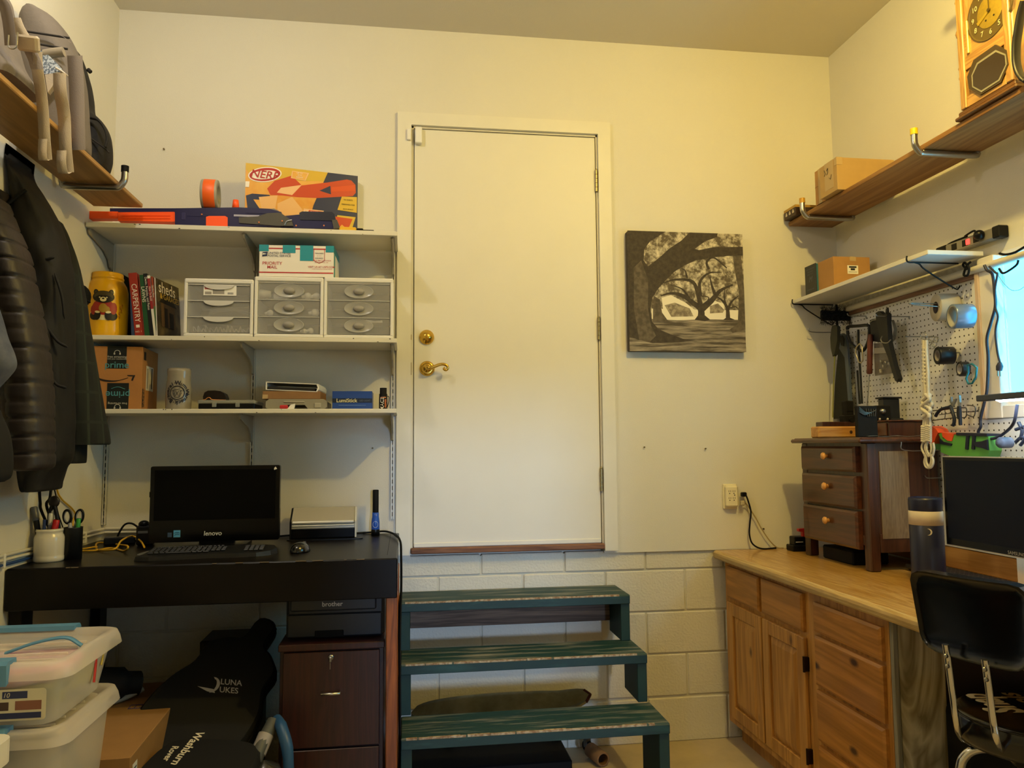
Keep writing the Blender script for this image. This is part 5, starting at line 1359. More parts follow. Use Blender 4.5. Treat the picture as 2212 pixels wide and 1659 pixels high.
# soft bodies: rows of (pixel y, left x, right x) on the plane Y
def soft(nm, lb, cat, rows, Y, dy, m, seed=0, wr=.06, quilt=None, grp=None, parent=None, nu=28, sub=5, org=None, flat=.7):
    R_ = []
    pts = [V((r[0], r[1], r[2])) for r in rows]
    sm = smooth(pts, sub); zmin = bz1+.001 if cat == 'backpack' else -9
    for p in sm:
        a, b = BY(Y, p.y, p.x), BY(Y, p.z, p.x)
        R_.append((max(a.x, XL+.006), b.x, (a.z+b.z)/2))
    o_ = org or V(((R_[0][0]+R_[0][1])/2, Y, R_[-1][2]))
    vs = []; n = len(R_)
    for i, (a, b, z) in enumerate(R_):
        cx, rx = (a+b)/2, max(.004, (b-a)/2)
        for k in range(nu):
            t = 2*PI*k/nu; c, s = math.cos(t), math.sin(t)
            def se(x): return math.copysign(abs(x)**flat, x)
            w = 1+wr*NZ.noise(V((c*2+seed, s*2, z*9)))+wr*.7*NZ.noise(V((c*5+seed, s*5+z*12, z*5)))
            if quilt: w *= 1-.22*(1-abs(math.sin(PI*(sm[i].x-quilt[0])/quilt[1])))**6
            x = cx+rx*se(c)*(w if c < .3 else 1+(w-1)*.4)
            vs.append((max(x, XL+.004)-o_.x, Y+dy*se(s)*w-o_.y, max(z, zmin)-o_.z))
    fs = [(i*nu+(k+1) % nu, i*nu+k, (i+1)*nu+k, (i+1)*nu+(k+1) % nu) for i in range(n-1) for k in range(nu)]
    g = G().add(vs, fs, 0, True); g.add(vs[:nu], [list(range(nu))]); g.add(vs[-nu:], [list(range(nu))[::-1]])
    if parent: return obj(nm, g, m, parent)
    t = thing(nm, lb, cat, o_, group=grp)
    obj('fabric_shell', g, m, t)
    return t, o_
def plaidmat():
    m = bpy.data.materials.new('flannel_plaid'); m.use_nodes = True; nt = m.node_tree; N = nt.nodes; L = nt.links
    b = N['Principled BSDF']; b.inputs['Roughness'].default_value = .9
    tc = N.new('ShaderNodeTexCoord'); sp = N.new('ShaderNodeSeparateXYZ'); L.new(tc.outputs['Object'], sp.inputs[0])
    def band(sock, sc, w, off=0):
        a = N.new('ShaderNodeMath'); a.operation = 'MULTIPLY_ADD'; a.inputs[1].default_value = sc; a.inputs[2].default_value = off; L.new(sock, a.inputs[0])
        f = N.new('ShaderNodeMath'); f.operation = 'FRACT'; L.new(a.outputs[0], f.inputs[0])
        l = N.new('ShaderNodeMath'); l.operation = 'LESS_THAN'; l.inputs[1].default_value = w; L.new(f.outputs[0], l.inputs[0]); return l.outputs[0]
    s1 = N.new('ShaderNodeMath'); s1.operation = 'ADD'; L.new(sp.outputs[0], s1.inputs[0]); L.new(sp.outputs[1], s1.inputs[1])
    cur = col('#0c0f0b')
    for sock, sc, w, c, off in ((sp.outputs[2], 9, .45, '#070807', 0), (s1.outputs[0], 12, .45, '#11160f', .2), (s1.outputs[0], 12, .14, '#232c20', .75), (sp.outputs[2], 9, .10, '#1a2118', .3)):
        mx = N.new('ShaderNodeMix'); mx.data_type = 'RGBA'
        L.new(band(sock, sc, w, off), mx.inputs[0])
        if isinstance(cur, tuple): mx.inputs[6].default_value = cur
        else: L.new(cur, mx.inputs[6])
        mx.inputs[7].default_value = col(c); cur = mx.outputs[2]
    L.new(cur, b.inputs['Base Color']); return m
FLN = plaidmat()
SOFTB = P('softshell_black', '#0d0b0a', .75, bump=.3, bs=30); PUF = P('puffer_brown', '#2a2422', .5, bump=.35, bs=45); DARKJ = P('jacket_dark', '#0b0a0a', .8)
CG = 'coats on the left wall rack'
def crease(par, o, Y, lines, r, m):
    for pts in lines: obj('crease', G().tube(smooth([BY(Y, x, y)-o for x, y in pts], 5), [r*.3]+[r]*(5*(len(pts)-1)-1)+[r*.3], 8), m, par)
t, o = soft('flannel_shirt', 'dark green and black plaid flannel shirt, coat nearest the shelves', 'shirt', [(470, 70, 118), (500, 80, 136), (560, 92, 160), (640, 105, 178), (700, 112, 188), (780, 118, 201), (860, 122, 216), (930, 126, 229), (956, 132, 233), (961, 150, 229)], -.62, .085, FLN, 1, .05, grp=CG)
soft('cuff', None, None, [(925, 140, 186), (960, 138, 184), (996, 140, 182), (1001, 146, 178)], -.645, .05, P('cuff_dark', '#0e100d', .85), 3, .03, parent=t, org=o)
t, o = soft('softshell_jacket', 'black softshell jacket with creased sleeves between plaid shirt and puffer', 'jacket', [(330, -6, 20), (370, 4, 48), (410, 10, 78), (460, 12, 112), (520, 20, 134), (600, 26, 150), (700, 34, 152), (760, 44, 152), (840, 50, 150), (910, 54, 152), (985, 56, 148), (1012, 58, 132), (1040, 62, 119), (1056, 66, 116), (1060, 72, 108)], -.86, .10, SOFTB, 5, .13, grp=CG)
crease(t, o, -.948, [[(52, 520), (70, 548), (96, 560), (118, 556)], [(56, 545), (74, 572), (94, 586)], [(118, 590), (134, 640), (140, 690)], [(98, 700), (122, 735), (146, 750)], [(100, 800), (122, 830), (144, 838)]], .005, SOFTB)
t, o = soft('puffer_jacket', 'dark brown puffer jacket with stitched quilted sleeve on the coat rack', 'jacket', [(430, -60, 4), (470, -50, 22), (520, -30, 44), (560, -14, 58), (600, -4, 66), (680, 6, 84), (760, 18, 98), (840, 24, 105), (920, 26, 108), (990, 30, 109), (1008, 36, 106), (1016, 46, 96)], -1.10, .085, PUF, 9, .05, quilt=(492, 37.5), grp=CG, sub=14)
t, o = soft('dark_jacket', 'black jacket at the left edge of the picture, nearest the camera', 'jacket', [(290, -120, -40), (600, -115, -50), (820, -110, -40), (880, -105, -20), (940, -100, 4), (990, -95, 12), (1030, -90, 8), (1043, -80, -10)], -1.34, .09, DARKJ, 13, .07, grp=CG)
t, o = soft('blue_garment', 'pale blue garment showing between dark coats at the left picture edge', 'garment', [(650, -90, -14), (690, -86, 0), (730, -80, 12), (765, -78, 26), (790, -74, 28), (812, -70, 12), (832, -66, -8), (838, -60, -16)], -1.47, .05, P('garment_blue', '#5f6472', .7, base2='#3c4254', vs=6), 17, .05, grp=CG)
q = BY(-.50, 180, 640)
t = thing('baseball_cap', 'round black cap sticking out behind the plaid shirt', 'cap', q)
obj('crown', G().ball((-.02, 0, 0), (.046, .05, .05), 18, 10), BLACKM, t)
obj('brim_tab', G().tube([(.02, -.02, -.02), (.034, -.02, -.028)], .004, 6), BLACKM, t)
# coat rack
zr = BX(XL+.02, 110, 480)
t = thing('coat_rack', 'dark coat rack rail with thin pegs on the left wall', 'rack', (XL, -1.0, zr.z-.02))
zr0 = zr.z-.02
obj('rail', G().box(0, -.65, -.02, .02, zr.y+1.0, .025, .002), P('rack_dark', '#241c18', .6), t)
for x, y in ((56, 410), (76, 430), (97, 446)):
    e = BX(XL+.075, x, y)
    obj('peg', G().tube([(.018, e.y+1.0-.01, e.z-zr0-.06), (.075, e.y+1.0, e.z-zr0)], .006, 8), BLACKM, t)
# backpacks on the plank
GRP = P('pack_grey', '#6f665e', .8, var=.08, vs=20, bump=.2, bs=120); GRD = P('pack_dark', '#2a2624', .85); BLK = P('pack_black', '#1a1716', .8, bump=.2, bs=80); TANW = P('webbing_tan', '#b9aa94', .8, bump=.3, bs=300); GWEB = P('webbing_grey', '#857a72', .8, bump=.3, bs=300)
zb = bz1+.001
def clampz(g):
    return g
t, o = soft('black_backpack', 'black backpack at the far end of the left plank', 'backpack', [(108, 120, 166), (130, 116, 176), (170, 118, 189), (205, 120, 196), (240, 126, 201), (262, 130, 222), (285, 134, 234), (310, 140, 239), (340, 146, 238), (360, 150, 233), (366, 156, 230)], -.56, .09, BLK, 21, .05, flat=.8)
e = [BY(-.66, x, y)-o for x, y in [(193, 254), (212, 260), (226, 278), (232, 300), (228, 318)]]
obj('grab_handle', G().tube(smooth(e, 5), .009, 8, flat=.5), BLK, t)
e = [BY(-.65, x, y)-o for x, y in [(184, 290), (205, 305), (228, 322), (236, 330)]]
obj('piping', G().tube(smooth(e, 5), .003, 6), GRD, t)
e = [BY(-.62, x, y)-o for x, y in [(190, 150), (196, 156)]]
obj('buckle', G().tube(e, .008, 6), BLK, t)
t, o = soft('grey_backpack', 'grey hiking pack with three long hanging straps on the left plank', 'backpack', [(46, 78, 112), (54, 62, 132), (72, 52, 146), (100, 50, 160), (130, 52, 170), (170, 56, 178), (210, 60, 182), (250, 66, 185), (290, 74, 187), (318, 84, 187), (326, 92, 184)], -.86, .11, GRP, 25, .05, flat=.75)
def strap(Yp, pts, w, m, par, o, nm='strap', th=.003, dyy=None):
    P_ = smooth([(BX(-1.13+.012*(Yp+1.02)*10, x, y) if nm in ('hanging_strap', 'strap_loop', 'hip_strap') else BY(Yp, x, y))-o for i, (x, y) in enumerate(pts)], 5)
    g = G(); l = []
    for i, p in enumerate(P_):
        l.append(p-CR*w/2); l.append(p+CR*w/2)
    n = len(P_)
    b = [q+V((0, th, .0015)) for q in l]
    g.add(l+b, [(2*i, 2*i+2, 2*i+3, 2*i+1) for i in range(n-1)]+[(2*n+2*i, 2*n+2*i+1, 2*n+2*i+3, 2*n+2*i+2) for i in range(n-1)]+[(2*i, 2*n+2*i, 2*n+2*i+2, 2*i+2) for i in range(n-1)]+[(2*i+1, 2*i+3, 2*n+2*i+3, 2*n+2*i+1) for i in range(n-1)], 0, True)
    return obj(nm, g, m, par)
Y1 = -1.02
strap(Y1, [(78, 112), (80, 150), (88, 200), (93, 250), (96, 300), (100, 345)], .034, TANW, t, o, 'hanging_strap')
strap(Y1+.006, [(100, 345), (93, 346), (91, 330), (92, 300)], .026, TANW, t, o, 'strap_loop')
strap(Y1+.04, [(128, 158), (130, 200), (138, 250), (141, 320), (146, 372)], .040, TANW, t, o, 'hanging_strap')
strap(Y1+.046, [(146, 372), (136, 374), (132, 350), (133, 325)], .03, TANW, t, o, 'strap_loop')
strap(-1.0, [(161, 120), (164, 170), (166, 220), (167, 280), (168, 324)], .050, GWEB, t, o, 'hip_strap')
strap(-1.0, [(50, 62), (90, 66), (130, 76), (152, 92)], .001, GWEB, t, o, 'lid_seam')
g = G()
for a_, b_ in (((58, 68), (150, 82)), ((88, 96), (146, 106))):
    g.tube([BY(-.985, *a_)-o, BY(-.985, *b_)-o], .004, 6)
obj('piping', g, GRD, t)
e = [BY(-1.0, x, y)-o for x, y in [(96, 118), (118, 114), (138, 112)]]
obj('side_roll', G().tube(e, .016, 10), P('pack_sand', '#8f8472', .8), t)
# mesh pocket
pk = [(84, 106), (104, 118), (124, 138), (132, 152), (118, 158), (96, 160), (92, 140)]
P_ = [BY(-1.012, x, y)-o for x, y in pk]
g = G().add(P_+[q+V((0, .03, 0)) for q in P_], [list(range(7)), list(range(13, 6, -1))]+[(i, 7+i, 7+(i+1) % 7, (i+1) % 7) for i in range(7)])
obj('mesh_pocket', g, P('mesh_blue', '#5c6878', .6, base2='#b9c2cc', vs=160, thr=(.45, .55)), t)
P_ = [BY(-1.018, x, y)-o for x, y in [(97, 161), (134, 155), (112, 188), (103, 200)]]
g = G().add(P_+[q+V((0, .02, 0)) for q in P_], [[0, 3, 2, 1], [4, 5, 6, 7]]+[(i, (i+1) % 4, 4+(i+1) % 4, 4+i) for i in range(4)])
obj('strap_flap', g, TANW, t)
e = [BY(-1.02, x, y)-o for x, y in [(120, 146), (134, 154), (151, 168)]]
obj('cord', G().tube(e, .003, 6), P('cord_pale', '#cfc6b8', .6), t)
# nearest pack, cut by the frame
t, o = soft('tan_backpack', 'taupe pack with a webbing buckle at the top left picture corner', 'backpack', [(-60, -90, -20), (-20, -95, 6), (0, -95, 12), (30, -92, 17), (70, -88, 22), (100, -80, 30), (130, -70, 40), (150, -50, 50), (172, -30, 64), (186, -10, 60)], -1.30, .11, GRP, 29, .05)
strap(-1.43, [(-8, -10), (8, 10), (16, 40), (20, 70), (22, 98)], .032, P('webbing_brown', '#5e534b', .8), t, o, 'shoulder_strap')
e0, e1 = BY(-1.40, 44, 84)-o, BY(-1.40, 82, 98)-o
T = FR(BY(-1.40, 62, 94)-o, (1, -.1, -.12), (.1, -.45, .9))
obj('buckle', G().box(-.030, -.022, -.01, .030, .022, .012, .006, T=T), TANW, t)
strap(-1.40, [(30, 38), (38, 58), (50, 78), (58, 90)], .036, TANW, t, o, 'webbing')
strap(-1.38, [(64, 108), (74, 130), (80, 150)], .036, GWEB, t, o, 'webbing')
e = [BY(-1.44, x, y)-o for x, y in [(19, 76), (19, 102), (35, 102), (38, 70)]]
obj('wire_ring', G().tube(smooth(e, 3), .0022, 6), STEEL, t)
o_ = bpy.data.objects['black_jacket'] if 'black_jacket' in bpy.data.objects else None

# ================================================================== STEPS
STG = P('step_green', '#173a38', .55, base2='#86857c', vs=9, thr=(.50, .72), stretch=(.35, 3.2, 3.2), bump=.3, bs=60)
STF = P('step_face', '#0e302d', .5, base2='#24504a', vs=10, thr=(.5, .8), stretch=(.4, 2, 2))
STD_ = P('step_side', '#14332c', .6, var=.15, vs=8)
CHIP = P('step_chip', '#b9a88c', .8, base2='#8a6a4c', vs=60)
st = thing('wooden_steps', 'worn dark green wooden steps leading up to the door', 'steps', (.45, -.34, 0))
T = TL(-.45, .34, 0)
TRD = [(.758, -.055, .98, -.242, .008), (.55, -.053, .99, -.447, -.2), (.345, -.05, 1.0, -.687, -.44)]
for i, (z, x0, x1, y0, y1) in enumerate(TRD):
    tr = obj('tread', G().box(x0, y0+.003, z-.042, x1, y1, z, .004, T=T), STG, st)
    obj('tread_nosing', G().box(x0+.001, y0, z-.041, x1-.001, y0+.006, z-.005, .002, T=T), STF, tr)
    g = G(); rd = random.Random(11+i)
    x = x0+.02
    while x < x1-.06:
        l = rd.uniform(.02, .10)
        g.box(x, y0+.0008, z-.0055-rd.uniform(0, .003), x+l, y0+.006+rd.uniform(0, .008), z+.0006, T=T)
        x += l+max(0, rd.uniform(-.03, .012))
    ce = obj('worn_edge', g, CHIP, tr); ce['kind'] = 'stuff'
    zb_ = TRD[i+1][0] if i < 2 else 0
    for sx, xa, xb in ((0, x0, x0+.042), (1, x1-.042, x1)):
        obj('side_post', G().box(xa, y0+.012, zb_+.0005, xb, y0+.012+(.20 if i < 2 else .22), z-.0425, .002, T=T), STD_, st)
LG = wood('ledger_wood', '#7c6450', '#4d3a2c', 'X', 14, .7)
obj('ledger', G().box(-.012, -.04, .60, .938, -.002, .715, .002, T=T), LG, st)
obj('ledger', G().box(-.008, -.47, .235, .958, -.435, .302, .002, T=T), wood('ledger_orange', '#8a4a22', '#5d2f14', 'X', 14, .7), st)
# skateboard stored behind the lowest tread
a, b = BY(-.12, 888, 1540), BY(-.12, 1275, 1508)
t = thing('skateboard', 'worn olive longboard lying behind the lowest green step', 'skateboard', (a.x, -.12, a.z))
Lb = b.x-a.x; dz = b.z-a.z
OLV = P('deck_olive', '#86835e', .7, base2='#b5ae8a', vs=7, thr=(.35, .7)); 
def dfn(e):
    def fn(u, v):
        k = u; x = Lb*k; w = .052*(1-abs(2*k-1)**6)**.5+.002
        z = .0+dz*k+.022*max(0, (k-.8)/.2)**1.5+.012*math.sin(PI*min(1, k*1.2))
        s = (v-.5)*2
        return (x, s*w*.75+.0, z+s*w*.62+e*.012*(1) - (0 if e else 0))
    return fn
g = G().grid(dfn(0), 30, 6); g.grid(dfn(-1), 30, 6)
n1 = 31*7
for j in (0, 6):
    g.f += [[j*31+i, j*31+i+1, n1+j*31+i+1, n1+j*31+i] for i in range(30)]; g.mi += [0]*30; g.sm += [False]*30
obj('deck', g, OLV, t)
e = [V(dfn(-.5)(.97+.03*math.sin(PI*k/8), k/8)) for k in range(9)]
obj('tail_edge', G().tube(e, .0075, 8), P('deck_edge', '#5a2c22', .6), t)
for k in (.2, .78):
    c_ = V(dfn(-1)(k, .5))
    for s in (-1, 1): obj('wheel', G().cyl((c_.x-.018, .0+s*.06, c_.z-.05+s*.05), (c_.x+.018, s*.06, c_.z-.05+s*.05), .028, n=16), P('wheel_black', '#1a1a1a', .5), t)
t = tag(obj('storage_crate', G().box(-.36, -.13, 0,   .36, .13, .125, .006), BLACKM, None, (.30, -.30, 0)), 'black flat crate on the floor under the green steps', 'crate')
p = BZ(.032, 1303, 1641)
t = thing('cardboard_tube', 'short tan cardboard tube, ring end facing out, under the steps', 'tube', (p.x, p.y, 0.0005), R(14))
g = G().lathe([(.024, 0), (.032, 0), (.032, .12), (.024, .12), (.024, 0)], 28, T=TL(0, 0, .032) @ RT(-PI/2, 'X'))
obj('tube_wall', g, P('tube_tan', '#8a6238', .8), t)
p = BZ(.025, 1275, 1622)
t = thing('caster_wheel', 'small dark caster wheel on the floor beside the cardboard tube', 'wheel', (p.x, p.y+.06, 0), R(30))
obj('tyre', G().lathe([(.008, -.011), (.024, -.011), (.026, -.006), (.026, .006), (.024, .011), (.008, .011)], 24, T=TL(0, 0, .027) @ RT(PI/2, 'Y')), BLACKM, t)
obj('fork', G().box(-.016, -.012, .02, .016, .012, .064, .004), P('fork_grey', '#6a6a68', .4, .6), t)
# ================================================================== RIGHT SIDE: COUNTER AND CABINETS
OAKT = wood('laminate_top', '#c9a35e', '#a3742e', 'Y', 26, .28, coat=.3, ring=7)
KN = wood('knotty_pine', '#c9934a', '#a06c2c', 'Z', 9, .42, knots=7, c3='#4a220c', coat=.15)
KNH = wood('knotty_pine_flat', '#bd8036', '#96621f', 'Y', 9, .42, knots=7, c3='#401c0a', coat=.15)
EDGE = wood('laminate_edge', '#c4aa74', '#a98b52', 'Y', 20, .4)
zc = .913
YCE = -2.5
ct = thing('countertop', 'long wood-look countertop with a rounded pale front edge, right side', 'counter', (1.83, YCE/2, zc-.04))
T = TL(-1.83, -YCE/2, -zc+.04)
obj('top', G().box(1.492, YCE, zc-.038, XR-.002, -.006, zc, .003, T=T), OAKT, ct)
g = G().prism([(1.492, zc-.04), (1.492, zc-.0005), (1.486, zc-.002), (1.479, zc-.010), (1.477, zc-.020), (1.479, zc-.032), (1.486, zc-.04)], .010, -YCE, T=T @ FR((0, 0, 0), (1, 0, 0), (0, 0, 1)), sm=False)
obj('front_edge', g, EDGE, ct)
XF = 1.536   # face frame plane
def fy(x, y): q = BX(XF-.018, x, y); return q.y, q.z
YE = -1.305
kc = thing('base_cabinet', 'knotty pine base cabinet with two doors under two drawers', 'cabinet', (XF, -.42, 0))
T1 = TL(-XF, .42, 0)
YM = -.80
g = G().box(XF, YM, .095, XR-.02, -.015, zc-.0405, .002, T=T1); g.box(XF+.06, YM, 0, XR-.03, -.02, .095, T=T1)
obj('carcass', g, KN, kc)
k2 = thing('drawer_cabinet', 'knotty pine base cabinet with a column of four drawers', 'cabinet', (XF, -1.05, 0))
T2 = TL(-XF, 1.05, 0)
g = G().box(XF, YE, .095, XR-.02, YM-.001, zc-.0405, .002, T=T2); g.box(XF+.06, YE, 0, XR-.03, YM-.001, .095, T=T2)
obj('carcass', g, KN, k2)
def front(par, T, ya, yb, z0, z1, m, nm='drawer', off=(0, 0, 0)):
    """slab front with bevelled rim, ya > yb"""
    g = G()
    b = .010; x0, x1 = XF-.019, XF-.0005
    vs = [(x1, ya, z0), (x1, yb, z0), (x1, yb, z1), (x1, ya, z1), (x0+.006, ya, z0), (x0+.006, yb, z0), (x0+.006, yb, z1), (x0+.006, ya, z1), (x0, ya-b, z0+b), (x0, yb+b, z0+b), (x0, yb+b, z1-b), (x0, ya-b, z1-b)]
    fs = [(3, 2, 1, 0), (0, 1, 5, 4), (1, 2, 6, 5), (2, 3, 7, 6), (3, 0, 4, 7), (4, 5, 9, 8), (5, 6, 10, 9), (6, 7, 11, 10), (7, 4, 8, 11), (8, 9, 10, 11)]
    g.add(vs, fs, 0, False, T)
    return obj(nm, g, m, par)
# left cabinet: measured on its face
yd1a, yd1b, yd2a, yd2b = fy(1568, 1240)[0], fy(1637, 1270)[0], fy(1642, 1270)[0], fy(1731, 1300)[0]
zdt, zdb = .845, .695
front(kc, T1, yd1a, yd1b, zdb, zdt, KNH); front(kc, T1, yd2a, yd2b, zdb, zdt, KNH)
def shaker(ya, yb, z0, z1, hinge=None):
    d = obj('door', G().box(XF-.019, yb, z0, XF-.0005, ya, z1, .0, T=T1) if False else G(), KN, kc) if False else None
    g = G(); s = .058
    for (a, b, c, e) in ((ya, ya-s, z0, z1), (yb+s, yb, z0, z1), (ya-s, yb+s, z0, z0+s), (ya-s, yb+s, z1-s, z1)):
        g.box(XF-.019, b, c, XF-.001, a, e, .003, T=T1)
    d = obj('door', g, KN, kc)
    g = G(); yi, yj, zi_, zj = ya-s, yb+s, z0+s, z1-s; x0, x1 = XF-.017, XF-.007; b = .03
    vs = [(x1, yi, zi_), (x1, yj, zi_), (x1, yj, zj), (x1, yi, zj), (x0, yi-b, zi_+b), (x0, yj+b, zi_+b), (x0, yj+b, zj-b), (x0, yi-b, zj-b)]
    g.add(vs, [(0, 1, 5, 4), (1, 2, 6, 5), (2, 3, 7, 6), (3, 0, 4, 7), (4, 5, 6, 7)], 0, False, T1)
    obj('raised_panel', g, KN, d)
    if hinge:
        for zz in (z0+.09, z1-.10):
            g = G().box(XF-.022, yb-.010, zz-.028, XF-.001, yb+.004, zz+.028, .002, T=T1); g.cyl((XF-.022, yb-.004, zz-.03), (XF-.022, yb-.004, zz+.03), .005, n=8, T=T1)
            obj('hinge', g, P('hinge_bronze', '#2c1c12', .4, .8), d)
shaker(fy(1571, 1320)[0], fy(1643, 1350)[0], .135, .675); shaker(fy(1646, 1350)[0], fy(1735, 1370)[0], .135, .675, True)
ya, yb = fy(1754, 1300)[0], fy(1899, 1340)[0]
for (a, b) in ((.86-.03, .72), (.705, .52), (.503, .315), (.295, .12)):
    front(k2, T2, ya, yb, b, a, KNH)
PLY = wood('plywood_end', '#c4b896', '#7d6f4e', 'Z', 4.2, .75, ring=15, knots=4, c3='#2a1c10', sq=.22, warp=1.2)
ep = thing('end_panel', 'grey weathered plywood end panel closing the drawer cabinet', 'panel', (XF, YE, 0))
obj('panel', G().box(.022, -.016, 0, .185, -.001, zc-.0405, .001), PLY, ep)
obj('shade_board', G().box(.186, -.010, 0, .64, -.001, zc-.0405, .001), P('shade_brown', '#21140b', .7), ep)  # added dark board, its colour painting the shade on the cabinet side
obj('corner_strip', G().box(.002, -.018, 0, .020, -.001, zc-.0405, .002), wood('strip_grey', '#8d8878', '#6d6756', 'Z', 14, .7), ep)

# small chest of drawers on the counter
CH = wood('chest_walnut', '#4c2a18', '#341a0e', 'Z', 16, .35, coat=.25); CHH = wood('chest_walnut_flat', '#58301a', '#3a1d0f', 'Y', 14, .33, coat=.3)
KNOB = wood('knob_maple', '#d9a05a', '#c48a44', 'Z', 20, .3, coat=.4)
cx0 = 1.845; cyn = -.752; cyf = -.232
cx1 = 2.165; ztp = 1.462
ch = thing('jewellery_chest', 'dark walnut three drawer chest with round knobs on the countertop', 'chest', (cx0, (cyn+cyf)/2, zc))
ycc = (cyn+cyf)/2; T = TL(-cx0, -ycc, -zc)
zcar = 1.045
g = G().box(cx0+.004, cyn+.004, zcar, cx1-.004, cyf-.004, ztp-.023, T=T)
obj('carcass', g, CH, ch)
for (x, y) in ((cx0, cyn), (cx0, cyf-.045), (cx1-.045, cyn), (cx1-.045, cyf-.045)):
    obj('leg', G().box(x, y, zc+.0005, x+.045, y+.045, ztp-.0235, .004, T=T), CH, ch)
obj('bottom_rail', G().box(cx0+.001, cyn+.046, zcar-.03, cx0+.02, cyf-.046, zcar+.012, .002, T=T), CHH, ch)
obj('bottom_rail', G().box(cx0+.046, cyn+.001, zcar-.055, cx1-.046, cyn+.02, zcar+.02, .002, T=T), CH, ch)
g = G().box(cx0-.045, cyn-.02, ztp-.023, cx1+.01, cyf+.02, ztp-.004, .006, T=T); g.box(cx0-.030, cyn-.012, ztp-.008, cx1, cyf+.012, ztp, .003, T=T)
obj('top', g, CHH, ch)
zs = [(1.422, 1.312), (1.298, 1.188), (1.170, 1.055)]
# drawer heights measured on the face
zs = []
for (a, b) in ((964, 1014), (1021, 1084), (1088, 1160)):
    zs.append((BX(cx0-.02, 1734, a).z, BX(cx0-.02, 1734, b).z))
for (a, b), (kx, ky) in zip(zs, ((1776, 985), (1778, 1050), (1780, 1124))):
    g = G(); y0, y1 = cyf-.030, cyn+.055; bb = .010
    vs = [(cx0+.004, y0, b), (cx0+.004, y1, b), (cx0+.004, y1, a), (cx0+.004, y0, a), (cx0-.016, y0, b), (cx0-.016, y1, b), (cx0-.016, y1, a), (cx0-.016, y0, a), (cx0-.024, y0-bb, b+bb), (cx0-.024, y1+bb, b+bb), (cx0-.024, y1+bb, a-bb), (cx0-.024, y0-bb, a-bb)]
    g.add(vs, [(3, 2, 1, 0), (0, 1, 5, 4), (1, 2, 6, 5), (2, 3, 7, 6), (3, 0, 4, 7), (4, 5, 9, 8), (5, 6, 10, 9), (6, 7, 11, 10), (7, 4, 8, 11), (8, 9, 10, 11)], 0, False, T)
    d = obj('drawer', g, CHH, ch)
    q = BX(cx0-.045, kx, ky)
    obj('knob', G().lathe([(0, .026), (.012, .024), (.0165, .018), (.015, .012), (.008, .008), (.009, 0)], 20, T=T @ FRT(cx0-.024, q.y, q.z)), KNOB, d)
LINEN = wood('linen_panel', '#84715a', '#6c5a45', 'Z', 60, .6)
a, b = BY(cyn, 1899, 975), BY(cyn, 1970, 1163)
obj('side_panel', G().box(a.x, cyn-.0015, b.z, b.x, cyn+.006, a.z, .001, T=T), LINEN, ch)
# things on the chest
zt = ztp+.0005
a = BY(-.69, 1921, 930)
t = thing('drawer_box', 'low dark walnut box with one small knobbed drawer on the chest', 'box', (a.x, -.69, zt)); hh = BY(-.69, 1930, 907).z-zt
wbx = 2.165-a.x
obj('carcass', G().box(0, 0, 0, wbx, .165, hh-.008, .002), CH, t)
obj('top', G().box(-.006, -.006, hh-.0079, wbx+.004, .170, hh, .003), CHH, t)
dfr = obj('drawer', G().box(-.006, .012, .006, -.0005, .152, hh-.014, .002), CHH, t)
obj('knob', G().lathe([(0, .020), (.010, .018), (.013, .012), (.007, .006), (.008, 0)], 18, T=FRT(-.006, .082, hh*.45)), KNOB, dfr)
a, b = BY(-.42, 1768, 930), BY(-.42, 1818, 930); a2 = BY(-.42, 1860, 930)
hb = BY(-.42, 1820, 921).z-zt
WB = wood('block_maple', '#c99a54', '#b07a38', 'X', 16, .4)
t = thing('wooden_block', 'light wooden block with a drilled hole on the chest top', 'block', (a.x, -.42, zt), R(0))
obj('block', G().box(0, 0, 0, a2.x-a.x, .07, hb, .006), WB, t)
obj('drill_hole', G().lathe([(0, .001), (.0062, .001), (.0075, 0)], 16, T=FB((BY(-.42, 1838, 926).x-a.x), -.0008, hb*.5)), P('hole_brown', '#3a2010', .8), t)
t = thing('flat_case', 'thin dark brown case behind the light wooden block', 'case', (a.x+.07, -.335, zt))
obj('case', G().box(0, 0, 0, .17, .06, BY(-.335, 1800, 911).z-zt, .003), CH, t)
t = thing('plastic_sleeve', 'clear crinkled plastic sleeve hanging over the chest edge', 'sleeve', (BY(-.74, 1862, 940).x, -.745, zt))
obj('film', G().grid(lambda u, v: (.02+.24*u, -.035*v+.02, .003+.004*math.sin(u*14)*math.sin(v*3)-.016*max(0, v-.55)*0), 14, 4), P('film_clear', '#a8b4c4', .12, alpha=.55, spec=.9), t)
IRON = P('cast_iron', '#1d1b19', .65, 0, spec=.12, bump=.3, bs=60)
def onchest(xl, xr, yt, Y, zb=zt):
    a, b = BY(Y, xl, 920), BY(Y, xr, 920); return a.x, b.x-a.x, BY(Y, (xl+xr)/2, yt).z-zb
x, w, h = onchest(1848, 1889, 877, -.71)
t = thing('iron_plaque', 'dark cast metal plaque with a raised leaf pattern on the chest', 'plaque', (x, -.725, zt), R(-6))
obj('plate', G().box(0, 0, 0, w, .025, h, .003), IRON, t)
g = G()
for s in range(4):
    g.tube(smooth([(w*.1, -.002, h*(.95-.05*s)), (w*.35, -.005, h*(.8-.03*s)), (w*(.5+.05*s), -.004, h*.78), (w*(.6+.1*s), -.005, h*(.70+.05*s))], 4), .0022, 6)
for s in range(5): g.tube([(w*(.5+.09*s), -.003, h*.66), (w*(.42+.12*s), -.005, h*.9)], .0025, 6)
obj('leaf_relief', g, P('iron_bright', '#5a5852', .3, .8), t)
zb2 = zt+hh
x, w, h = onchest(1890, 1922, 876, -.61, zb2)
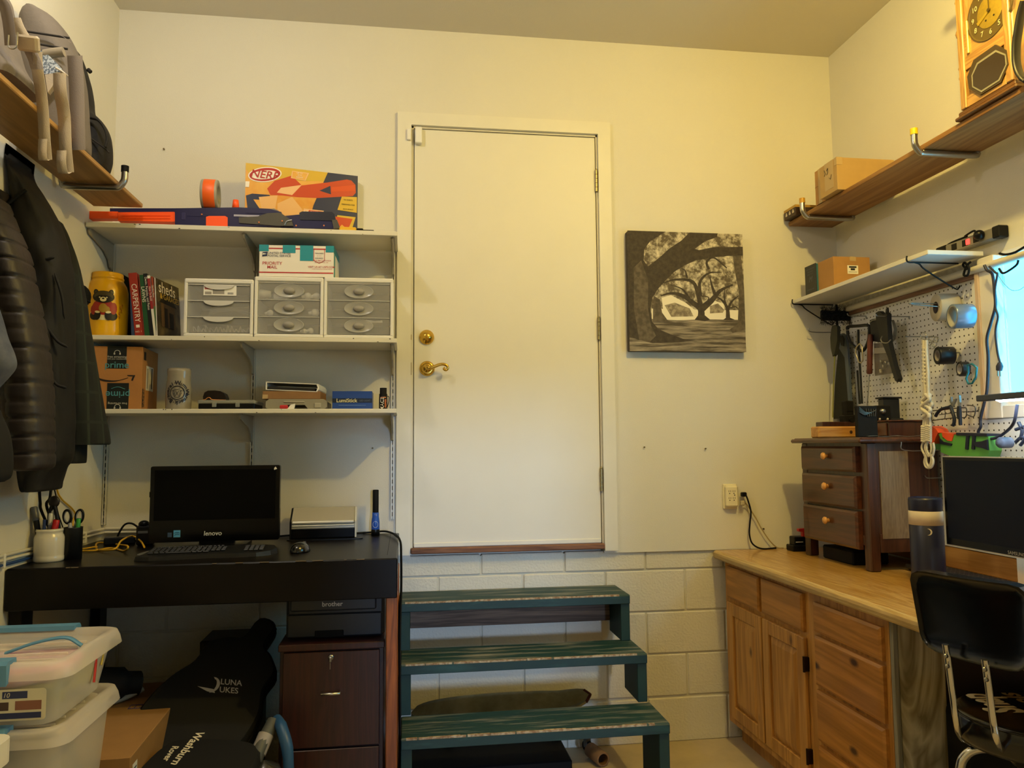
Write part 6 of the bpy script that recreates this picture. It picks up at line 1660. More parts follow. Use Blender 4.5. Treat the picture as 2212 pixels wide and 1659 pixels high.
t = thing('toy_safe', 'small dark iron coin safe with a round silver dial', 'safe', (x, -.62, zb2), R(-4))
obj('body', G().box(0, 0, 0, w, .05, h, .004), IRON, t)
obj('dial', G().lathe([(0, .012), (.008, .012), (.012, .004), (.014, 0)], 20, T=FB(w*.45, 0, h*.6)), STEEL, t)
for k in (0, 1): obj('foot', G().ball((w*(.25+.5*k), .006, -.0 + .006), .008, 12, 8), P('foot_cream', '#b8a890', .4), t)
x, w, h = onchest(1910, 1952, 857, -.565, zb2)
t = thing('black_box', 'black flared box with a lid ledge behind the coin safe', 'box', (x, -.565, zb2))
g = G().box(.008, .008, .01, w-.008, .05, h-.008, .003); g.box(0, 0, h-.0079, w, .058, h, .002); g.box(-.004, -.004, 0, w+.002, .06, .012, .004)
obj('body', g, P('box_midnight', '#161a22', .35), t)
x, w, h = onchest(1817, 1846, 866, -.30)
t = thing('dark_figurine', 'dark machine-like metal figurine left of the leaf plaque', 'figurine', (x, -.32, zt))
for k in (0, 1): obj('leg', G().box(w*(.12+.5*k), 0, 0, w*(.36+.5*k), .03, h*.4, .004), IRON, t)
g = G().box(w*.02, -.006, h*.36, w*.98, .04, h*.62, .006); g.box(w*.2, 0, h*.6, w*.85, .035, h, .005); g.cyl((w*.5, -.008, h*.48), (w*.5, -.02, h*.48), .012, n=14); g.box(w*.28, -.003, h*.72, w*.75, .001, h*.92)
obj('body', g, IRON, t)

# red and black small device behind the chest
x, w, h = onchest(1704, 1735, 1140, -.12, zc)
t = thing('charger_stand', 'small black stand with a red clip in the corner behind chest', 'stand', (x-.0, -.14, zc+.0005))
g = G().box(-.012, 0, 0, w+.01, .07, .03, .004); g.box(0, .008, .028, w, .06, h*.62, .004)
obj('base', g, BLACK, t)
obj('red_clip', G().prism([(w*.35, h*.95), (w*1.1, h*.98), (w*1.1, h*.84), (w*.86, h*.84), (w*.84, h*.62), (w*.62, h*.62), (w*.6, h*.82), (w*.35, h*.84)], -.03, -.01, T=FB0), P('clip_red', '#c02a24', .4), t)
obj('label_line', G().box(w*.1, -.0006+.008, h*.38, w*.6, .0085, h*.41), PAPER, t)
t = thing('dark_box_below', 'dark boxy gadget on the counter under the raised chest', 'box', (1.92, -.46, zc+.0005))
obj('body', G().box(-.05, -.12, 0, .12, .12, .06, .006), BLACKM, t)

# bottle
Yb_ = -.98
a, b = BY(Yb_, 1968, 1090), BY(Yb_, 2029, 1090); rB = (b.x-a.x)/2; xb = BY(Yb_, 2003, 1180).x
def zB(y): return BY(Yb_, 2003, y).z-zc
NVB = P('bottle_navy', '#171a36', .4, coat=.1)
t = thing('travel_bottle', 'navy travel bottle with a cream band and crescent moon mark', 'bottle', (xb, Yb_, zc+.0005))
obj('bottle_body', G().lathe([(0, 0), (rB*.92, 0), (rB*.98, .006), (rB, .02), (rB, zB(1133)), (rB*.97, zB(1132))], 40), NVB, t)
obj('cream_band', G().lathe([(rB*.97, zB(1133)), (rB*1.01, zB(1133)), (rB*1.01, zB(1104)), (rB*.97, zB(1103))], 40), P('band_cream', '#cfc2ae', .5, var=.05, vs=30), t)
obj('cap', G().lathe([(rB*.97, zB(1103)), (rB*.99, zB(1101)), (rB*1.0, zB(1080)), (rB*.96, zB(1075)), (rB*.86, zB(1074)), (rB*.84, zB(1078)), (0, zB(1078))], 40), NVB, t)
g = G()
cz = zB(1146); rr_ = .0125; aa0 = -PI/2-.52
mo = [(rr_*math.cos(R(-105+210*i/14)), rr_*math.sin(R(-105+210*i/14))) for i in range(15)]+[(rr_*.95*math.cos(R(88-176*i/14))-.0050, rr_*.95*math.sin(R(88-176*i/14))) for i in range(15)]
g.poly([((rB+.0007)*math.cos(aa0+x/rB), (rB+.0007)*math.sin(aa0+x/rB), cz+y) for x, y in mo])
obj('moon_mark', g, P('band_cream', '', .5), t)

# monitor on the counter
XM = 1.945
a, b = BX(XM, 2038, 985), BX(XM, 2041, 1176)
ym0 = (a.y+b.y)/2; zm1, zm0 = a.z, b.z
t = thing('samsung_monitor'.replace('samsung', 'silver'), 'flat monitor with a thin silver rim on the right counter', 'monitor', (XM, ym0-.26, zc))
T = TL(-XM, -ym0+.26, -zc)
Wm = .52
obj('rim', G().prism(rr(0, zm0, Wm, zm1, .006), -.02, 0, T=T @ FRT(XM, ym0, 0)), P('rim_silver', '#b9b6ae', .3, .4), t)
obj('bezel', G().box(XM-.0012, ym0-Wm+.004, zm0+.004, XM+.01, ym0-.004, zm1-.004, T=T), GLB, t)
obj('screen', G().box(XM-.002, ym0-Wm+.016, zm0+.028, XM+.01, ym0-.016, zm1-.014, T=T), P('screen_off', '#0a1226', .4, spec=.15), t)
q = BX(XM, 2195, 1186)
g = G().text('SAMSUNG', .016, T @ FRT(XM-.0016, q.y-.002, zm0+.012), 0, offset=.01)
obj('logo', g, P('logo_grey', '#8c8c90', .4), t)
obj('stand', G().box(XM+.02, ym0-Wm/2-.105, .012+zc, XM+.045, ym0-Wm/2-.035, zm0+.06, .008, T=T), CHROME, t)
obj('foot', G().prism(rr(-.09, -.12, .09, .12, .04), zc-zc+.0005, .012, T=TL(.03, 0, 0)), GLB, t)
obj('rear_case', G().box(XM+.012, ym0-Wm+.06, zm0+.03, XM+.04, ym0-.06, zm1-.03, .012, T=T), BLACK, t)
# keyboard at the wall
a, b = BZ(.945, 2042, 1212), BZ(.945, 2212, 1260)
t = thing('black_keyboard', 'black slim keyboard lying along the wall under the silver rimmed monitor', 'keyboard', (min(2.15, a.x), a.y, zc+.0005))
obj('base', G().box(-.13, -.46, 0, .0, 0, .018, .005), BLACK, t)
obj('wrist_edge', G().tube([(-.13, -.46, .016), (-.13, 0, .016)], .010, 10), P('edge_charcoal', '#24201e', .35), t)
kp = None
for i in range(5):
    for j in range(18):
        if kp is None: kp = k_ = obj('key', G().box(-.009, -.011, 0, .009, .011, .006, .002), KEY, t)
        else: k_ = kp.copy(); COL.objects.link(k_); k_.parent = t
        k_.location = (-.105+.0205*i, -.025-.0242*j, .018)
obj('sticker', G().box(-.146, -.395, .010, -.1395, -.345, .024, .001), PAPER, t)
obj('foot_tab', G().box(-.15, -.40, 0, -.13, -.37, .008), BLACK, t)

# ================================================================== RIGHT WALL
def pegmat():
    m = bpy.data.materials.new('pegboard'); m.use_nodes = True; nt = m.node_tree; N = nt.nodes; L = nt.links
    b = N['Principled BSDF']; b.inputs['Roughness'].default_value = .55
    tc = N.new('ShaderNodeTexCoord'); sc = N.new('ShaderNodeVectorMath'); sc.operation = 'SCALE'; sc.inputs['Scale'].default_value = 1/.0254
    L.new(tc.outputs['Object'], sc.inputs[0])
    fr = N.new('ShaderNodeVectorMath'); fr.operation = 'FRACTION'; L.new(sc.outputs[0], fr.inputs[0])
    sub = N.new('ShaderNodeVectorMath'); sub.operation = 'SUBTRACT'; sub.inputs[1].default_value = (.5, .5, .5); L.new(fr.outputs[0], sub.inputs[0])
    ml = N.new('ShaderNodeVectorMath'); ml.operation = 'MULTIPLY'; ml.inputs[1].default_value = (0, 1, 1); L.new(sub.outputs[0], ml.inputs[0])
    ln = N.new('ShaderNodeVectorMath'); ln.operation = 'LENGTH'; L.new(ml.outputs[0], ln.inputs[0])
    lt = N.new('ShaderNodeMath'); lt.operation = 'LESS_THAN'; lt.inputs[1].default_value = .135; L.new(ln.outputs['Value'], lt.inputs[0])
    mx = N.new('ShaderNodeMix'); mx.data_type = 'RGBA'; L.new(lt.outputs[0], mx.inputs[0]); mx.inputs[6].default_value = col('#dcdcde'); mx.inputs[7].default_value = col('#241e1c')
    L.new(mx.outputs[2], b.inputs['Base Color']); return m
PEG = pegmat()
XP = 2.183
pg = thing('pegboard', 'white perforated pegboard covering the wall above the right counter', 'pegboard', (XP, -.5, 1.013))
obj('panel', G().box(0, -.519, 0, .006, .495, 1.08), PEG, pg)
obj('panel', G().box(0, -1.7, 0, .006, -.5195, .513), PEG, pg)
obj('furring', G().box(.0065, -1.7, 0, .029, .49, .02), P('furring_wood', '#8a6a48', .7), pg)
obj('top_strip', G().box(-.012, -.519, 1.066, .004, .495, 1.092, .002), wood('strip_brown', '#8a6a58', '#6a4c3c', 'Y', 14, .6), pg)
LW = wood('ledger_pine', '#b98a4c', '#946632', 'Y', 10, .55)
tag(obj('wall_ledger', G().box(0, 0, 0, .028, 1.9, .085, .003), LW, None, (XR-.0285, -1.95, .926)), 'pine ledger strip along the wall under the pegboard', 'board')
# white shelf
ZS0, ZS1 = 2.160, 2.178
t = thing('white_shelf', 'white melamine shelf above the pegboard on black wire brackets', 'shelf', (2.07, -.52, ZS0))
obj('board', G().box(-.12, -.52, 0, .118, .514, ZS1-ZS0, .0015), P('melamine', '#d6d4cf', .4), t)
tag(obj('slotted_rail', G().box(0, 0, 0, .012, 1.05, .026, .001), P('rail_white', '#cfcdc8', .45, base2='#b8b4ae', vs=40), None, (XR-.0125, -1.06, 2.132)), 'white slotted rail on the wall just under the white shelf', 'rail')
a, b = BX(2.165, 1848, 665), BX(2.165, 2137, 569)
zp = (a.z+b.z)/2
PVC = P('pvc_pipe', '#d3cec2', .3, coat=.2)
t = thing('pvc_pipe', 'long cream plastic pipe running along the wall above the window', 'pipe', (2.168, -1.2, zp))
obj('pipe', G().cyl((0, 1.17, 0), (0, -1.1, 0), .0145, n=20), PVC, t)
WIRE = P('wire_black', '#1a1a1c', .4, .5)
for i, (px, py, lb) in enumerate([(1714, 654, 'black wire shelf bracket at the corner end of the white shelf'), (1962, 566, 'black wire shelf bracket at the window end of the white shelf')]):
    y = BX(1.946, px, py).y
    t = thing('wire_bracket', lb, 'bracket', (1.945, y, ZS0), group='wire brackets of the white shelf')
    obj('arm', G().tube(smooth([(-.004, 0, .020), (-.006, 0, .004), (.004, 0, -.005), (.04, 0, -.005), (.22, 0, -.005)], 4), .0032, 8), WIRE, t)
    obj('strut', G().tube(smooth([(.03, 0, -.006), (.05, 0, -.012), (.075, 0, -.035), (.195, 0, -.105), (.215, 0, -.105), (.222, 0, -.095)], 4), .0032, 8), WIRE, t)
# on the white shelf
xb0 = 1.975; zsb = ZS1+.0005
y0 = BX(xb0, 1801, 590).y; y1 = BX(xb0, 1766, 600).y; x1 = BY(y0, 1880, 590).x; ztb = BX(xb0, 1801, 553).z
t = thing('shelf_carton', 'small brown carton with a white label on the white shelf', 'box', (xb0, y0, zsb)); w = min(2.205, x1)-xb0; h = ztb-zsb
KR2 = P('carton_kraft', '#ab7f4a', .8, var=.05, vs=14)
obj('carton', G().box(0, 0, 0, w, y1-y0, h, .001), KR2, t)
g = G(); a, b = BY(y0, 1830, 573), BY(y0, 1854, 592); T = FB(0, -.0006, 0)
g.box(a.x-xb0, b.z-zsb, 0, b.x-xb0, a.z-zsb, .0003, mat=0, T=T)
lw = b.x-a.x; lx = a.x-xb0; lz = b.z-zsb; lh = a.z-b.z
g.box(lx+lw*.15, lz+lh*.7, .0004, lx+lw*.85, lz+lh*.9, .0007, mat=1, T=T); g.box(lx+lw*.3, lz+lh*.42, .0004, lx+lw*.7, lz+lh*.66, .0007, mat=1, T=T); g.box(lx+lw*.1, lz+lh*.2, .0004, lx+lw*.9, lz+lh*.24, .0007, mat=1, T=T)
obj('shipping_label', g, [PAPER, INK], t)
obj('packing_tape', G().box(w*.45, -.0008, h-.02, w*.62, y1-y0, h+.0008), P('packing_tape', '', .3), t)
y0b, y1b = BX(1.96, 1762, 600).y, BX(1.96, 1738, 600).y
t = thing('dark_book', 'dark grey book with teal page edges left of the small carton', 'book', (1.962, y0b, zsb)); h = BX(1.96, 1755, 570).z-zsb
y0b2 = y1b-y0b
obj('cover', G().box(0, 0, 0, .004, y0b2, h, .001), P('cover_slate', '#22262a', .4), t)
obj('pages', G().box(.0045, .001, .002, .026, y0b2-.002, h-.003), P('pages_teal', '#2f6c7c', .6), t)
g = G(); T = FRT(-.0006, y0b2/2, h/2)
for i, s in enumerate(('NEW AMERICAN', 'STANDARD', 'BIBLE STUDY')): g.text(s, .010, T @ TL(0, h*.36-.013*i, 0), 0)
g.text('M', .04, T, 0, shear=.3); g.text('NOTES AND MAPS', .008, T @ TL(0, -h*.34, 0), 0)
obj('lettering', g, P('grey_ink', '', .5), t)
# power strip
a, b = BX(2.17, 2022, 545), BX(2.17, 2158, 503)
t = thing('power_strip', 'grey power strip with a glowing red switch above the white shelf', 'power strip', (XR, (a.y+b.y)/2, BX(2.17, 2100, 519).z)); L2 = abs(a.y-b.y)/2
obj('housing', G().box(-.042, -L2, -.021, -.001, L2, .021, .004), P('strip_grey_plastic', '#7c7870', .45), t)
obj('end_cap', G().box(-.045, -L2-.002, -.023, -.001, -L2+.035, .023, .004), BLACK, t)
obj('end_cap', G().box(-.044, L2-.06, -.022, -.001, L2+.002, .022, .004), BLACK, t)
for k in range(3): obj('socket', G().box(-.0435, L2-.12-.06*k, -.013, -.041, L2-.09-.06*k, .013, .002), SLOT, t)
obj('switch', G().box(-.046, -L2+.15, -.011, -.041, -L2+.17, .011, .002), P('red_glow', (1, .04, .03, 1), .3, emis=3), t)
obj('plug', G().ball((-.055, -L2+.085, .006), (.02, .02, .02), 14, 10), BLACK, t)
obj('cord', G().tube(smooth([(-.065, -L2+.09, .012), (-.055, -L2+.11, .03), (-.045, -L2+.17, .026), (-.04, 0, .024), (-.035, L2*.6, .022), (-.02, L2, .004)], 5), .004, 8), BLACKM, t)
# hanging cords
def c5(pts): return [(2100+x/3.77, 520+y/3.77) for x, y in pts]
PWC = P('cord_slate', '#2a2c3c', .45)
pts = [BX(2.135, x, y) for x, y in c5([(100, 200), (120, 240), (165, 275), (183, 420), (188, 540), (150, 680), (120, 800), (130, 960), (122, 1200), (98, 1320), (68, 1450), (70, 1510), (50, 1560), (80, 1600)])]
pts += [BX(2.10, x, y) for x, y in c5([(180, 1610), (270, 1560)])]+[BX(2.06, x, y) for x, y in c5([(340, 1480), (368, 1335)])]
cable('lamp_cord', 'thick black cord hanging from the pipe and looping up to the lamp', pts, .0055, PWC, 'cord', None)
pts = [BX(2.12, x, y) for x, y in c5([(140, 210), (190, 260), (205, 275), (186, 400), (190, 540), (210, 620), (190, 740), (205, 900), (226, 990)])]
c_ = pts[-1]
t = thing('hanging_plug', 'black cord with an unplugged two prong plug before the window frame', 'cord', c_)
obj('cord', G().tube(smooth([p-c_ for p in pts], 5), .0038, 8), PWC, t)
obj('plug_body', G().tube([(0, 0, 0), (0, .002, -.014), (0, .006, -.030)], [.006, .012, .010], 10), PWC, t)
g = G(); g.box(-.002, -.002, -.052, .000, .003, -.028); g.box(-.002, .010, -.050, .000, .015, -.026)
obj('prong', g, STEEL, t)
pts = [V((2.13, y, zp+dz)) for y, dz in [(-1.02, .0), (-1.0, .02), (-1.01, .028), (-1.03, .0), (-1.02, -.024), (-1.0, -.016), (-1.02, .014), (-1.04, .024)]]
cable('coiled_cord', 'black cord wrapped around the cream pipe by the window', pts, .0045, BLACKM, 'cord', None)
pts = [BX(2.13, x, y) for x, y in [(2160, 548), (2172, 550), (2190, 546), (2212, 534)]]+[V((2.13, -1.6, zp+.08))]
cable('ceiling_cord', 'black cord lying over the pipe at the right picture edge', pts, .0045, BLACKM, 'cord', None)
pts = [BX(2.12, x, y) for x, y in [(2158, 580), (2166, 590), (2180, 584), (2196, 572), (2200, 562)]]
cable('loop_cord', 'black cord loop hanging under the pipe in front of the window', pts, .004, BLACKM, 'cord', None)
pts = [BX(2.15, x, y) for x, y in [(2150, 585), (2160, 600), (2172, 616), (2186, 627), (2202, 626), (2214, 618)]]
cable('pull_chain', 'thin wire drooping from the pipe across the window pane', pts, .0012, STEEL, 'chain', None)
# lamp bar
XB = 2.03
a = BX(XB, 2118, 861)
BAR = P('lamp_bar', '#30374a', .4)
t = thing('desk_lamp', 'long slim bar of a desk lamp in front of the window', 'lamp', (XB, a.y, a.z))
obj('bar', G().box(-.02, -.60, -.011, .02, 0, .011, .003), BAR, t)
obj('light_strip', G().prism([(-.012, -.0118), (.0195, -.0118), (.022, .004), (.004, -.018)], .085, .58, T=FR((0, 0, 0), (1, 0, 0), (0, 0, 1))), P('led_strip', (.72, .86, 1, 1), .4, emis=LED_POWER), t)
obj('arm', G().tube(smooth([(.01, -.5, -.012), (.06, -.52, -.2), (.06, -.52, -.5), (.06, -.52, zc+.02-a.z)], 6), .009, 10), BAR, t)
obj('foot', G().cyl((.06, -.52, zc+.0005-a.z), (.06, -.52, zc+.022-a.z), .05, n=24), BAR, t)

# ---- tools on the pegboard
def peg(lb, x, y, ln=.10, up=.012, m=None):
    q = BX(XP, x, y)
    t = thing('peg_hook', lb, 'hook', (XP-.0005, q.y, q.z), group='steel hooks in the pegboard')
    obj('wire', G().tube(smooth([(0, 0, -.012), (-.003, 0, -.006), (-.004, 0, 0), (-.014, 0, .0), (-ln+.012, 0, 0), (-ln, 0, up)], 4), .0025, 8), STEEL, t)
    return t, q
def flat(nm, lb, cat, X, pts, th, m, grp='tools hanging on the pegboard'):
    q = BX(X, *pts[0]); t = thing(nm, lb, cat, q, group=grp)
    return t, q
def fp(par, q, X, pts, th, m, nm, dx=0):
    return obj(nm, G().prism(OR(X, pts, q), -th/2, th/2, T=FRT(dx, 0, 0)), m, par)
def ft(par, q, X, pts, r, m, nm, closed=False, dx=0, n=5):
    P_ = [BX(X, x, y)-q+V((dx, 0, 0)) for x, y in pts]
    if len(P_) > 2 and not closed: P_ = smooth(P_, n)
    return obj(nm, G().tube(P_, r, 8, closed=closed, up=(1, 0, 0)), m, par)
TOOLB = P('tool_black', '#131418', .45)
# hand brush
Y_ = -.14
a, b = BY(Y_, 1771, 683), BY(Y_, 1846, 683); zt_, zb_ = BY(Y_, 1808, 666).z, BY(Y_, 1808, 699).z
t = thing('hand_brush', 'black bristle brush head hanging under the corner of the white shelf', 'brush', ((a.x+b.x)/2, Y_, zb_)); w = b.x-a.x; h = zt_-zb_
obj('brush_back', G().box(-w/2+.006, -.008, h*.2, w/2-.006, .012, h*.85, .006), BLACKM, t)
g = G(); rd = random.Random(4)
for i in range(900):
    x = rd.uniform(-w/2, w/2); z = rd.uniform(.0, 1.0)*h; l = rd.uniform(.010, .022); dx = rd.uniform(-.010, .010)+.05*x; dz = rd.uniform(-.008, .008)+(z-h/2)*.5
    y = -.006
    g.add([(x-.0012, y, z), (x+.0012, y, z), (x, y, z+.002), (x+dx+math.copysign(.006, x)*abs(2*x/w)**4, y-l, z+dz)], [(0, 1, 3), (1, 2, 3), (2, 0, 3)], 0)
o = obj('bristles', g, P('bristle_black', '#17181a', .8), t); o['kind'] = 'stuff'
g = G()
g.cyl((.0, .004, h*.2), (.0, .004, -.12), .006, n=10); g.cyl((.0, .004, h*.8), (.0, .004, h+.02), .006, n=10)
obj('handle', g, BLACKM, t)
X_ = 2.14
pk, q = flat('riding_crop', 'thin olive grip stick with a yellow edge, leftmost on the pegboard', 'stick', 2.08, [(1804, 702)], 0, None)
fp(pk, q, 2.08, [(1799, 712), (1801, 704), (1807, 702), (1812, 706), (1812, 735), (1806, 766), (1802, 770), (1798, 752), (1797, 730)], .018, P('grip_olive', '#2a2b22', .6), 'grip')
ft(pk, q, 2.08, [(1803, 765), (1802, 800), (1800, 850), (1799, 902)], .003, P('rod_lime', '#7c7c34', .5), 'rod')
pk, q = flat('hand_saw', 'big dark bladed saw with a blue-grey handle hanging by the corner', 'saw', 2.15, [(1822, 722)], 0, None)
SAW = P('saw_blade', '#15181a', .45, .3)
fp(pk, q, 2.15, [(1812, 745), (1826, 755), (1838, 880), (1840, 903), (1801, 905), (1804, 830)], .003, SAW, 'blade')
fp(pk, q, 2.15, [(1811, 740), (1815, 724), (1824, 720), (1832, 726), (1836, 760), (1842, 880), (1838, 880), (1829, 772), (1818, 754)], .012, P('saw_handle', '#4a5668', .4), 'handle', dx=-.006)
fp(pk, q, 2.15, [(1818, 728), (1824, 724), (1829, 732), (1828, 748), (1822, 746)], .014, BLACK, 'grip_insert', dx=-.007)
pk, q = flat('d_handle_tool', 'black D-shaped handle tool with a long double rod', 'tool', 2.12, [(1855, 705)], 0, None)
ft(pk, q, 2.12, [(1831, 712), (1832, 706), (1855, 704), (1875, 703), (1878, 712), (1876, 735), (1869, 752), (1862, 758), (1850, 752), (1838, 740), (1832, 726), (1831, 714)], .0075, TOOLB, 'grip', n=4)
ft(pk, q, 2.12, [(1854, 712), (1855, 755), (1858, 800), (1862, 872)], .0055, TOOLB, 'rod')
ft(pk, q, 2.12, [(1852, 800), (1854, 830), (1857, 873)], .005, TOOLB, 'rod')
pk, q = flat('carabiner', 'cream metal carabiner clipped to the D-handle tool', 'carabiner', 2.09, [(1856, 742)], 0, None)
ft(pk, q, 2.09, [(1857, 742), (1862, 748), (1864, 778), (1860, 784), (1855, 782), (1848, 762), (1850, 750)], .0032, P('metal_cream', '#b5ac94', .3, .7), 'gate_ring', closed=True)
pk, q = flat('wooden_awl', 'long thin awl with a red-brown wooden handle', 'awl', 2.10, [(1882, 722)], 0, None)
a, b = BX(2.10, 1880, 722)-q, BX(2.10, 1878, 808)-q
obj('handle', G().tube([a+(b-a)*k for k in (0, .02, .1, .5, .85, .96, 1)], [.006, .010, .0125, .0125, .0125, .014, .010], 14), wood('awl_handle', '#6a3424', '#4c2216', 'Z', 20, .4), pk)
ft(pk, q, 2.10, [(1878, 808), (1876, 840), (1873, 876)], .0018, STEEL, 'spike')
pk, q = flat('tool_pouch', 'black leather tool pouch with a loop beside the wooden awl', 'pouch', 2.12, [(1886, 695)], 0, None)
fp(pk, q, 2.12, [(1883, 692), (1890, 689), (1904, 687), (1908, 740), (1886, 737)], .02, P('leather_black', '#12131a', .55), 'pouch')
ft(pk, q, 2.12, [(1884, 697), (1890, 692), (1900, 690)], .003, STEEL, 'loop', dx=-.012)
pk, q = flat('carpet_knife', 'long black tapering sheath with a flared top on the pegboard', 'knife', 2.08, [(1897, 673)], 0, None)
fp(pk, q, 2.08, [(1896, 676), (1903, 672), (1911, 679), (1916, 679), (1918, 675), (1921, 679), (1921, 700), (1924, 740), (1936, 790), (1945, 818), (1942, 825), (1938, 822), (1922, 770), (1908, 735), (1898, 700)], .022, TOOLB, 'sheath')
fp(pk, q, 2.08, [(1915, 668), (1918, 664), (1919, 676), (1914, 679)], .008, TOOLB, 'hanger')
pk, q = flat('cable_coil', 'silver coated wire coil behind the black sheath', 'wire', 2.13, [(1928, 692)], 0, None)
for k in range(3):
    ft(pk, q, 2.13, [(1920+k*2, 694), (1930+k, 692), (1937, 712), (1934-k, 732), (1926, 740), (1919+k, 726)], .0028, P('wire_silver', '#8d8d88', .35, .6), 'strand', closed=True, dx=-.005*k)
pk, q = flat('key_ring', 'steel ring hook looped round the black sheath', 'ring', 2.06, [(1905, 730)], 0, None)
ft(pk, q, 2.06, [(1906, 726), (1903, 734), (1908, 740), (1918, 740), (1924, 734)], .0028, STEEL, 'ring')
pk, q = flat('parts_bag', 'small clear plastic bag of hardware hanging under the pouch', 'bag', 2.12, [(1890, 742)], 0, None)
fp(pk, q, 2.12, [(1889, 742), (1919, 740), (1928, 806), (1891, 812)], .006, P('bag_clear', '#6a645e', .15, alpha=.7, spec=.8), 'bag')
fp(pk, q, 2.12, [(1891, 752), (1920, 750), (1921, 762), (1891, 764)], .008, P('bag_header', '#9a958c', .3), 'header', dx=-.001)
rd = random.Random(8)
for k in range(6):
    x, y = rd.uniform(1898, 1920), rd.uniform(780, 804)
    c_ = BX(2.108, x, y)-q
    obj('hardware', G().box(-.004, -.006, -.004, .004, .006, .004, .001, T=MX.Translation(c_) @ RT(rd.uniform(0, 3), 'X')), P('hardware_grey', '#a8a49c', .3, .5), pk)
peg('steel peg hook carrying the black pouch', 1872, 683, .10); peg('steel peg hook carrying the black sheath and wire coil', 1965, 684, .16, .008)
peg('steel peg hook left of the D-handle tool', 1815, 718, .17, .02)
# tape rolls
def roll(lb, px, py, X, rad, wd, hole, m, mc, tilt=0, cat='tape'):
    q = BX(X, px, py); t = thing('tape_roll', lb, cat, q, group='tape rolls on the pegboard')
    T = RT(PI/2, 'Y')
    obj('tape', G().lathe([(hole*1.12, -wd/2), (rad*.98, -wd/2), (rad, -wd/2+.002), (rad, wd/2-.002), (rad*.98, wd/2), (hole*1.12, wd/2)], 36, T=T), m, t)
    obj('core', G().lathe([(hole*1.12, -wd/2), (hole, -wd/2), (hole, wd/2), (hole*1.12, wd/2)], 36, T=T), mc, t)
    t.rotation_euler = (0, 0, R(tilt)); return t, q
roll('wide cream masking tape roll, furthest left of the hung tape rolls', 2042, 664, 2.145, .056, .075, .022, P('tape_cream', '#b6ae9e', .5), P('core_dark', '#3c3230', .7), -14)
roll('silver-blue duct tape roll hanging right of the cream tape', 2077, 683, 2.075, .047, .07, .036, P('tape_silver', '#7f8fa8', .25, .5), P('core_grey', '#9a9890', .5), -14)
roll('thick black electrical tape roll with a round label', 2041, 768, 2.135, .036, .06, .02, P('tape_black', '#15151a', .35), P('core_label', '#8f8a94', .5), -14)
roll('thinner black tape roll next to the teal carabiner', 2081, 797, 2.13, .029, .03, .018, P('tape_black', '', .35), P('core_pale', '#a8a4a4', .5), -14)
t, q = peg('long double steel hook holding the two wide tapes', 2062, 657, .20, .0)
obj('wire', G().tube(smooth([(-.0, -.02, -.02), (-.08, -.02, -.016), (-.19, .0, -.004), (-.2, 0, 0)], 4), .0025, 8), STEEL, t)
peg('steel hook sticking out beside the thick black tape', 2075, 762, .05)
pk, q = flat('carabiner', 'teal blue carabiner hanging from the thinner black tape', 'carabiner', 2.10, [(2095, 788)], 0, None)
ft(pk, q, 2.10, [(2090, 788), (2100, 786), (2110, 794), (2108, 815), (2100, 828), (2092, 829), (2087, 818), (2092, 804)], .0042, P('carabiner_teal', '#2f7d92', .3, .5), 'ring', closed=True)
# macrame rope
ROPE = P('rope_cream', '#cfc9bb', .85, bump=.5, bs=150)
XRp = 2.05
pk, q = flat('rope_hanger', 'knotted cream rope plant hanger hanging down the pegboard', 'rope', XRp, [(2001, 725)], 0, None)
def rpts(x0, x1, y0, y1, n, amp, ph):
    return [(x0+(x1-x0)*i/n+amp*math.sin(ph+i*1.7), y0+(y1-y0)*i/n) for i in range(n+1)]
for k in range(4): ft(pk, q, XRp, rpts(1994+k*3, 1996+k*4, 735, 860, 5, .6, k), .0057, ROPE, 'strand', dx=-.004*(k % 2))
for k in range(3):
    ft(pk, q, XRp, [(1995+(8+9*math.sin(2*PI*(i/6+k/3))), 852+i*6.2) for i in range(9)], .0078, ROPE, 'braid', dx=-.008*math.cos(k))
for k in range(4): ft(pk, q, XRp, rpts(1996+k*4, 1995+k*5, 890, 925, 3, .5, k), .0049, ROPE, 'strand')
for k in range(8): ft(pk, q, XRp, [(1993, 921+k*4.4), (2000, 923+k*4.4), (2004, 920+k*4.4), (2013, 922+k*4.4)], .0057, ROPE, 'knot', dx=-.004)
for k, (a_, b_) in enumerate(((1994, 2000), (2001, 2010), (2004, 2016))): ft(pk, q, XRp, [(a_, 955), (a_-3, 968), (a_+3, 982), (b_-2, 985), (b_+2, 970), (b_, 956)], .0043, ROPE, 'loop')
for k, r_ in enumerate((0, 4)): ft(pk, q, XRp, [(2001, 982), (1997+r_, 998), (2002+r_, 1010-r_/2), (2012-r_, 1009), (2016-r_, 996), (2012, 982)], .0049, ROPE, 'loop')
ft(pk, q, XRp, [(1989, 730), (1988, 722), (1993, 718), (1999, 720), (2002, 728), (1998, 735)], .0018, STEEL, 'ring', closed=True)
for k in range(10): ft(pk, q, XRp, [(1995, 752+k*8), (2003, 754+k*8)], .0062, ROPE, 'wrap', dx=-.003)
peg('steel hook with split rings above the rope hanger', 2027, 728, .15, .0)
pk, q = flat('ring_bunch', 'bunch of small steel rings and clips beside the rope hanger', 'rings', 2.10, [(2014, 730)], 0, None)
for cx_, cy_, r_ in ((2012, 733, 6), (2018, 742, 6), (2014, 748, 5), (2022, 734, 5), (2008, 740, 5)):
    ft(pk, q, 2.10, [(cx_+r_*math.cos(a), cy_+r_*1.2*math.sin(a)) for a in [2*PI*i/12 for i in range(12)]], .0014, STEEL, 'ring', closed=True)
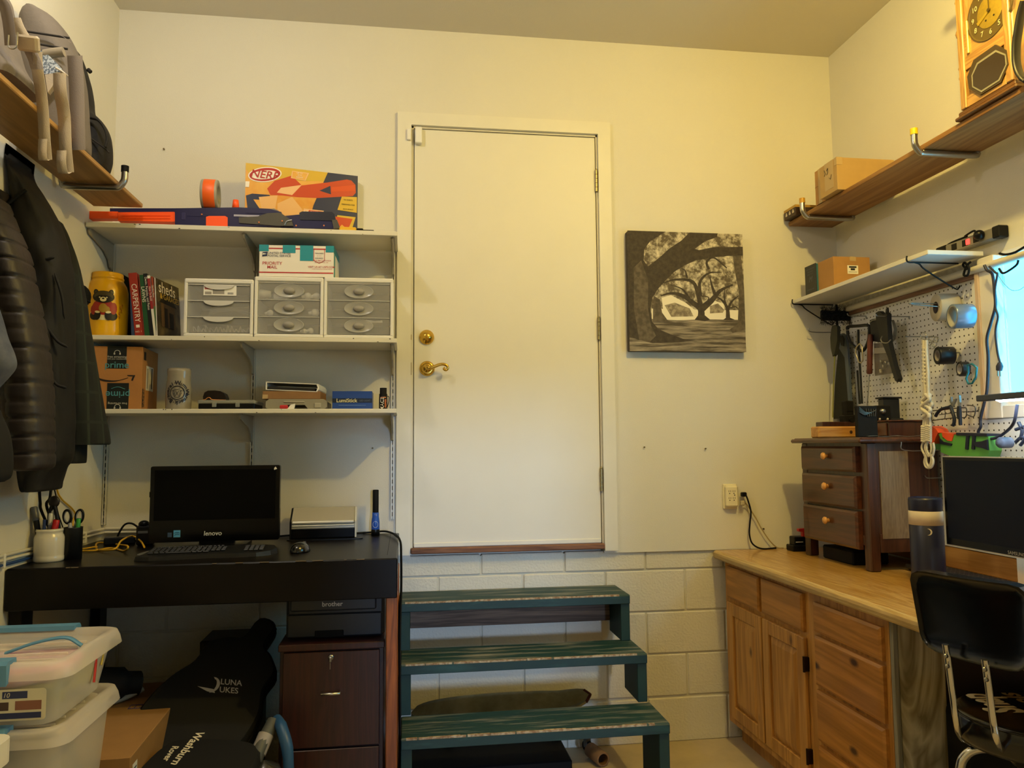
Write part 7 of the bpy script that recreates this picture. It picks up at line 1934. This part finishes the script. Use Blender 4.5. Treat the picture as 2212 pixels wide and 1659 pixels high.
# plier rack
def c6(pts): return [(1960+x/8.78, 840+y/8.78) for x, y in pts]
XK = 2.12
RACK = P('rack_wire', '#5a5654', .35, .6)
pk, q = flat('tool_rack', 'wire tool rack holding two pliers on the pegboard', 'rack', XK, c6([(470, 410)]), 0, None)
ft(pk, q, XK, c6([(475, 415), (700, 395), (900, 370), (1090, 358), (1120, 380), (1125, 430), (1100, 540), (950, 545), (700, 570), (470, 600)]), .0022, RACK, 'rail', n=3)
ft(pk, q, XP-.006, c6([(460, 300), (465, 600), (500, 650)]), .0022, RACK, 'upright')
ft(pk, q, 2.15, c6([(610, 490), (1000, 440), (1310, 425), (1360, 340)]), .0018, RACK, 'rail')
ft(pk, q, 2.10, c6([(1130, 310), (1240, 320), (1290, 360), (1280, 480), (1240, 530), (1130, 490)]), .0022, RACK, 'loop')
for x in (710, 960): ft(pk, q, 2.14, c6([(x, 390), (x+10, 480), (x, 560)]), .0016, RACK, 'rung')
GRB = P('plier_grip', '#1d2231', .45)
for nm, lb, jaw, grips in (('pliers', 'left pliers with open jaws on the wire tool rack', [[(830, 280), (815, 230), (830, 150), (845, 150), (850, 240), (875, 290)], [(865, 350), (840, 290), (880, 240), (930, 180), (935, 190), (905, 270)]], [[(840, 320), (780, 350), (640, 390), (570, 460), (535, 520)], [(840, 330), (870, 430), (905, 540), (905, 640), (880, 700)]]),
                           ('pliers', 'right pliers with closed bright jaws on the wire tool rack', [[(975, 330), (970, 250), (985, 110), (998, 120), (1005, 200), (1010, 260), (1000, 330)]], [[(980, 330), (968, 420), (970, 500), (985, 570)], [(1005, 330), (1015, 450), (1020, 580), (1025, 690)]])):
    pk, q = flat(nm, lb, 'pliers', 2.09, c6([(840, 320)] if len(jaw) == 2 else [(990, 330)]), 0, None)
    for j_ in jaw: fp(pk, q, 2.09, c6(j_), .008, STEEL, 'jaw')
    for k, g_ in enumerate(grips): ft(pk, q, 2.09, c6(g_), .0065, GRB, 'grip', dx=-.004*k)
# green toy blaster
XG = 2.12
pk, q = flat('toy_blaster', 'lime green toy dart blaster with orange parts on the pegboard', 'toy', XG, c6([(720, 1160)]), 0, None)
GRNB = P('blaster_green', '#5fa548', .4); ORB = P('blaster_orange', '#ee5a30', .4); BLB = P('blaster_black', '#1c2030', .45)
fp(pk, q, XG, c6([(700, 860), (760, 830), (780, 930), (960, 1000), (1000, 870), (1650, 900), (1680, 1170), (1640, 1290), (1000, 1300), (740, 1200), (730, 930)]), .05, GRNB, 'body')
fp(pk, q, XG, c6([(520, 1040), (730, 1040), (740, 1170), (540, 1120)]), .044, P('blaster_dkgreen', '#3e6f50', .45), 'muzzle')
fp(pk, q, XG, c6([(770, 825), (1000, 850), (960, 990), (880, 980), (790, 910)]), .056, ORB, 'jam_door')
fp(pk, q, XG, c6([(510, 720), (550, 705), (650, 760), (690, 830), (640, 930), (600, 1040), (500, 1030), (480, 940), (520, 890)]), .05, ORB, 'front_sight')
fp(pk, q, XG, c6([(725, 930), (800, 1000), (970, 1040), (950, 1080), (740, 1040)]), .056, BLB, 'accent', dx=-.001)
fp(pk, q, XG, c6([(1050, 830), (1640, 850), (1640, 900), (1050, 880)]), .058, BLB, 'rail')
for x in (1250, 1370): fp(pk, q, XG, c6([(x, 890), (x+50, 890), (x+30, 1150), (x-20, 1140)]), .058, BLB, 'strap', dx=-.002)
fp(pk, q, XG, c6([(1400, 1010), (1560, 990), (1650, 960), (1665, 1160), (1560, 1120), (1420, 1090)]), .058, BLB, 'handle', dx=-.002)
c_ = BX(XG-.03, *c6([(1760, 1020)])[0])-q
obj('drum', G().lathe([(0, .012), (.006, .014), (.010, .008), (.016, .006), (.020, 0), (.020, -.04)], 20, T=FRT(c_.x, c_.y, c_.z)), P('drum_grey', '#6c7488', .4), pk)
t, q = peg('long angled steel hook below the rope hanger', 2044, 972, .20, .035)
peg('dark peg hook left of the silver rimmed monitor', 2036, 1032, .08, .01)
pk, q = flat('dark_clamp', 'dark clamp tool at the right edge over the monitor', 'clamp', 2.12, [(2204, 915)], 0, None)
for pl in ([(2200, 912), (2208, 930), (2204, 950)], [(2194, 928), (2212, 922)], [(2194, 955), (2206, 945), (2216, 948)], [(2204, 962), (2214, 950)]): ft(pk, q, 2.12, pl, .006, P('clamp_slate', '#2c3346', .5), 'arm')

# ================================================================== UPPER RIGHT PLANK
UB0, UB1 = 2.570, 2.592
BRDR = wood('upper_plank', '#a57a44', '#805628', 'Y', 9, .5, dist=4)
tag(obj('shelf_plank', G().box(0, 0, 0, .245, 2.6, UB1-UB0, .003), BRDR, None, (1.945, -2.605, UB0)), 'wood plank shelf high on the right wall carrying the wall clock', 'shelf')
YT = P('tip_yellow', '#e8c412', .4)
y = BZ(UB0-.0125, 2060, 333).y
hook('bent steel hook with a yellow tip, nearer to the wall clock', y, -1, XR, 1.945, UB0, YT, lip=.075)
y = BZ(UB0-.0125, 1806, 471).y
hook('bent steel hook with a yellow tip by the corner carton', y, -1, XR, 1.945, UB0, P('tip_amber', '#c8952a', .4), lip=.075)
zu = UB1+.0005
KR3 = P('carton_bright', '#b4945f', .7, var=.05, vs=12)
a = BZ(zu, 1810, 409); b = BZ(zu, 1772, 431)
xm = (a.x+b.x)/2; y0, y1 = a.y, b.y
ztb = BX(xm, 1804, 341).z; xr_ = min(2.20, BY(y0, 1945, 360).x)
t = thing('taped_carton', 'taped brown carton on the right plank, largest there', 'box', (xm, y0, zu)); w = xr_-xm; h = ztb-zu
obj('carton', G().box(0, 0, 0, w, y1-y0, h, .001), KR3, t)
obj('packing_tape', G().box(-.0008, .03, h*.15, .03, (y1-y0)*.7, h+.0008, .0), P('packing_tape', '', .3), t)
obj('packing_tape', G().box(-.001, -.001, h-.035, .028, .02, h+.001), P('packing_tape', '', .3), t)
g = G(); T = FRT(-.0016, (y1-y0)*.5, h*.5)
for pl in ([(-.03, .05), (-.02, .03), (-.03, .02)], [(-.01, .04), (0, .05), (.0, .03), (-.01, .02)], [(.01, .0), (.02, -.01), (.03, .01)]): g.tube([(x, y, 0) for x, y in pl], .0012, 4, T=T)
obj('marker_note', g, INK, t)
t = thing('back_carton', 'smaller brown carton behind the taped one on the right plank', 'box', (xm+.03, y1+.004, zu)); h2 = BX(xm+.03, 1755, 375).z-zu
obj('carton', G().box(0, 0, 0, w-.05, .09, h2, .001), CARD, t)
obj('flap_line', G().box(-.0006, 0, h2*.52, 0, .09, h2*.535), CARDD, t)
obj('packing_tape', G().box(-.0008, .03, 0, .02, .06, h2+.0008), P('packing_tape', '', .3), t)
t = thing('product_box', 'small dark and yellow product box at the corner end of plank', 'box', (1.915, -.135, zu))
obj('carton', G().box(0, 0, 0, .16, .115, .052, .001), P('box_umber', '#3c2a20', .5), t)
obj('yellow_band', G().box(-.0006, -.0006, .040, .16, .1155, .0526), P('band_ochre', '#b08a3c', .5), t)
g = G(); T = FRT(-.0006, .057, .022)
for k in (-1, 0, 1): g.box(.034*k-.009, -.006, 0, .034*k+.009, .004, .0004, T=T); g.disc((.034*k, .008, .0005), .006, .005, T=T, n=10)
obj('print', g, P('print_pale', '#c8bca8', .5), t)
# wall clock
XC = 1.948
q0 = BX(XC, 2083, 250); q1 = BX(XC, 2195, 188)
OAK = wood('clock_oak', '#cda25c', '#a3763a', 'Z', 22, .35, coat=.4, ring=8)
OAKD = wood('clock_oak_dark', '#7c5222', '#5a3814', 'Y', 18, .4, coat=.2)
ycf = q0.y+.005
yw = 1.0
def cc(x, y): return (1980+x/5.53, y/5.53)
Wc = abs(BX(XC, *cc(1180, 950)).y-ycf)
zck = zu
t = thing('oak_clock', 'oak regulator clock with octagonal glass door on the right plank', 'clock', (XC, ycf-Wc/2, zck))
CQ = V((XC, ycf-Wc/2, zck))
Hc = .60
obj('case', G().box(.002, -Wc/2, .03, .14, Wc/2, Hc, .003), OAK, t)
g = G().box(-.018, -Wc/2-.02, 0, .16, Wc/2+.022, .014, .004); g.box(-.010, -Wc/2-.012, .013, .152, Wc/2+.014, .032, .005)
obj('base_moulding', g, OAKD, t)
def cp(pts, z0, z1, m, nm, par=None): return obj(nm, G().prism(OR(XC, [cc(*p) for p in pts], CQ), z0, z1, T=FRT0), m, par or t)
# raised frame: stiles and rails
for y in (-Wc/2+.001, Wc/2-.029): obj('stile', G().box(-.010, y, .034, .0015, y+.028, Hc, .003), OAK, t)
OAKH = wood('clock_oak_flat', '#c99c56', '#a17438', 'Y', 22, .35, coat=.4, ring=8)
oc_z = BX(XC, *cc(885, 840)).z-zck
dl = BX(XC, *cc(885, 120))-CQ
rd_ = math.hypot(BX(XC, *cc(640, 330)).y-CQ.y-dl.y, BX(XC, *cc(640, 330)).z-CQ.z-dl.z)
obj('lower_rail', G().box(-.006, -Wc/2+.03, .034, .0016, Wc/2-.03, .075, .002), OAKH, t)
zmid = (oc_z+dl.z)/2
g = G().prism([(-Wc/2+.03, dl.z-rd_*.2)]+[(max(-Wc/2+.031, min(Wc/2-.031, -dl.y+rd_*1.04*math.cos(R(200+140*i/16)))), dl.z+rd_*1.04*math.sin(R(200+140*i/16))) for i in range(17)]+[(Wc/2-.03, dl.z-rd_*.2), (Wc/2-.03, oc_z+.055), (-Wc/2+.03, oc_z+.055)], -.0016, .005, T=FRT0)
obj('middle_rail', g, OAKH, t)
cp([(640, 920), (715, 720), (975, 535), (1110, 600), (1135, 770), (1045, 985), (790, 1140), (660, 1060)], .0, .012, P('octagon_frame', '#4a3c26', .4), 'octagon_frame')
cp([(695, 905), (760, 755), (985, 600), (1105, 650), (1120, 775), (1035, 965), (815, 1105), (705, 1045)], .012, .0135, P('octagon_ring', '#8f8a76', .35), 'octagon_ring')
cp([(712, 905), (775, 770), (990, 625), (1095, 665), (1105, 775), (1020, 950), (815, 1080), (720, 1030)], .0135, .0142, P('octagon_glass', '#3a2e20', .15, coat=.4), 'octagon_glass')
T = FRT(-.001, dl.y, dl.z)
obj('dial_ring', G().lathe([(0, .002), (rd_*.97, .002), (rd_, .003), (rd_*1.03, .008), (rd_*1.05, .002), (rd_*1.05, 0)], 48, T=T), P('dial_smoke', '#5c4c24', .3), t)
r1 = rd_*.60
obj('dial_plate', G().lathe([(0, .004), (r1*.96, .004), (r1, .003)], 40, T=T), P('dial_gold', '#c9a83c', .35, .6, var=.1, vs=90), t)
g = G()
for k in range(1, 13):
    a_ = PI/2-2*PI*k/12
    g.text(str(k), rd_*.26, T @ TL(rd_*.79*math.cos(a_), rd_*.79*math.sin(a_), .0045), 0, offset=.008)
obj('numeral', g, P('numeral_ivory', '#d8cc9a', .4), t)['kind'] = 'stuff'
g = G(); g.box(-.0016, -.008, .006, .0016, rd_*.8, .0075, T=T); g.cyl((0, 0, .003), (0, 0, .010), .006, n=14, T=T)
obj('minute_hand', g, P('hand_dark', '#4a3c16', .4), t)
g = G(); g.prism([(-.004, .0), (.004, 0), (.007, rd_*.62), (-.007, rd_*.62)], .0045, .006, T=T @ RT(R(112), 'Z'))
obj('hour_hand', g, P('hand_gold', '#d8b840', .3, .6), t)
for k in range(2): obj('winding_hole', G().cyl((-.018+.036*k, -.028, .003), (-.018+.036*k, -.028, .0048), .0035, n=10, T=T), SLOT, t)
obj('glass_stop', G().box(-.012, Wc/2-.056, dl.z-rd_*1.05, -.004, Wc/2-.046, dl.z+rd_*.2, .002), P('stop_brass', '#d8b458', .3, .4), t)
# carved side, stacked turnings
g = G(); zz = .05
for k, (l, r_) in enumerate([(.10, .006), (.016, .009), (.02, .006), (.016, .009), (.02, .006), (.09, .0065), (.024, .012), (.10, .006), (.015, .009), (.02, .006), (.015, .009), (.08, .006)]):
    g.tube([(.004, Wc/2+.003, zz), (.004, Wc/2+.003, zz+l*.5), (.004, Wc/2+.003, zz+l)], [r_*.7, r_, r_*.7], 10); zz += l
obj('side_turning', g, OAK, t)
obj('crown_moulding', G().box(-.03, -Wc/2-.03, Hc, .17, Wc/2+.032, Hc+.03, .006), OAKD, t)
# dark strap thing beside the clock
pts = [BX(1.93, x, y) for x, y in [(2214, 10), (2206, 40), (2200, 75), (2196, 105), (2196, 140), (2202, 165), (2214, 182)]]
c_ = V((pts[-1].x, pts[-1].y, zu))
t = thing('black_strap', 'black curved strap-like object right of the oak clock', 'strap', c_)
obj('band', G().tube(smooth([p-c_+V((0, 0, .012)) for p in pts], 5)+[V((.02, -.06, .02))], .016, 10, flat=.5), P('strap_black', '#1c1a16', .4), t)

# ================================================================== STOOL AT THE COUNTER
def bk(u, v):
    """backrest outline between the measured edges, its far end left, its near end right"""
    Y = -1.575-.40*u
    tx, ty = 1953+(2214-1953)*u, 1228+(1268-1228)*u
    bx_, by_ = 1984+(2216-1984)*u, 1398+(1460-1398)*u
    x, y = tx+(bx_-tx)*v, ty+(by_-ty)*v
    return BY(Y, x, y)
seat = BZ(.70, 2196, 1526)
sx, sy = seat.x, seat.y-.055
t = thing('shop_stool', 'black cushioned swivel stool with chrome legs and backrest at the counter', 'stool', (sx, sy, 0))
SO = V((sx, sy, 0))
nrm = V((.93, .37, 0))
_q = rr(-1, -1, 1, 1, .30, 6); _q.append(_q[0]); _d = [0]
for i in range(len(_q)-1): _d.append(_d[-1]+math.dist(_q[i], _q[i+1]))
RIM = []
for k in range(44):
    t_ = _d[-1]*k/44; i = max(j for j in range(len(_d)-1) if _d[j] <= t_); w_ = (t_-_d[i])/max(1e-9, _d[i+1]-_d[i])
    RIM.append((_q[i][0]+(_q[i+1][0]-_q[i][0])*w_, _q[i][1]+(_q[i+1][1]-_q[i][1])*w_))
def shp(s, off):
    def fn(a, b):
        # rounded rectangle parameters: a around, b from centre outwards
        bp_ = RIM[int(round(a*44)) % 44]
        u = .5+.5*b*bp_[0]; v = .5+.5*b*bp_[1]
        p = bk(u, v)
        return p+nrm*(off+.030*(2*u-1)**2-.012*b**6*s)-SO
    return fn
g = G().grid(shp(1, 0), 44, 8, cu=True); g.grid(shp(-1, .022), 44, 8, cu=True)
n1 = 44*9
g.f += [[8*44+i, n1+8*44+i, n1+8*44+(i+1) % 44, 8*44+(i+1) % 44] for i in range(44)]; g.mi += [0]*44; g.sm += [True]*44
obj('backrest', g, P('vinyl_black', '#050506', .22, spec=.3, coat=.25), t)
rs = .19
VY = P('vinyl_black', '', .2)
obj('seat_cushion', G().lathe([(0, .705), (rs*.9, .705), (rs*.97, .698), (rs, .685), (rs*1.005, .66), (rs, .635), (rs*.97, .622), (0, .618)], 48), P('seat_vinyl', '#0c0b08', .22, coat=.4), t)
obj('seat_piping', G().tube([(rs*.985*math.cos(2*PI*i/48), rs*.985*math.sin(2*PI*i/48), .694) for i in range(48)], .0035, 6, closed=True), VY, t)
# white lettering, readable from the counter side
def onseat(px, py): q = BZ(.7065, px, py); return V((q.x-sx, q.y-sy, .7062))
pS, pE_ = onseat(2190, 1542), onseat(2096, 1498)
ux = (pE_-pS); Ls = ux.length; ux.normalize()
CRM = P('letter_cream', '#f6e8b8', .45)
g = G().text('Snap', Ls*.80, FR((pS+pE_)/2, ux, V((-ux.y, ux.x, 0))), 0, shear=.2, offset=.04, sx=.62)
T3 = FR((pS+pE_)/2, ux, V((-ux.y, ux.x, 0)))
g.text('Tools', Ls*.5, T3 @ TL(-Ls*.12, -Ls*.62, 0), 1, shear=.2, offset=.03)
obj('lettering', g, [CRM, P('letter_dim', '#a8955e', .5)], t)
for k, (pts, Ya, Yb2) in enumerate((([(2042, 1392), (2047, 1425), (2056, 1490), (2066, 1560), (2073, 1588), (2088, 1603), (2120, 1612)], -1.715, -1.60), ([(2127, 1425), (2136, 1490), (2146, 1560), (2154, 1600), (2168, 1625), (2186, 1640), (2214, 1646)], -1.85, -1.70))):
    P_ = [BY(Ya+(Yb2-Ya)*max(0, (i-3)/3.), x, y)-SO for i, (x, y) in enumerate(pts)]
    obj('back_tube', G().tube(smooth(P_, 6), .0105, 12, flat=.7), CHROME, t)
    for (x, y) in (((2041, 1417), (2044, 1439)) if k == 0 else ((2125, 1446), (2128, 1468))):
        c_ = BY(Ya-.014, x+2, y)-SO
        obj('bolt', G().lathe([(0, .005), (.005, .004), (.0065, 0)], 12, T=FB(*c_)), STEEL, t)
obj('hub', G().cyl((0, 0, .56), (0, 0, .617), .055, n=24), BLACK, t)
for k in range(4):
    a_ = PI/4+PI/2*k+.25; c, s_ = math.cos(a_), math.sin(a_)
    lg = obj('leg', G().tube(smooth([(c*.05, s_*.05, .585), (c*.12, s_*.12, .59), (c*.165, s_*.165, .565), (c*.185, s_*.185, .50), (c*.215, s_*.215, .25), (c*.24, s_*.24, .012)], 6), .0125, 12), CHROME, t)
    obj('foot', G().cyl((c*.24, s_*.24, 0), (c*.241, s_*.241, .02), .016, n=14), BLACKM, lg)
obj('foot_ring', G().tube([(.212*math.cos(2*PI*i/40), .212*math.sin(2*PI*i/40), .26) for i in range(40)], .009, 10, closed=True), CHROME, t)
t = thing('black_case', 'tall black case standing on the floor beside the plywood panel', 'case', (1.93, -1.335, 0))
g = G().prism(rr(-.225, 0, .22, .60, .03), -.0, .10, T=FB0)
obj('shell', g, BLACK, t)
g = G().tube(smooth([(-.08, -.05, .60), (-.06, -.05, .625), (.06, -.05, .625), (.08, -.05, .60)], 4), .008, 8)
obj('carry_handle', g, BLACKM, t)
# ================================================================== FINISH
for o in list(bpy.data.objects):
    if o.type == 'MESH' and o.parent and o.name.split('.')[0] in ('lettering', 'printing', 'spine_title', 'box_art', 'emblem', 'raccoon_sticker', 'print', 'cover_print', 'leaf_relief', 'marker_note', 'socket_slot', 'sticker_mark', 'foregrip_rib', 'media_key', 'shop_label', 'tote_label', 'barcode_label', 'logo', 'arrow_print'):
        o['kind'] = 'stuff'
